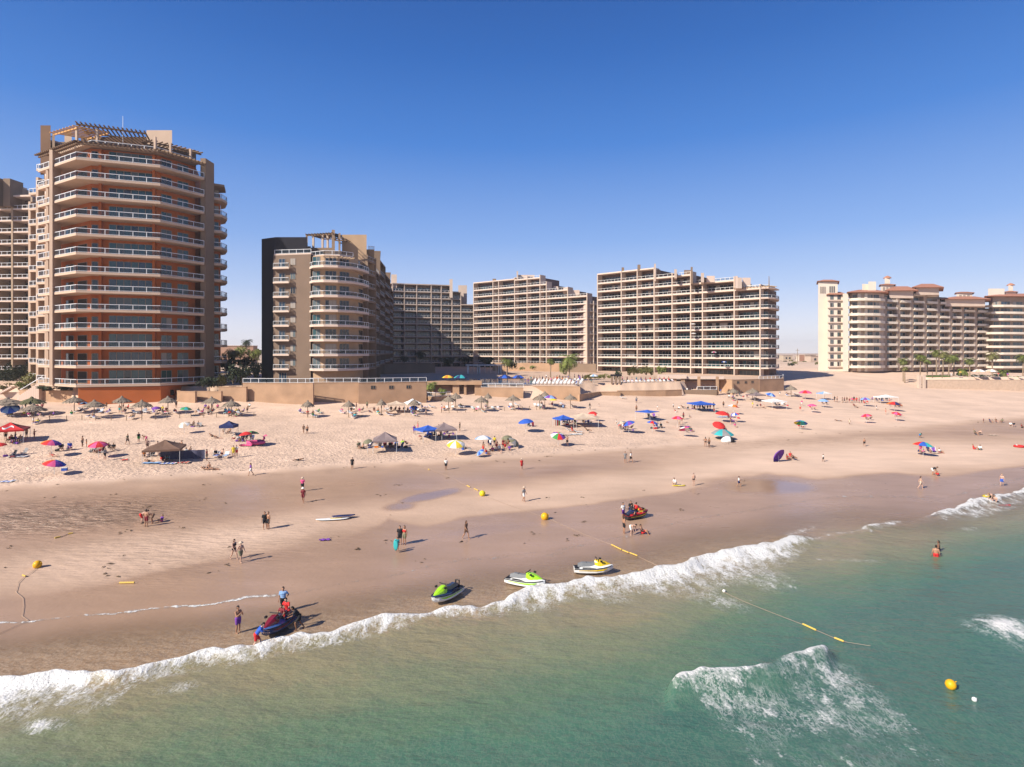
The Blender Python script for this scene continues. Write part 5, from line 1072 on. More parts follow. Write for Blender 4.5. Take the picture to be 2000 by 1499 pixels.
b = MB(); b.loft([[(.78 * math.cos(t) * math.cos(p) + .5, .97 * math.sin(t) * math.cos(p) - .06, 1.0 * math.sin(p)) for t in [k * 2 * math.pi / 14 for k in range(14)]] for p in [0, .4, .8, 1.2, 1.5]]); b.build('opening', cm('k'), pt_, True)
def board(px, py, c, lab, L=2.2, w=.56, rz=0.0, z=.1, c2='w', pos=None, pitch=0.0, name='surfboard', cat='surfboard'):
    b = MB(); N = 12; rings = []
    for k in range(N + 1):
        u = k / N * 2 - 1; hw = w / 2 * max(.03, (1 - abs(u) ** 2.6)) ** .6; x = u * L / 2; zz = .10 * max(0, abs(u) - .6) ** 1.3
        rings.append([(x, -hw, zz), (x, -hw * .7, zz - .035), (x, hw * .7, zz - .035), (x, hw, zz), (x, hw * .7, zz + .035), (x, -hw * .7, zz + .035)])
    b.loft(rings); T = thing(name, lab, cat, pos if pos is not None else hit(px, py) + Vector((0, 0, z)), rz)
    T.rotation_euler = (0, pitch, rz); b.build('deck', cm(c), T, True)
    b = MB(); b.add([(-L * .42, -.01, -.02), (-L * .34, -.01, -.02), (-L * .44, -.01, -.18), (-L * .42, .01, -.02), (-L * .34, .01, -.02), (-L * .44, .01, -.18)], [(0, 1, 2), (5, 4, 3), (0, 3, 4, 1), (1, 4, 5, 2), (2, 5, 3, 0)]); b.build('fin', cm(c2), T)
    b = MB(); b.box((L * .1, 0, .041), (L * .35, w * .25, .01)); b.build('stripe', cm(c2), T); return T
board(650, 1016, 'w', 'long white and yellow paddleboard lying flat on the sand', 3.4, .85, .2, .12, 'y', name='paddleboard', cat='paddleboard')
board(671, 1013, 'n', 'navy board lying on the tail of the white paddleboard', 2.4, .8, .25, .30, 'k')
board(1326, 950, 'y', 'yellow board lying beside the crouching person in white', 1.8, .55, .1)
for i, (px, py, lab) in enumerate([(1912, 853, 'brown clump of weed on the right wet sand'), ]): pass
fr_ = thing('swim_ring', 'red and white swim ring on the far right sand', 'swim ring', hit(1990, 874)); b = MB()
b.tube([(.62 * math.cos(k * math.pi / 10), .62 * math.sin(k * math.pi / 10), .2) for k in range(21)], .2, 8, 0, False); b.build('ring', cm('r'), fr_, True)
b = MB(); b.tube([(.62 * math.cos(a), .62 * math.sin(a), .2) for a in (1.3, 1.5, 1.7, 1.9)], .205, 8); b.build('band', cm('w'), fr_, True)
# rope fence along the upper beach
for (pxs, lab) in [([(64, 823), (97, 822), (130, 821), (160, 820), (187, 820), (217, 820), (247, 820), (277, 819), (303, 818), (326, 818), (351, 816), (373, 816), (398, 815), (423, 815), (447, 815), (473, 814), (496, 814)], 'low rope fence with wooden posts left in front of the palapas'), ([(862, 806), (877, 806), (893, 806), (909, 806), (926, 805), (942, 804), (985, 802), (1005, 801), (1020, 801), (1034, 800), (1048, 800), (1064, 799), (1080, 799), (1094, 798)], 'low rope fence with wooden posts right in front of the gate palapas')]:
    P_ = [hit(a, c + 1) for a, c in pxs]; T = thing('rope_fence', lab, 'fence', P_[0])
    for p in P_:
        b = MB(); q = p - P_[0]; b.tube([(q.x, q.y, q.z - .2), (q.x, q.y, q.z + 1.0)], .06, 5); b.build('post', WOODPOST, T)
    b = MB()
    for a, c in zip(P_, P_[1:]):
        m_ = (a + c) / 2; b.tube([a - P_[0] + Vector((0, 0, .8)), m_ - P_[0] + Vector((0, 0, .62)), c - P_[0] + Vector((0, 0, .8))], .02, 4)
    b.build('rope', CREAM, T)
# buoys and ropes
BUOY = mat('buoy_yellow', (.80, .42, .01), .45)
def sphere(b, c, r, n=10):
    b.loft([[(c[0] + r * math.cos(t) * math.cos(p), c[1] + r * math.sin(t) * math.cos(p), c[2] + r * math.sin(p)) for t in [k * 2 * math.pi / n for k in range(n)]] for p in [-1.5, -1.1, -.6, 0, .6, 1.1, 1.5]])
def buoy(px, py, r, m, lab):
    g = hit(px, py) if py < 1110 else hitz(px, py, .0); T = thing('buoy', lab, 'buoy', g, 0, 'round buoys of the swimming lanes')
    b = MB(); sphere(b, (0, 0, r * .75), r, 14); b.build('float', m, T, True)
    b = MB(); b.tube([(r * .6, 0, r * 1.2), (r * 1.05, 0, r * 1.35), (r * .8, 0, r * .9)], r * .12, 5); b.build('eyelet', m, T)
buoy(73, 1109, .33, BUOY, 'orange yellow buoy on the sand at the left'); buoy(1064, 1015, .42, BUOY, 'yellow buoy on the wet sand at the end of a long rope'); buoy(942, 969, .38, mat('buoy_lemon', (.80, .62, .02), .45), 'lemon yellow buoy beside the puddle')
buoy(1857, 1345, .27, BUOY, 'yellow buoy floating in the sea'); buoy(1903, 1370, .12, WHITE, 'small white buoy floating near the yellow buoy'); buoy(1414, 1157, .12, WHITE, 'small white buoy at the shore end of the sea rope')
YEL = mat('rope_float', (.75, .50, .10), .5); ROPE = mat('rope_pale', (.50, .36, .26), .8)
def rope(pl, floats, lab, sea_=False, r=.022):
    P_ = [(hitz(a, c, .10) if sea_ else hit(a, c) + Vector((0, 0, .06))) for a, c in pl]; T = thing('lane_rope', lab, 'rope', P_[0])
    b = MB(); b.tube([p - P_[0] for p in P_], r, 5); b.build('line', ROPE, T)
    for (a, c) in floats:
        q0, q1 = [(hitz(*p, .12) if sea_ else hit(*p) + Vector((0, 0, .10))) - P_[0] for p in (a, c)]
        b = MB(); b.tube([q0, q1], .055, 8); b.build('float', YEL, T)
rope([(73, 1110), (62, 1120), (48, 1128), (36, 1140), (31, 1158), (45, 1170), (46, 1186), (43, 1205), (56, 1214), (20, 1230), (-30, 1252)], [((44, 1126), (50, 1128))], 'pale rope winding from the orange buoy to the left edge', False, .014)
rope([(1066, 1012), (1100, 1027), (1140, 1045), (1195, 1066), (1245, 1088), (1270, 1100), (1300, 1114)], [((1194, 1066), (1214, 1076)), ((1216, 1077), (1228, 1082)), ((1230, 1082), (1245, 1088))], 'straight rope from the yellow buoy across the wet sand', False, .014)
rope([(1414, 1157), (1450, 1174), (1500, 1194), (1570, 1221), (1645, 1253), (1700, 1262)], [((1568, 1219), (1594, 1231)), ((1630, 1246), (1648, 1253))], 'rope with yellow floats lying on the sea', True, .011)
rope([(820, 910), (850, 922), (890, 938), (942, 968), (1000, 990), (1064, 1012)], [((836, 918), (839, 919)), ((912, 950), (918, 953)), ((926, 956), (934, 960))], 'faint rope between the two yellow buoys on the sand', False, .012)
fb_ = thing('lane_float', 'yellow float stick lying alone on the wet sand at the left', 'float', hit(248, 1140), .05); b = MB(); b.tube([(-.55, 0, .07), (.55, 0, .07)], .07, 8); b.build('tube', YEL, fb_); b = MB(); b.tube([(-.75, 0, .05), (.75, 0, .05)], .02, 5); b.build('cord', ROPE, fb_)
fb_ = thing('rope_coil', 'short piece of yellow rope with floats on the rippled sand', 'rope', hit(126, 1048), .6); b = MB(); b.tube([(-.7, -.3, .05), (-.1, 0, .05), (.2, .5, .05), (.8, .6, .05)], .03, 5); b.build('line', ROPE, fb_); b = MB(); b.tube([(-.7, -.3, .07), (-.3, -.15, .07)], .07, 8); b.build('float', YEL, fb_); b = MB(); b.tube([(.25, .5, .07), (.6, .55, .07)], .07, 8); b.build('float', YEL, fb_)

# ------------------------------------------------------------------ personal watercraft
def gloss(name, c): return mat(name, c, .25, spec=.6)
def watercraft(a, z_, heading, hull, deck, cowl, seat, lab, roll=0.0, extra=None):
    """about 3.2 m long; the bow points along +x"""
    T = thing('jet_ski', lab, 'jet ski', a, heading, 'jet skis drawn up at the water line'); T.rotation_euler = (roll, 0, heading)
    S = []   # station: x, half width, keel z, chine z, gunwale z
    for x, w, k, c, g in [(-1.55, .50, .10, .20, .46), (-1.2, .56, .06, .17, .48), (-.5, .60, .03, .16, .50), (.2, .60, .02, .17, .54), (.8, .52, .06, .24, .60), (1.25, .34, .18, .38, .66), (1.52, .14, .38, .52, .70), (1.62, .03, .58, .62, .70)]:
        S.append([(x, 0, k), (x, w * .72, c * .8), (x, w * .96, c + .04), (x, w, g), (x, -w, g), (x, -w * .96, c + .04), (x, -w * .72, c * .8)])
    b = MB(); b.loft(S); b.build('hull', hull, T)
    b = MB(); D = []
    for x, w, zd, cz in [(-1.54, .48, .47, .49), (-1.1, .54, .49, .50), (-.95, .58, .51, .58), (-.3, .60, .52, .62), (.3, .60, .56, .74), (.8, .50, .62, .86), (1.2, .33, .67, .82), (1.5, .13, .70, .74), (1.6, .03, .70, .71)]:
        D.append([(x, w * 1.02, zd), (x, w * .62, zd + (cz - zd) * .5), (x, w * .3, cz), (x, -w * .3, cz), (x, -w * .62, zd + (cz - zd) * .5), (x, -w * 1.02, zd)])
    b.loft(D); b.build('deck', deck, T)
    b = MB(); b.loft([[(x, w, z - h), (x, w * .7, z), (x, -w * .7, z), (x, -w, z - h)] for x, w, z, h in [(-1.25, .16, .78, .22), (-.9, .20, .92, .3), (-.2, .21, .90, .3), (.25, .17, .96, .3)]]); b.build('seat', seat, T)
    b = MB(); b.loft([[(x, w, z - h), (x, w * .85, z - h * .4), (x, w * .45, z), (x, -w * .45, z), (x, -w * .85, z - h * .4), (x, -w, z - h)] for x, w, z, h in [(.12, .20, 1.08, .34), (.35, .36, 1.12, .42), (.7, .38, 1.06, .40), (1.1, .26, .93, .28), (1.42, .08, .78, .1)]]); b.build('cowl', cowl, T)
    BK_ = mat('black_rubber', (.015, .015, .018), .6)
    b = MB(); b.tube([(.22, -.42, 1.20), (.30, -.15, 1.22), (.30, .15, 1.22), (.22, .42, 1.20)], .035, 6); b.build('handlebar', BK_, T)
    for s in (-1, 1):
        b = MB(); b.box((.62, s * .42, 1.08), (.18, .12, .12)); b.build('mirror', BK_, T)
        b = MB(); b.loft([[(x, s * w, g), (x, s * (w + .05), g + .01), (x, s * (w + .05), g + .06), (x, s * w, g + .06)] for x, w, g in [(-1.55, .49, .44), (-.5, .60, .47), (.2, .60, .51), (.8, .52, .57), (1.25, .34, .63), (1.52, .14, .67)]]); b.build('bumper', BK_, T)
        b = MB(); b.box((-.35, s * .44, .565), (1.1, .2, .025)); b.build('footwell', BK_, T)
    for s in (-1, 1):
        b = MB(); b.loft([[(x, s * (w + .006), g - h), (x, s * (w + .02), g - h), (x, s * (w + .02), g), (x, s * (w + .006), g)] for x, w, g, h in [(-1.2, .555, .40, .03), (-.4, .605, .42, .05), (.2, .605, .45, .09), (.8, .525, .51, .12), (1.1, .42, .55, .04)]]); b.build('stripe', cowl, T)
    b = MB(); b.tube([(-.55, -.2, .915), (-.55, .2, .915)], .015, 5); b.build('seat_strap', BK_, T)
    b = MB(); b.box((-1.35, 0, .52), (.34, .8, .03)); b.build('rear_mat', BK_, T)
    if extra: b = MB(); b.tube([(-1.3, -.16, .5), (-1.38, -.16, .92), (-1.38, .16, .92), (-1.3, .16, .5)], .06, 6); b.build('tow_bar', BK_, T)
    return T
WH = gloss('gel_white', (.82, .82, .80)); LI = gloss('gel_lime', (.36, .72, .02)); YE = gloss('gel_yellow', (.80, .52, .01)); NV = gloss('gel_navy', (.03, .045, .10)); RD = gloss('gel_red', (.45, .02, .03)); SLV = gloss('gel_blue', (.08, .16, .42)); SEATG = mat('seat_grey', (.20, .21, .22), .6)
def rz_to(p, q): v = q - p; return math.atan2(v.y, v.x)
J1 = (hit(851, 1184), hit(893, 1158)); J2 = (hit(997, 1140), hit(1055, 1152)); J3 = (hit(1127, 1120), hit(1190, 1121)); J0 = (hit(518, 1251), hit(568, 1211))
watercraft((J1[0] + J1[1]) / 2 + Vector((0, 0, .0)), 0, rz_to(J1[1], J1[0]), WH, NV, LI, NV, 'white jet ski with lime cowl and navy seat, bow towards the sea', .06, True)
watercraft((J2[0] + J2[1]) / 2, 0, rz_to(J2[0], J2[1]), WH, WH, LI, SEATG, 'white jet ski with lime cowl and pale seat, middle of the row', -.06)
watercraft((J3[0] + J3[1]) / 2, 0, rz_to(J3[0], J3[1]), WH, WH, YE, SEATG, 'white jet ski with yellow cowl, right end of the row', -.06)
JS = watercraft((J0[0] + J0[1]) / 2, 0, rz_to(J0[1], J0[0]), gloss('gel_slate', (.06, .09, .20)), SLV, gloss('gel_wine', (.20, .015, .03)), NV, 'blue and red jet ski with two people sitting on it', .05)
JB = (hit(1222, 1016), hit(1262, 1008))
JS2 = watercraft((JB[0] + JB[1]) / 2, 0, rz_to(JB[0], JB[1]), mat('gel_black', (.02, .02, .025), .25, spec=.6), RD, YE, NV, 'black, red and yellow jet ski with people gathered on the wet sand', .05)

b = MB(); b.loft([[(x, -w, 0), (x, w, 0), (x, w * .8, h), (x, -w * .8, h)] for x, w, h in [(-.3, .13, .2), (-.15, .17, .27), (.15, .17, .27), (.3, .13, .2)]]); BAGM = {c: b.mesh('body', cm(c)) for c in 'knbremv'}
b = MB(); b.tube([(-.18, 0, .24), (-.12, 0, .42), (.12, 0, .42), (.18, 0, .24)], .018, 5); BSTR = b.mesh('strap', cm('k'))
for i, T in enumerate(NCH + NCH[::2]):
    p = T.location; x, y = p.x + R.uniform(-1.4, 1.4), p.y + R.uniform(-.9, 1.0)
    G_ = thing('beach_bag', 'small beach bag lying on the sand among the folding chairs', 'bag', (x, y, float(zg(x, y)) + .02), R.uniform(0, 6), 'beach bags among the chairs')
    link('body', BAGM[R.choice('knbremv')], G_); link('strap', BSTR, G_)
# ================================================================== PEOPLE
def caps(b, p, q, r1, r2, n=10):
    p, q = Vector(p), Vector(q); d = q - p
    if d.length < 1e-5: d = Vector((0, 0, 1e-3)); q = p + d
    d.normalize(); u = d.orthogonal().normalized(); w = d.cross(u); rings = []
    for c, r, s in ((p, r1, -1), (q, r2, 1)):
        th = (1.35, .8, .0) if s < 0 else (.0, .8, 1.35)
        for t in th: rings.append([c + d * (s * math.sin(t) * r) + (u * math.cos(2 * math.pi * k / n) + w * math.sin(2 * math.pi * k / n)) * math.cos(t) * r for k in range(n)])
    b.loft(rings)
def remeshed(name, b, voxel, mat_, extra=None, sm_=True):
    me = b.mesh('tmp', mat_); o = bpy.data.objects.new('tmp', me); COL.objects.link(o)
    m = o.modifiers.new('r', 'REMESH'); m.mode = 'VOXEL'; m.voxel_size = voxel
    s = o.modifiers.new('s', 'SMOOTH'); s.iterations = 2; s.factor = .5
    dg = bpy.context.evaluated_depsgraph_get()
    out = bpy.data.meshes.new_from_object(o.evaluated_get(dg)); bpy.data.objects.remove(o)
    out.name = name
    if extra:
        vs = [tuple(v.co) for v in out.vertices]; fs = [tuple(p.vertices) for p in out.polygons]; k = len(vs)
        out2 = bpy.data.meshes.new(name); out2.from_pydata(vs + [tuple(p) for p in extra.v], [], fs + [tuple(i + k for i in f) for f in extra.f]); out = out2
    out.materials.clear(); out.materials.append(mat_)
    out.polygons.foreach_set('use_smooth', [True] * len(out.polygons)); out.update()
    return out
V3 = lambda *a: Vector(a)
def skel(kind):
    """joint positions in metres, 1.75 m tall, facing -y; returns dict"""
    J = dict(ph=V3(0, 0, .94), pitch=0.0, roll=0.0, kL=V3(.10, -.01, .50), aL=V3(.11, .02, .09), kR=V3(-.10, -.01, .50), aR=V3(-.11, .02, .09),
             eL=V3(.26, .03, .17), wL=V3(.28, -.06, -.07), eR=V3(-.26, .03, .17), wR=V3(-.28, -.06, -.07), head=V3(0, -.01, .69), fL=V3(0, -1, 0), fR=V3(0, -1, 0))
    if kind == 'stand': pass
    elif kind == 'hips': J.update(eL=V3(.36, .06, .24), wL=V3(.20, -.06, .05), kL=V3(.13, -.03, .5), aL=V3(.17, 0, .09))
    elif kind == 'camera': J.update(eL=V3(.22, -.16, .22), wL=V3(.07, -.30, .42), eR=V3(-.22, -.16, .22), wR=V3(-.06, -.30, .40))
    elif kind == 'walk': J.update(kL=V3(.09, -.20, .52), aL=V3(.09, -.26, .10), kR=V3(-.09, .10, .50), aR=V3(-.09, .33, .16), eL=V3(.25, .14, .18), wL=V3(.27, .16, -.04), eR=V3(-.25, -.10, .19), wR=V3(-.25, -.28, .02), pitch=-.06, fR=V3(0, -.8, -.6))
    elif kind == 'walk2': J.update(kR=V3(-.09, -.16, .53), aR=V3(-.09, -.16, .12), kL=V3(.09, .06, .50), aL=V3(.09, .22, .11), eR=V3(-.26, .10, .18), wR=V3(-.28, .10, -.05), eL=V3(.26, -.06, .18), wL=V3(.26, -.22, .0), pitch=-.05)
    elif kind == 'sit': J.update(ph=V3(0, 0, .14), kL=V3(.14, -.42, .40), aL=V3(.16, -.62, .07), kR=V3(-.14, -.44, .38), aR=V3(-.16, -.66, .07), pitch=.18, eL=V3(.27, -.06, .20), wL=V3(.18, -.30, .12), eR=V3(-.27, -.06, .20), wR=V3(-.18, -.30, .12))
    elif kind == 'chair': J.update(ph=V3(0, .05, .40), kL=V3(.12, -.40, .46), aL=V3(.13, -.48, .09), kR=V3(-.12, -.40, .46), aR=V3(-.13, -.56, .09), pitch=.28, eL=V3(.28, -.06, .14), wL=V3(.24, -.28, .06), eR=V3(-.28, -.06, .14), wR=V3(-.24, -.28, .06))
    elif kind == 'recline': J.update(ph=V3(0, .05, .44), kL=V3(.10, -.38, .56), aL=V3(.11, -.80, .47), kR=V3(-.10, -.40, .50), aR=V3(-.11, -.82, .45), pitch=.85, eL=V3(.28, -.02, .12), wL=V3(.22, -.20, .0), eR=V3(-.28, -.02, .12), wR=V3(-.22, -.20, .0), fL=V3(0, -.3, 1), fR=V3(0, -.3, 1))
    elif kind == 'lie': J.update(ph=V3(0, 0, .15), kL=V3(.10, -.42, .24), aL=V3(.11, -.80, .10), kR=V3(-.10, -.44, .14), aR=V3(-.12, -.84, .09), pitch=1.35, eL=V3(.34, .02, .2), wL=V3(.26, -.06, .42), eR=V3(-.34, .02, .2), wR=V3(-.30, -.04, .0), fL=V3(0, -.3, 1), fR=V3(0, -.3, 1))
    elif kind == 'bend': J.update(ph=V3(0, .10, .86), kL=V3(.12, -.05, .48), aL=V3(.13, .05, .09), kR=V3(-.12, -.05, .48), aR=V3(-.13, .05, .09), pitch=-1.15, eL=V3(.2, -.26, .34), wL=V3(.14, -.46, .30), eR=V3(-.2, -.26, .34), wR=V3(-.14, -.46, .30))
    elif kind == 'crouch': J.update(ph=V3(0, .06, .34), kL=V3(.17, -.34, .46), aL=V3(.15, -.08, .09), kR=V3(-.17, -.34, .46), aR=V3(-.15, -.08, .09), pitch=-.45, eL=V3(.25, -.20, .22), wL=V3(.16, -.40, .10), eR=V3(-.25, -.20, .22), wR=V3(-.16, -.40, .10))
    elif kind == 'push': J.update(ph=V3(0, .14, .88), kL=V3(.10, -.10, .50), aL=V3(.11, -.02, .10), kR=V3(-.10, .16, .50), aR=V3(-.11, .42, .13), pitch=-.62, eL=V3(.22, -.26, .36), wL=V3(.17, -.44, .42), eR=V3(-.22, -.26, .36), wR=V3(-.17, -.44, .42), fR=V3(0, -.7, -.7))
    elif kind == 'ride': J.update(ph=V3(0, 0, .98), kL=V3(.32, -.30, .86), aL=V3(.36, -.14, .58), kR=V3(-.32, -.30, .86), aR=V3(-.36, -.14, .58), pitch=-.22, eL=V3(.28, -.18, .24), wL=V3(.24, -.40, .16), eR=V3(-.28, -.18, .24), wR=V3(-.24, -.40, .16))
    elif kind == 'carry': J.update(eL=V3(.30, -.02, .58), wL=V3(.22, -.04, .86), eR=V3(-.30, -.02, .58), wR=V3(-.22, -.04, .86), kL=V3(.09, -.14, .52), aL=V3(.09, -.16, .10), kR=V3(-.09, .08, .50), aR=V3(-.09, .24, .12))
    M = Matrix.Rotation(-J['pitch'] if False else J['pitch'], 3, 'X') if False else Matrix.Rotation(-J['pitch'], 3, 'X')
    ph = J['ph']
    up = lambda v: ph + M @ v          # upper body is given relative to the pelvis
    J['up'] = up
    for k in ('eL', 'wL', 'eR', 'wR'): J[k] = up(J[k])
    J['sL'], J['sR'] = up(V3(.185, .01, .455)), up(V3(-.185, .01, .455))
    J['neck'], J['chin'] = up(V3(0, .01, .50)), up(V3(0, -.005, .60))
    H = up(J['head']); J['H'] = H; J['M'] = M
    return J
BODY_M = mat('skin', (.42, .24, .16), .6)
SKINS = [mat('skin_tan', (.40, .21, .13), .55), mat('skin_fair', (.56, .35, .26), .55), mat('skin_brown', (.24, .12, .07), .55)]
HAIRS = [mat('hair_black', (.012, .010, .010), .6), mat('hair_brown', (.06, .03, .018), .6), mat('hair_fair', (.30, .19, .09), .6)]
def figure(kind):
    J = skel(kind); up = J['up']; ph = J['ph']; b = MB(); ex = MB()
    M = J['M']
    hip = {s: ph + V3(.095 * (1 if s == 'L' else -1), 0, -.04) for s in 'LR'}
    caps(b, up(V3(-.07, 0, .36)), up(V3(.07, 0, .36)), .125, .125); caps(b, up(V3(-.06, .01, .22)), up(V3(.06, .01, .22)), .112, .112)
    caps(b, up(V3(-.05, .01, .10)), up(V3(.05, .01, .10)), .108, .108); caps(b, ph + V3(-.07, .01, 0), ph + V3(.07, .01, 0), .118, .118)
    caps(b, up(V3(0, .01, .10)), up(V3(0, .01, .40)), .115, .11)
    caps(b, J['neck'] - (J['neck'] - ph) * .1, J['chin'], .062, .052); caps(b, J['sL'], J['sR'], .062, .062)
    for s in 'LR':
        sg = 1 if s == 'L' else -1
        k, a = J['k' + s], J['a' + s]; f = J['f' + s].normalized()
        caps(b, hip[s], k, .098, .058); caps(b, k, k.lerp(a, .35), .056, .062); caps(b, k.lerp(a, .35), a, .062, .036)
        caps(b, a + f * -.03 + V3(0, 0, -.05), a + f * .13 + V3(0, 0, -.055), .036, .030)
        e, w_ = J['e' + s], J['w' + s]
        caps(b, J['s' + s], e, .058, .042); caps(b, e, w_, .042, .028)
        d = (w_ - e).normalized(); pl = w_ + d * .075; caps(b, w_, pl, .030, .030)
        o1 = d.cross(V3(0, 1, .2)).normalized(); o2 = d.cross(o1).normalized()
        for i, (off_, L) in enumerate([(-.027, .062), (-.009, .074), (.009, .070), (.027, .056)]):
            p0 = pl + o1 * off_ + d * .015; p1 = p0 + d * L * .55 + o2 * .006; p2 = p1 + d * L * .4 + o2 * .022
            ex.tube([p0, p1, p2], [.0095, .009, .006], 5)
        t0 = w_ + d * .03 + o1 * .028 * sg; ex.tube([t0, t0 + d * .03 + o1 * .022 * sg, t0 + d * .06 + o1 * .026 * sg], [.011, .010, .007], 5)
    H = J['H']; fw = M @ V3(0, -1, 0); upv = M @ V3(0, 0, 1); rt = V3(1, 0, 0)
    caps(b, H + upv * .035 + fw * -.012, H - upv * .045 + fw * .018, .092, .070); caps(b, H - upv * .075 + fw * .045, H - upv * .08 + fw * .05, .046, .04)
    caps(b, H + fw * .085 - upv * .002, H + fw * .108 - upv * .028, .012, .017)
    for sg in (-1, 1): caps(b, H + rt * sg * .088 - upv * .03, H + rt * sg * .094 + upv * .01, .016, .018)
    body = remeshed('person_' + kind, b, .021, BODY_M, ex)
    # clothes and hair follow the same joints
    g = .016; t = MB()
    caps(t, up(V3(-.07, 0, .36)), up(V3(.07, 0, .36)), .125 + g, .125 + g); caps(t, up(V3(-.06, .01, .22)), up(V3(.06, .01, .22)), .115 + g, .115 + g); caps(t, up(V3(-.05, .01, .08)), up(V3(.05, .01, .08)), .115 + g, .115 + g); caps(t, J['sL'], J['sR'], .066 + g, .066 + g)
    for s in 'LR': caps(t, J['s' + s], J['s' + s].lerp(J['e' + s], .6), .060 + g, .052 + g)
    shirt = remeshed('shirt', t, .024, BODY_M)
    t = MB(); caps(t, ph + V3(-.07, .01, .03), ph + V3(.07, .01, .03), .122 + g, .122 + g)
    for s in 'LR': caps(t, hip[s], hip[s].lerp(J['k' + s], .66), .102 + g, .078 + g)
    shorts = remeshed('shorts', t, .024, BODY_M)
    t = MB(); caps(t, ph + V3(-.07, .01, .0), ph + V3(.07, .01, .0), .119 + g * .6, .119 + g * .6)
    for s in 'LR': caps(t, hip[s], hip[s].lerp(J['k' + s], .12), .1 + g * .6, .09 + g * .6)
    brief = remeshed('briefs', t, .024, BODY_M)
    t = MB(); caps(t, up(V3(-.075, -.015, .34)), up(V3(.075, -.015, .34)), .122 + g * .5, .122 + g * .5); bra = remeshed('bikini_top', t, .024, BODY_M)
    t = MB(); caps(t, H + upv * .055 - fw * .022, H - upv * .02 - fw * .05, .092, .080); hair = remeshed('hair', t, .02, BODY_M)
    t = MB(); caps(t, H + upv * .055 - fw * .022, H - upv * .02 - fw * .05, .094, .085); caps(t, H - upv * .03 - fw * .06, H - upv * .22 - fw * .085, .075, .055); lhair = remeshed('hair', t, .02, BODY_M)
    return dict(body=body, shirt=shirt, shorts=shorts, briefs=brief, bikini_top=bra, hair=hair, lhair=lhair, J=J)
FIG = {}
def fig(k):
    if k not in FIG: FIG[k] = figure(k)
    return FIG[k]
PEOPLE = []
b = MB(); b.loft([[(r * math.cos(k * .5236), r * math.sin(k * .5236), z) for k in range(12)] for r, z in ((.20, 0), (.20, .02), (.11, .03), (.10, .12), (.03, .14))]); HATM = b.mesh('hat', cm('c'), True)
def mslot(o, m): o.material_slots[0].link = 'OBJECT'; o.material_slots[0].material = m
PH = {'stand': 'standing', 'hips': 'with hand on hip', 'camera': 'with hands at face', 'walk': 'walking', 'walk2': 'walking', 'sit': 'sitting', 'chair': 'sitting', 'recline': 'lying back', 'lie': 'lying down', 'bend': 'bending over', 'crouch': 'crouching', 'push': 'leaning forward', 'ride': 'sitting', 'carry': 'carrying a board overhead'}
def person(loc, pose, top, bot, anchor, label=None, group='people on the beach', rz=None, skin=0, hair=0, s=1.0, hat=None, px=0):
    """top or bottom '-' is none; bottom in capitals is a swimsuit bottom"""
    fg = fig(pose)
    o = link('person', fg['body']); mslot(o, SKINS[skin])
    o.location = loc; o.rotation_euler = (0, 0, R.uniform(0, 6.28) if rz is None else rz); o.scale = (s, s, s)
    def put(k, nm, m): c = link(nm, fg[k], o); mslot(c, m); return c
    lt = top.lower()
    if top != '-': put('shirt' if top.islower() else 'bikini_top', 'shirt' if top.islower() else 'bikini_top', cm(lt))
    if bot != '-': put('shorts' if bot.islower() else 'briefs', 'shorts' if bot.islower() else 'briefs', cm(bot.lower()))
    put('lhair' if (top.isupper() or hair == 1) else 'hair', 'hair', HAIRS[min(hair, 2)])
    if hat: h = link('hat', HATM, o); mslot(h, cm(hat)); J = fg['J']; h.location = J['H'] + (J['M'] @ Vector((0, 0, .05))); h.rotation_euler = (-J_pitch(fg), 0, 0)
    n = lambda c: CN[c.lower()][0]
    kid = 'child' if s < .8 else 'person'
    if top == '-': wear = f'bare-chested {kid} in {n(bot)} shorts'
    elif top.isupper(): wear = f'{kid} in {n(top)} bikini'
    elif top == bot: wear = f'{kid} all in {n(top)}'
    else: wear = f'{kid} in {n(top)} top, {n(bot)} shorts'
    tag(o, label or f'{wear} {PH[pose]} {anchor}', 'person', group)
    PEOPLE.append((o, label, px if px else loc[0], loc[1])); return o
def J_pitch(fg): return math.atan2((fg['J']['M'] @ Vector((0, 0, 1))).y, (fg['J']['M'] @ Vector((0, 0, 1))).z)
def crowd(anchor, rows, group='people on the beach'):
    for q in rows:
        px, py, pose, top, bot = q[:5]; kw = q[5] if len(q) > 5 else {}
        kw = dict(kw); kw.setdefault('skin', R.choice((0, 0, 1, 2))); kw.setdefault('hair', R.choice((0, 0, 1, 2)))
        kw.setdefault('s', R.uniform(.95, 1.05))
        if kw.get('rz') is None: kw['rz'] = R.uniform(-1.2, 1.2) if pose in ('chair', 'sit', 'recline', 'lie') else R.uniform(0, 6.28)
        person(hit(px, py), pose, top, bot, anchor, group=group, px=px, **kw)
S_, C_, K_ = 'stand', 'chair', 'sit'
crowd('at the red emblem tent', [(11, 860, S_, '-', 'k'), (19, 864, 'chair', 'r', 'k'), (30, 860, S_, '-', 'n'), (52, 856, 'hips', '-', 'h'), (67, 857, 'camera', '-', 'm'), (25, 865, C_, 'k', 'v'), (38, 864, C_, '-', 'n')])
crowd('by the big left palapa', [(33, 803, C_, 'k', 'k'), (42, 803, C_, 'e', 'n'), (50, 799, S_, 'm', 'k'), (72, 800, C_, 'r', 'k'), (82, 798, C_, 'm', 'm'), (103, 815, C_, 'v', 'k'), (46, 814, C_, 'y', 'p'), (57, 816, C_, 'p', 'w'), (76, 814, 'recline', '-', 'v')])
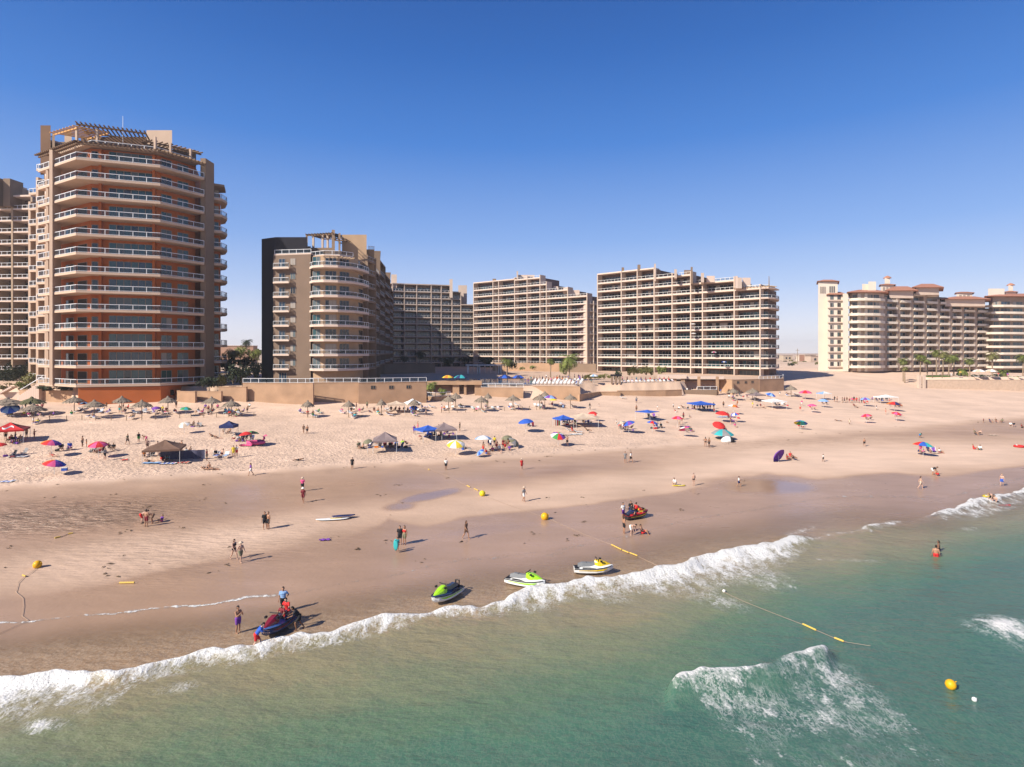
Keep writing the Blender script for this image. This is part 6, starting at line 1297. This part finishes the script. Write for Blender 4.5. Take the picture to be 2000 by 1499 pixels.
crowd('near the left red umbrella', [(161, 873, S_, '-', 'k'), (169, 873, S_, 'O', 'O', dict(s=.72)), (205, 899, 'walk2', 'e', 'k', dict(rz=1.6)), (214, 879, C_, '-', 'k'), (222, 880, C_, 'k', 'h'), (185, 884, C_, 'w', 'k'), (197, 884, C_, '-', 'r'), (105, 892, 'lie', 'R', 'R', dict(rz=1.2)), (99, 890, K_, '-', 'r', dict(s=.7)), (119, 880, C_, 'k', 'k'), (137, 878, C_, 'b', 'v')])
crowd('left of the brown tent', [(249, 869, 'walk', 'a', 'k', dict(rz=1.4)), (271, 864, S_, 'k', 'g'), (285, 864, 'bend', '-', 'p', dict(rz=-1.4))])
crowd('around the brown tent', [(281, 892, K_, 'o', 'k'), (288, 879, S_, '-', 'h'), (297, 890, C_, 'k', 'k'), (315, 891, C_, 'k', 'n'), (328, 896, C_, 't', 't'), (341, 883, S_, 'k', 'k'), (355, 882, 'camera', '-', 'k'), (364, 886, K_, 'w', 'h'), (348, 889, C_, 'k', 'b'), (308, 884, S_, 'm', 'k'), (335, 886, C_, 'h', 'k'), (371, 884, K_, 'h', 'k')])
crowd('before the brown tent', [(291, 903, 'lie', '-', 'k', dict(rz=1.4)), (400, 917, 'lie', 'K', 'K', dict(rz=1.2)), (408, 916, K_, '-', 'k'), (417, 918, 'lie', '-', 'h', dict(rz=1.5))])
crowd('near the blue striped loungers', [(404, 900, S_, 'm', 'k'), (434, 888, K_, '-', 'm'), (456, 893, S_, 'y', 'y', dict(rz=.4)), (462, 892, 'camera', 'w', 'r'), (422, 892, C_, 'k', 'h')])
crowd('near the pink inflatable', [(457, 861, C_, 'c', 'r'), (466, 861, K_, 'w', 'k'), (472, 862, C_, 'k', 'n'), (481, 861, C_, 'k', 'k'), (491, 860, C_, 'h', 'n'), (514, 862, K_, 'P', 'P', dict(s=.75))])
crowd('under the tilted beige umbrella', [(376, 834, C_, 'h', 'k'), (388, 835, C_, 'e', 'h')])
crowd('below the small navy canopy', [(415, 857, 'recline', '-', 'k', dict(rz=1.3)), (437, 847, C_, 'c', 'h'), (448, 847, C_, '-', 'c'), (426, 857, 'lie', 'H', 'H', dict(rz=1.4))])
crowd('before the orange tower base', [(170, 803, 'recline', 'p', 'w'), (198, 805, 'recline', 'l', 'n'), (192, 806, C_, 'w', 'k'), (212, 807, C_, 'v', 'v'), (241, 800, S_, '-', 'h'), (250, 798, K_, 'r', 'k'), (208, 797, S_, '-', 'o', dict(s=.7)), (286, 805, 'recline', 'w', 'l'), (301, 807, 'recline', 'v', 'v'), (312, 806, C_, 'k', 'k'), (325, 805, C_, 'm', 'k'), (344, 797, S_, 'h', 'k'), (317, 803, C_, 'y', 'e'), (295, 798, K_, 'e', 'w')])
crowd('before the wall steps', [(386, 807, C_, 'k', 'm'), (396, 807, C_, 'v', 'p'), (401, 799, C_, 'v', 'e'), (415, 797, S_, 'y', 'w'), (425, 799, C_, 'p', 'k'), (407, 800, K_, 'm', 'k'), (440, 807, C_, 't', 't'), (448, 807, C_, 'w', 'k'), (462, 806, K_, 'y', 'k'), (467, 808, C_, 'k', 'k'), (475, 807, C_, 'v', 'k'), (483, 806, S_, '-', 'k', dict(s=.8)), (487, 797, C_, 'w', 'a'), (392, 811, 'lie', 'M', 'M')])
crowd('on open sand mid left', [(593, 847, 'walk', 'K', 'K', dict(rz=.2)), (600, 848, 'walk2', '-', 'k', dict(rz=.2)), (583, 900, 'lie', '-', 'k', dict(rz=-1.3)), (688, 917, 'walk2', 'k', 'k', dict(rz=.3))])
crowd('by the small wall palapa', [(601, 809, K_, 'r', 'r'), (586, 807, 'recline', 'v', 'v'), (622, 807, 'recline', 'g', 'e')])
crowd('by the recessed wall palapa', [(668, 806, 'recline', 'p', 'w'), (686, 805, C_, 'k', 'k'), (691, 803, C_, 'w', 'k'), (696, 800, S_, 'm', 'k'), (702, 806, C_, 'p', 'p'), (708, 804, C_, 'k', 'h'), (717, 798, S_, 'a', 'k'), (722, 805, 'lie', '-', 'n'), (731, 805, C_, 'h', 'm'), (738, 806, C_, '-', 'k')])
crowd('at the white canopies', [(745, 803, S_, 'k', 'k'), (750, 800, 'hips', '-', 'm'), (757, 804, C_, 'w', 'n'), (764, 803, C_, 'k', 'k'), (772, 803, C_, 'h', 'k'), (780, 804, C_, 'm', 'e'), (797, 805, C_, 'n', 'e'), (812, 801, K_, 'k', 'b'), (816, 806, C_, 'w', 'e'), (832, 813, 'walk', '-', 'k', dict(rz=1.5)), (824, 799, C_, 'k', 'v'), (789, 803, 'recline', '-', 'k')])
crowd('at the taupe tent', [(700, 876, C_, 'a', 'k'), (708, 877, K_, '-', 'k'), (722, 874, C_, 'w', 'b'), (735, 868, S_, '-', 'o', dict(s=.8)), (742, 874, C_, 'k', 'n'), (752, 875, C_, 'm', 'm'), (762, 875, C_, 'k', 'h'), (773, 875, C_, 'n', 'n'), (786, 872, C_, 'i', 'n'), (795, 871, 'recline', 'm', 'k', dict(rz=1.2)), (738, 866, K_, 'm', 'k')])
crowd('at the blue and brown canopies', [(809, 849, 'walk', 'v', 'v', dict(rz=.3)), (816, 840, S_, '-', 'p'), (835, 854, C_, 'b', 'w'), (842, 855, C_, 'n', 'b'), (849, 853, C_, 'k', 'k'), (857, 846, S_, 'o', 'k'), (861, 856, 'hips', '-', 'k'), (872, 848, C_, 'v', 'k'), (898, 842, S_, 'k', 'a'), (866, 843, S_, '-', 'n'), (823, 859, K_, 'h', 'k', dict(s=.6)), (877, 855, K_, 'p', 'p', dict(s=.8))])
crowd('near the pale yellow umbrella', [(944, 884, 'hips', '-', 'r'), (950, 887, K_, 'r', 'b'), (954, 872, S_, 'k', 'n'), (958, 876, 'camera', 'w', 'n'), (962, 882, K_, 'p', 'k'), (966, 871, S_, 'y', 'k'), (970, 879, S_, '-', 'r'), (975, 882, C_, 'w', 'e'), (983, 877, S_, 'm', 'r'), (987, 880, 'hips', '-', 'r'), (992, 875, S_, 'R', 'R'), (995, 880, K_, 'v', 'b'), (979, 886, K_, '-', 'w', dict(s=.7)), (956, 889, K_, '-', 'p', dict(s=.7))])
crowd('on wet sand mid beach', [(871, 918, S_, 'w', 'k', dict(rz=.2)), (1019, 918, S_, 'r', 'r', dict(rz=.6, hat='c'))])
CARR = person(hit(1108, 871), 'carry', '-', 'k', '', 'bare-chested person carrying a dark surfboard overhead', rz=.1)
crowd('at the blue and beige canopies', [(1101, 830, C_, 'k', 'w'), (1106, 827, C_, 'w', 'k'), (1112, 829, S_, 'k', 'k'), (1118, 828, C_, 'w', 'r'), (1124, 831, C_, 'k', 'a'), (1140, 826, C_, 'k', 'k'), (1131, 823, S_, 'a', 'k'), (1152, 801, 'walk', 'k', 'e'), (1163, 815, K_, 'r', 'w'), (1149, 829, 'recline', 'v', 'n'), (1118, 844, C_, 'r', 'r'), (1148, 845, 'recline', '-', 'k', dict(rz=1.2)), (1170, 796, S_, '-', 'w', dict(s=.6)), (1172, 829, K_, 'o', 'h', dict(s=.7))])
crowd('by the purple and grey umbrellas', [(1210, 838, C_, 'r', 'k'), (1217, 838, C_, 'w', 'r'), (1225, 841, C_, 'h', 'w'), (1204, 831, S_, 'w', 'c', dict(s=.7)), (1233, 839, 'recline', 'k', 'h')])
crowd('near the lone square canopy', [(1243, 788, S_, 'e', 'n'), (1243, 805, S_, '-', 'h'), (1266, 815, C_, 'k', 'k'), (1276, 815, C_, 'p', 'n'), (1284, 801, S_, 'w', 'c', dict(s=.7))])
crowd('by the blue and red umbrella', [(1278, 836, K_, 'r', 'r'), (1283, 835, C_, 'n', 'w'), (1291, 836, C_, 'k', 'k'), (1303, 826, 'lie', '-', 'h', dict(s=.8)), (1347, 816, K_, 'e', 'k', dict(s=.8))])
crowd('by the wide blue canopy', [(1315, 800, S_, 'w', 'k'), (1319, 806, K_, 'r', 'w'), (1326, 800, K_, 'w', 'k'), (1334, 799, 'recline', '-', 'k'), (1352, 800, S_, 't', 'w'), (1357, 799, 'hips', 'y', 'k'), (1362, 800, S_, 'w', 'p'), (1367, 801, S_, 'k', 'n'), (1372, 801, 'camera', 'm', 'k'), (1377, 800, S_, 'k', 'a'), (1382, 801, S_, 'c', 'k'), (1387, 800, S_, 'r', 'k'), (1394, 799, S_, 'k', 'k'), (1413, 796, S_, '-', 'k'), (1343, 802, C_, 'k', 'l')])
crowd('by the turquoise pink umbrella', [(1332, 827, S_, 'w', 'm'), (1335, 820, S_, 'm', 'k'), (1345, 841, C_, 'v', 'v'), (1350, 843, K_, 'k', 'v'), (1340, 845, 'recline', 'p', 'n'), (1327, 830, S_, '-', 'c')])
crowd('by the right red umbrellas', [(1423, 815, C_, 'k', 'm'), (1430, 815, C_, 'r', 'k'), (1438, 796, C_, '-', 'o'), (1401, 838, C_, 'p', 'w'), (1408, 839, C_, 'w', 't'), (1414, 838, K_, 'k', 'n'), (1427, 829, S_, 'm', 'k'), (1436, 836, C_, 'p', 'e'), (1432, 826, 'recline', 'v', 'v', dict(rz=1.2)), (1395, 806, S_, '-', 'r', dict(s=.7)), (1440, 792, S_, '-', 'o')])
crowd('left of the domed shelter', [(1378, 873, 'hips', 'K', 'K'), (1385, 874, S_, '-', 'k')])
crowd('below the three tiny openings', [(1424, 778, C_, 'w', 'k'), (1436, 772, S_, 'y', 'k'), (1441, 773, S_, 'a', 'h'), (1431, 779, C_, 'v', 'k'), (1447, 774, S_, 'k', 'k'), (1470, 797, S_, 'y', 'c'), (1479, 797, C_, 'k', 'w'), (1486, 796, C_, 'm', 'k'), (1492, 797, K_, '-', 'n'), (1459, 777, C_, 'm', 'e')])
crowd('near the right end wall', [(1500, 775, C_, 'n', 'b'), (1513, 791, C_, 'k', 'k'), (1519, 792, C_, 'h', 'w'), (1531, 791, C_, 'w', 'k'), (1523, 774, S_, 'e', 'w'), (1539, 772, 'recline', '-', 'k')])
crowd('on the right beach', [(1563, 803, 'walk', '-', 'r'), (1566, 793, 'walk2', 'p', 'w'), (1583, 800, C_, 'r', 'w'), (1591, 801, 'recline', '-', 'h'), (1568, 835, K_, 'w', 'r'), (1560, 835, C_, 'p', 'r'), (1606, 789, C_, 'h', 'k'), (1614, 790, C_, 'k', 'k'), (1659, 830, 'walk', 'c', 'c', dict(s=.8)), (1637, 823, 'lie', '-', 'e'), (1712, 801, S_, 'n', 'w', dict(s=.8)), (1730, 810, S_, 'R', 'R'), (1669, 796, 'recline', 'm', 'h'), (1675, 797, 'lie', '-', 'k'), (1692, 820, C_, '-', 'k'), (1700, 821, 'recline', 'h', 'n'), (1751, 814, C_, 'k', 'r'), (1758, 815, 'recline', '-', 'k'), (1738, 794, C_, 'r', 'e'), (1749, 796, C_, 'g', 'n'), (1756, 797, 'recline', '-', 'k')])
crowd('in the right beach row', [(1630, 785, 'hips', 'k', 'k'), (1635, 786, S_, '-', 'k'), (1645, 787, S_, '-', 'h'), (1649, 787, 'walk', 'm', 'k'), (1654, 786, S_, 'h', 'h'), (1659, 787, 'camera', '-', 'm'), (1664, 788, S_, 'p', 'e'), (1668, 786, S_, 'k', 'r'), (1673, 787, 'hips', 'r', 'm'), (1678, 788, S_, '-', 'p'), (1683, 788, 'walk2', 'n', 'k'), (1688, 789, C_, 'r', 'r'), (1694, 788, K_, 'r', 'w')])
crowd('under the long white canopy', [(1704, 781, K_, 'v', 'k'), (1711, 782, C_, 'k', 'n'), (1718, 783, C_, 'n', 'k'), (1725, 782, S_, 'k', 'k'), (1732, 783, C_, 'k', 'e'), (1737, 782, S_, 'h', 'k')])
crowd('on the far right wet sand', [(1688, 872, 'walk', '-', 'k', dict(s=.85)), (1608, 902, 'walk2', 'w', 'k', dict(s=.7)), (1797, 856, 'bend', 't', 'b', dict(s=.85)), (1798, 884, 'hips', 'k', 'p'), (1813, 884, C_, 'n', 'n'), (1836, 885, K_, 'w', 'k'), (1803, 886, K_, 'p', 'r', dict(s=.8)), (1822, 928, 'bend', 'k', 'w', dict(rz=1.2)), (1831, 930, 'crouch', '-', 'r'), (1934, 826, C_, 'n', 'n'), (1946, 826, C_, 'h', 'm'), (1957, 826, C_, 'a', 'h'), (1974, 832, K_, 'w', 'k'), (1980, 834, C_, 'k', 'n'), (1996, 836, K_, 'm', 'k'), (1905, 850, C_, 'a', 'k'), (1913, 850, 'recline', '-', 'k'), (1902, 878, K_, 'r', 'r'), (1914, 879, K_, 'w', 't'), (1921, 826, S_, 'm', 'k', dict(s=.6)), (1544, 896, C_, 'r', 'r'), (1538, 898, K_, 'R', 'R'), (1550, 899, 'recline', '-', 'k')])
crowd('in the thin water at the right', [(1798, 955, 'walk', '-', 'c', dict(s=.95, skin=1, rz=1.2)), (1957, 950, 'walk2', '-', 'b', dict(s=.95, skin=1, rz=-1))])
crowd('with bodyboards in the right foam', [(1937, 983, 'bend', '-', 'k', dict(rz=-1.2, skin=1)), (1944, 984, 'crouch', '-', 'n', dict(rz=-1.0, skin=1))])
board(1926, 978, 'y', 'yellow bodyboard held in the right foam', 1.5, .75, .8, .55, 'w', name='bodyboard', cat='bodyboard'); board(1962, 989, 'r', 'red bodyboard floating in the right foam', 1.5, .8, .1, .1, 'p', name='bodyboard', cat='bodyboard'); board(1972, 994, 'l', 'light blue bodyboard floating beside the red one', 1.5, .7, .3, .08, 'w', name='bodyboard', cat='bodyboard')
cpos = CARR.location; board(0, 0, 'k', 'dark surfboard carried overhead across the open sand', 2.4, .6, .12, 0, 'e', pos=cpos + Vector((0, -.05, 1.93)))
# scattered walkers and pairs on the middle wet sand
def one(px, py, pose, top, bot, label, **kw):
    kw.setdefault('skin', 0); return person(hit(px, py), pose, top, bot, '', label, px=px, **kw)
one(490, 929, 'walk', 'v', 'w', 'person in purple top and white shorts striding where dry sand ends', rz=-1.2, hair=1)
one(591, 960, 'walk2', 'p', 'k', 'person in white patterned top with hat walking, farther of two in line', rz=.2, hat='c', skin=1)
one(592, 982, 'walk', 'm', 'm', 'person in maroon clothes walking, nearer of two in line', rz=.2, hat='w')
one(517, 1034, 'hips', 'k', 'k', 'person in black standing, left of a close pair on wet sand', rz=.5, hair=1)
one(524, 1034, 'stand', '-', 'k', 'bare-chested person in black shorts, right of a close pair', rz=-.6)
one(277, 1022, 'bend', '-', 'r', 'bare-chested person bending over behind the group at the rippled sand', rz=2.4, skin=1)
one(286, 1029, 'hips', '-', 'm', 'bare-chested person in maroon shorts in front of the rippled sand group', rz=3.0)
one(297, 1023, 'bend', '-', 'h', 'tanned person stooping at the right of the rippled sand group', rz=-1.2)
one(316, 1019, 'sit', 'v', 'p', 'child in purple and pink sitting beside the rippled sand group', s=.75, hair=1, rz=-.4)
one(457, 1093, 'walk', 'K', 'K', 'person in black bikini walking, left of the couple on wet sand', rz=1.2, hair=1, skin=1)
one(470, 1099, 'walk2', '-', 'a', 'bare-chested person in dark shorts walking, right of the couple', rz=1.0, skin=1, hat='c')
one(776, 1077, 'stand', 't', 'e', 'child behind a turquoise board in front of the pair', s=.72, rz=.3)
board(0, 0, 't', 'turquoise bodyboard held upright in front of the pair', 1.05, .46, 1.3, 0, 'l', pos=hit(774, 1079) + Vector((0, -.25, .75)), pitch=math.radians(90), name='bodyboard', cat='bodyboard')
one(781, 1064, 'stand', 'k', 'k', 'person in a black wetsuit standing behind the turquoise board', rz=.2)
one(790, 1064, 'stand', 'R', 'a', 'person in red and dark shorts at the right of the pair', rz=-.4, hair=1)
one(910, 1053, 'walk', 'h', 'h', 'person all in brown walking alone across the wet sand', rz=1.1, hair=1)
one(1023, 980, 'walk2', 'e', 'w', 'person in grey top and white shorts walking near the yellow buoys', rz=1.0, hat='c')
one(1221, 904, 'hips', 'e', 'e', 'person in grey, left of a close pair far on wet sand', rz=.3)
one(1232, 904, 'walk', 'w', 'k', 'person in white top and black shorts, right of a close pair far', rz=1.0)
one(1355, 949, 'stand', '-', 'K', 'fair person in black swim briefs standing on the wet sand', rz=.2, skin=1, s=.95)
one(1319, 949, 'crouch', 'w', 'w', 'person in white crouching beside the yellow board', rz=-1.0, skin=1)
one(1443, 951, 'walk', 'w', 'n', 'child in white walking in the thin water', s=.8, rz=1.2)
one(1217, 1014, 'hips', 'w', 'v', 'person in white top at the left end of the red jet ski', rz=.6)
one(1219, 1042, 'stand', 'K', 'k', 'person in black standing in front of the red jet ski', rz=1.8, hair=1)
one(1234, 1046, 'bend', '-', 'w', 'bare-chested person in white shorts bending before the red jet ski', rz=.6, skin=1)
one(1254, 1043, 'sit', '-', 'r', 'bare-chested person sitting on the wet sand before the red jet ski', rz=1.2)
for k, (dx, top, bot, lab) in enumerate([(-.75, 'k', 'n', 'person in black on the rear of the red jet ski'), (-.1, 'r', 'k', 'person in red life vest on the middle of the red jet ski')]):
    v = JS2.matrix_basis @ Vector((dx, 0, -.10)); person(v, 'ride', top, bot, '', lab, rz=JS2.rotation_euler.z + math.pi / 2, px=1240 + k)
one(1250, 1011, 'bend', 'r', 'k', 'person in red vest leaning over behind the red jet ski', rz=.2)
one(1232, 1010, 'stand', 'k', 'b', 'person in black standing behind the red jet ski', rz=.3)
wl = hitz(1828, 1104, -.75); person(wl, 'stand', '-', 'r', '', 'sunburnt person in red shorts wading deep in the green water', rz=2.6, skin=0, px=1828)
wl = hitz(1833, 1094, -.75); person(wl, 'hips', '-', 'k', '', 'second wader behind the one in red shorts', rz=-2.4, skin=2, px=1833)
# group round the blue and red jet ski at the water line
one(465, 1237, 'camera', '-', 'v', 'bare-chested person in purple shorts holding up a camera', rz=1.1, skin=0)
one(553, 1196, 'hips', 'l', 'k', 'person in light blue shirt with white pattern and black shorts', rz=.2)
one(580, 1231, 'push', 'k', 'k', 'person in black wetsuit pushing the bow of the blue jet ski', rz=-1.3, skin=2)
one(505, 1268, 'push', 'b', 'r', 'person in blue vest and red shorts pushing the rear of the jet ski', rz=2.0, skin=1)
for k, (dx, top, bot, lab, sk) in enumerate([(-.95, 'r', 'r', 'rider in red vest and red shorts on the rear of the blue jet ski', 1), (-.45, 'm', 'r', 'smaller rider in maroon vest at the handlebar of the blue jet ski', 0)]):
    v = JS.matrix_basis @ Vector((dx, 0, -.02)); person(v, 'ride', top, bot, '', lab, rz=JS.rotation_euler.z + math.pi / 2, px=540 + k, skin=sk, s=.98 if k == 0 else .85)
# more bathers and loungers in the shade of the palapas
cl0 = 'rkbwnpvolehmctyg'
PX_ = [o for o in SC.objects if o.name.startswith('palapa')]
for o in PX_:
    for k in range(2):
        x, y = o.location.x + R.uniform(-1.9, 2.4), o.location.y + R.uniform(-1.2, 1.0); z = float(zg(x, y))
        if k == 1 or R.random() < .5:
            rz = R.uniform(-.4, 1.4); lounger(0, 0, 'white sun lounger with a towel in the shade of the thatched palapas', rz, R.choice('plbvtrw'), 'shaded loungers among the palapas', Vector((x, y, z)))
            person(Vector((x, y, z)), 'recline', R.choice(('-', R.choice(cl0))), R.choice(cl0), 'among the palapas', px=1000 + x * F / y, rz=rz, skin=R.choice((0, 1, 2)))
        else: person(Vector((x, y, z)), R.choice(('stand', 'hips', 'sit', 'sit')), R.choice(('-', R.choice(cl0), R.choice(cl0))), R.choice(cl0), 'among the palapas', px=1000 + x * F / y, skin=R.choice((0, 1, 2)))
# pool deck
def deck(anchor, rows):
    for px, d, pose, top, bot in rows:
        x, y = pd(px, d); person(Vector((x, y, float(zg(x, y)))), pose, top, bot, anchor, group='people around the pool', px=px, skin=R.choice((0, 1, 2)), s=R.uniform(.9, 1.05))
cl = 'rkbwnpvolehmct'
deck('on the sunny pool deck', [(1026 + i * 5.6, 165 + R.uniform(0, 26), R.choice(('stand', 'stand', 'hips', 'walk', 'bend')), R.choice(('-', R.choice(cl), R.choice(cl).upper())), R.choice(cl)) for i in range(24)])
deck('on the curved terrace', [(1216 + i * 9, 175 + i * .4 + R.uniform(0, 4), R.choice(('stand', 'hips', 'walk')), R.choice(('-', R.choice(cl), R.choice(cl).upper())), R.choice(cl)) for i in range(11)])
deck('at the right bar pavilion', [(1342, 180.5, 'stand', 'w', 'w'), (1352, 182, 'stand', 'k', 'w'), (1372, 181, 'hips', 'r', 'k'), (1385, 182, 'stand', 'w', 'k'), (1408, 182, 'walk', 'b', 'e')])
deck('near the large date palm', [(1093, 192, 'stand', 'h', 'k'), (1089, 190, 'hips', '-', 'o'), (1122, 194, 'stand', 'w', 'k'), (1130, 195, 'walk', 'v', 'w'), (1067, 196, 'stand', 'w', 'n')])
deck('before the hotel garden', [(1836, 226, 'walk', 'w', 'k'), (1858, 225, 'stand', 'w', 'w'), (1950, 225, 'stand', 'r', 'e'), (1968, 225, 'hips', 'v', 'p')])
# weed and litter left by the tide
b = MB(); q = random.Random(3)
for i in range(150):
    px = q.uniform(0, 2000); py = q.choice([np.interp(px, *L1) + q.gauss(4, 5), q.uniform(930, 1130), q.uniform(930, 1130)])
    if py > np.interp(px, *YS) - 8: continue
    c = hit(px, py); 
    for k in range(q.randint(1, 5)):
        a = q.uniform(0, 6.3); r_ = q.uniform(.06, .28); o_ = c + Vector((q.gauss(0, .3), q.gauss(0, .3), .03)); d = Vector((math.cos(a), math.sin(a), 0)) * r_; e = Vector((-d.y, d.x, 0)) * .35
        b.add([o_ - d, o_ - e + Vector((0, 0, .05)), o_ + d, o_ + e + Vector((0, 0, .03))], [(0, 1, 2, 3)])
tag(b.build('seaweed', mat('seaweed_brown', (.11, .075, .045), .9, .3, 3)), 'dark bits of seaweed strewn along the tide lines', None, None, 'stuff')
# the 300 people that show largest stay individuals; the small far rest is one crowd
PEOPLE.sort(key=lambda t: -({'lie': .35, 'recline': .5, 'sit': .55, 'chair': .65, 'crouch': .6}.get(t[0].data.name.split('_')[-1].split('.')[0], 1.0) * t[0].scale[0] / t[3]))
rest = PEOPLE[298:]; PEOPLE = PEOPLE[:298]
LOW = {}
def low(me):
    if me.name not in LOW:
        o = bpy.data.objects.new('tmp', me); COL.objects.link(o); m = o.modifiers.new('d', 'DECIMATE'); m.ratio = .10
        ev = o.evaluated_get(bpy.context.evaluated_depsgraph_get()).to_mesh()
        LOW[me.name] = ([v.co.copy() for v in ev.vertices], [tuple(p.vertices) for p in ev.polygons]); bpy.data.objects.remove(o)
    return LOW[me.name]
cb = MB(); cmats = []
for o, *_ in rest:
    for c in [o, *o.children]:
        M_ = o.matrix_basis if c is o else o.matrix_basis @ c.matrix_basis
        m = c.material_slots[0].material
        if m not in cmats: cmats.append(m)
        v_, f_ = low(c.data); cb.add([M_ @ v for v in v_], f_, cmats.index(m))
for o, *_ in rest:
    for c in list(o.children): bpy.data.objects.remove(c)
    bpy.data.objects.remove(o)
tag(cb.build('crowd', cmats), 'far bathers too small to tell apart, on the upper beach and pool decks', None, None, 'stuff')
# every label singles out one person: repeats are told apart by their order from the left
ORD = ['first', 'second', 'third', 'fourth', 'fifth', 'sixth', 'seventh', 'eighth', 'ninth', 'tenth', 'eleventh', 'twelfth']
by = {}
for o, lb, px, y in PEOPLE: by.setdefault(o['label'], []).append((px, y, o))
for k, q in by.items():
    if len(q) > 1:
        for i, (_, _, o) in enumerate(sorted(q, key=lambda t: t[0])): o['label'] = k + (', leftmost one' if i == 0 else ', rightmost one' if i == len(q) - 1 else f', {ORD[i]} from left')

# ------------------------------------------------------------------ the thin coastal haze that pales far things
b = MB(); b.box((0, 1600, 33), (22000, 3600, 96))
hz = b.build('haze', bpy.data.materials.new('haze')); tag(hz, 'thin pale coastal haze over beach and plain', None, None, 'stuff')
n, l = nodes(hz.data.materials[0]); n.remove(n['Principled BSDF'])
pv = n.new('ShaderNodeVolumePrincipled'); pv.inputs['Color'].default_value = (.93, .93, .97, 1); pv.inputs['Density'].default_value = .00018; pv.inputs['Anisotropy'].default_value = .2
l.new(pv.outputs[0], n['Material Output'].inputs['Volume'])
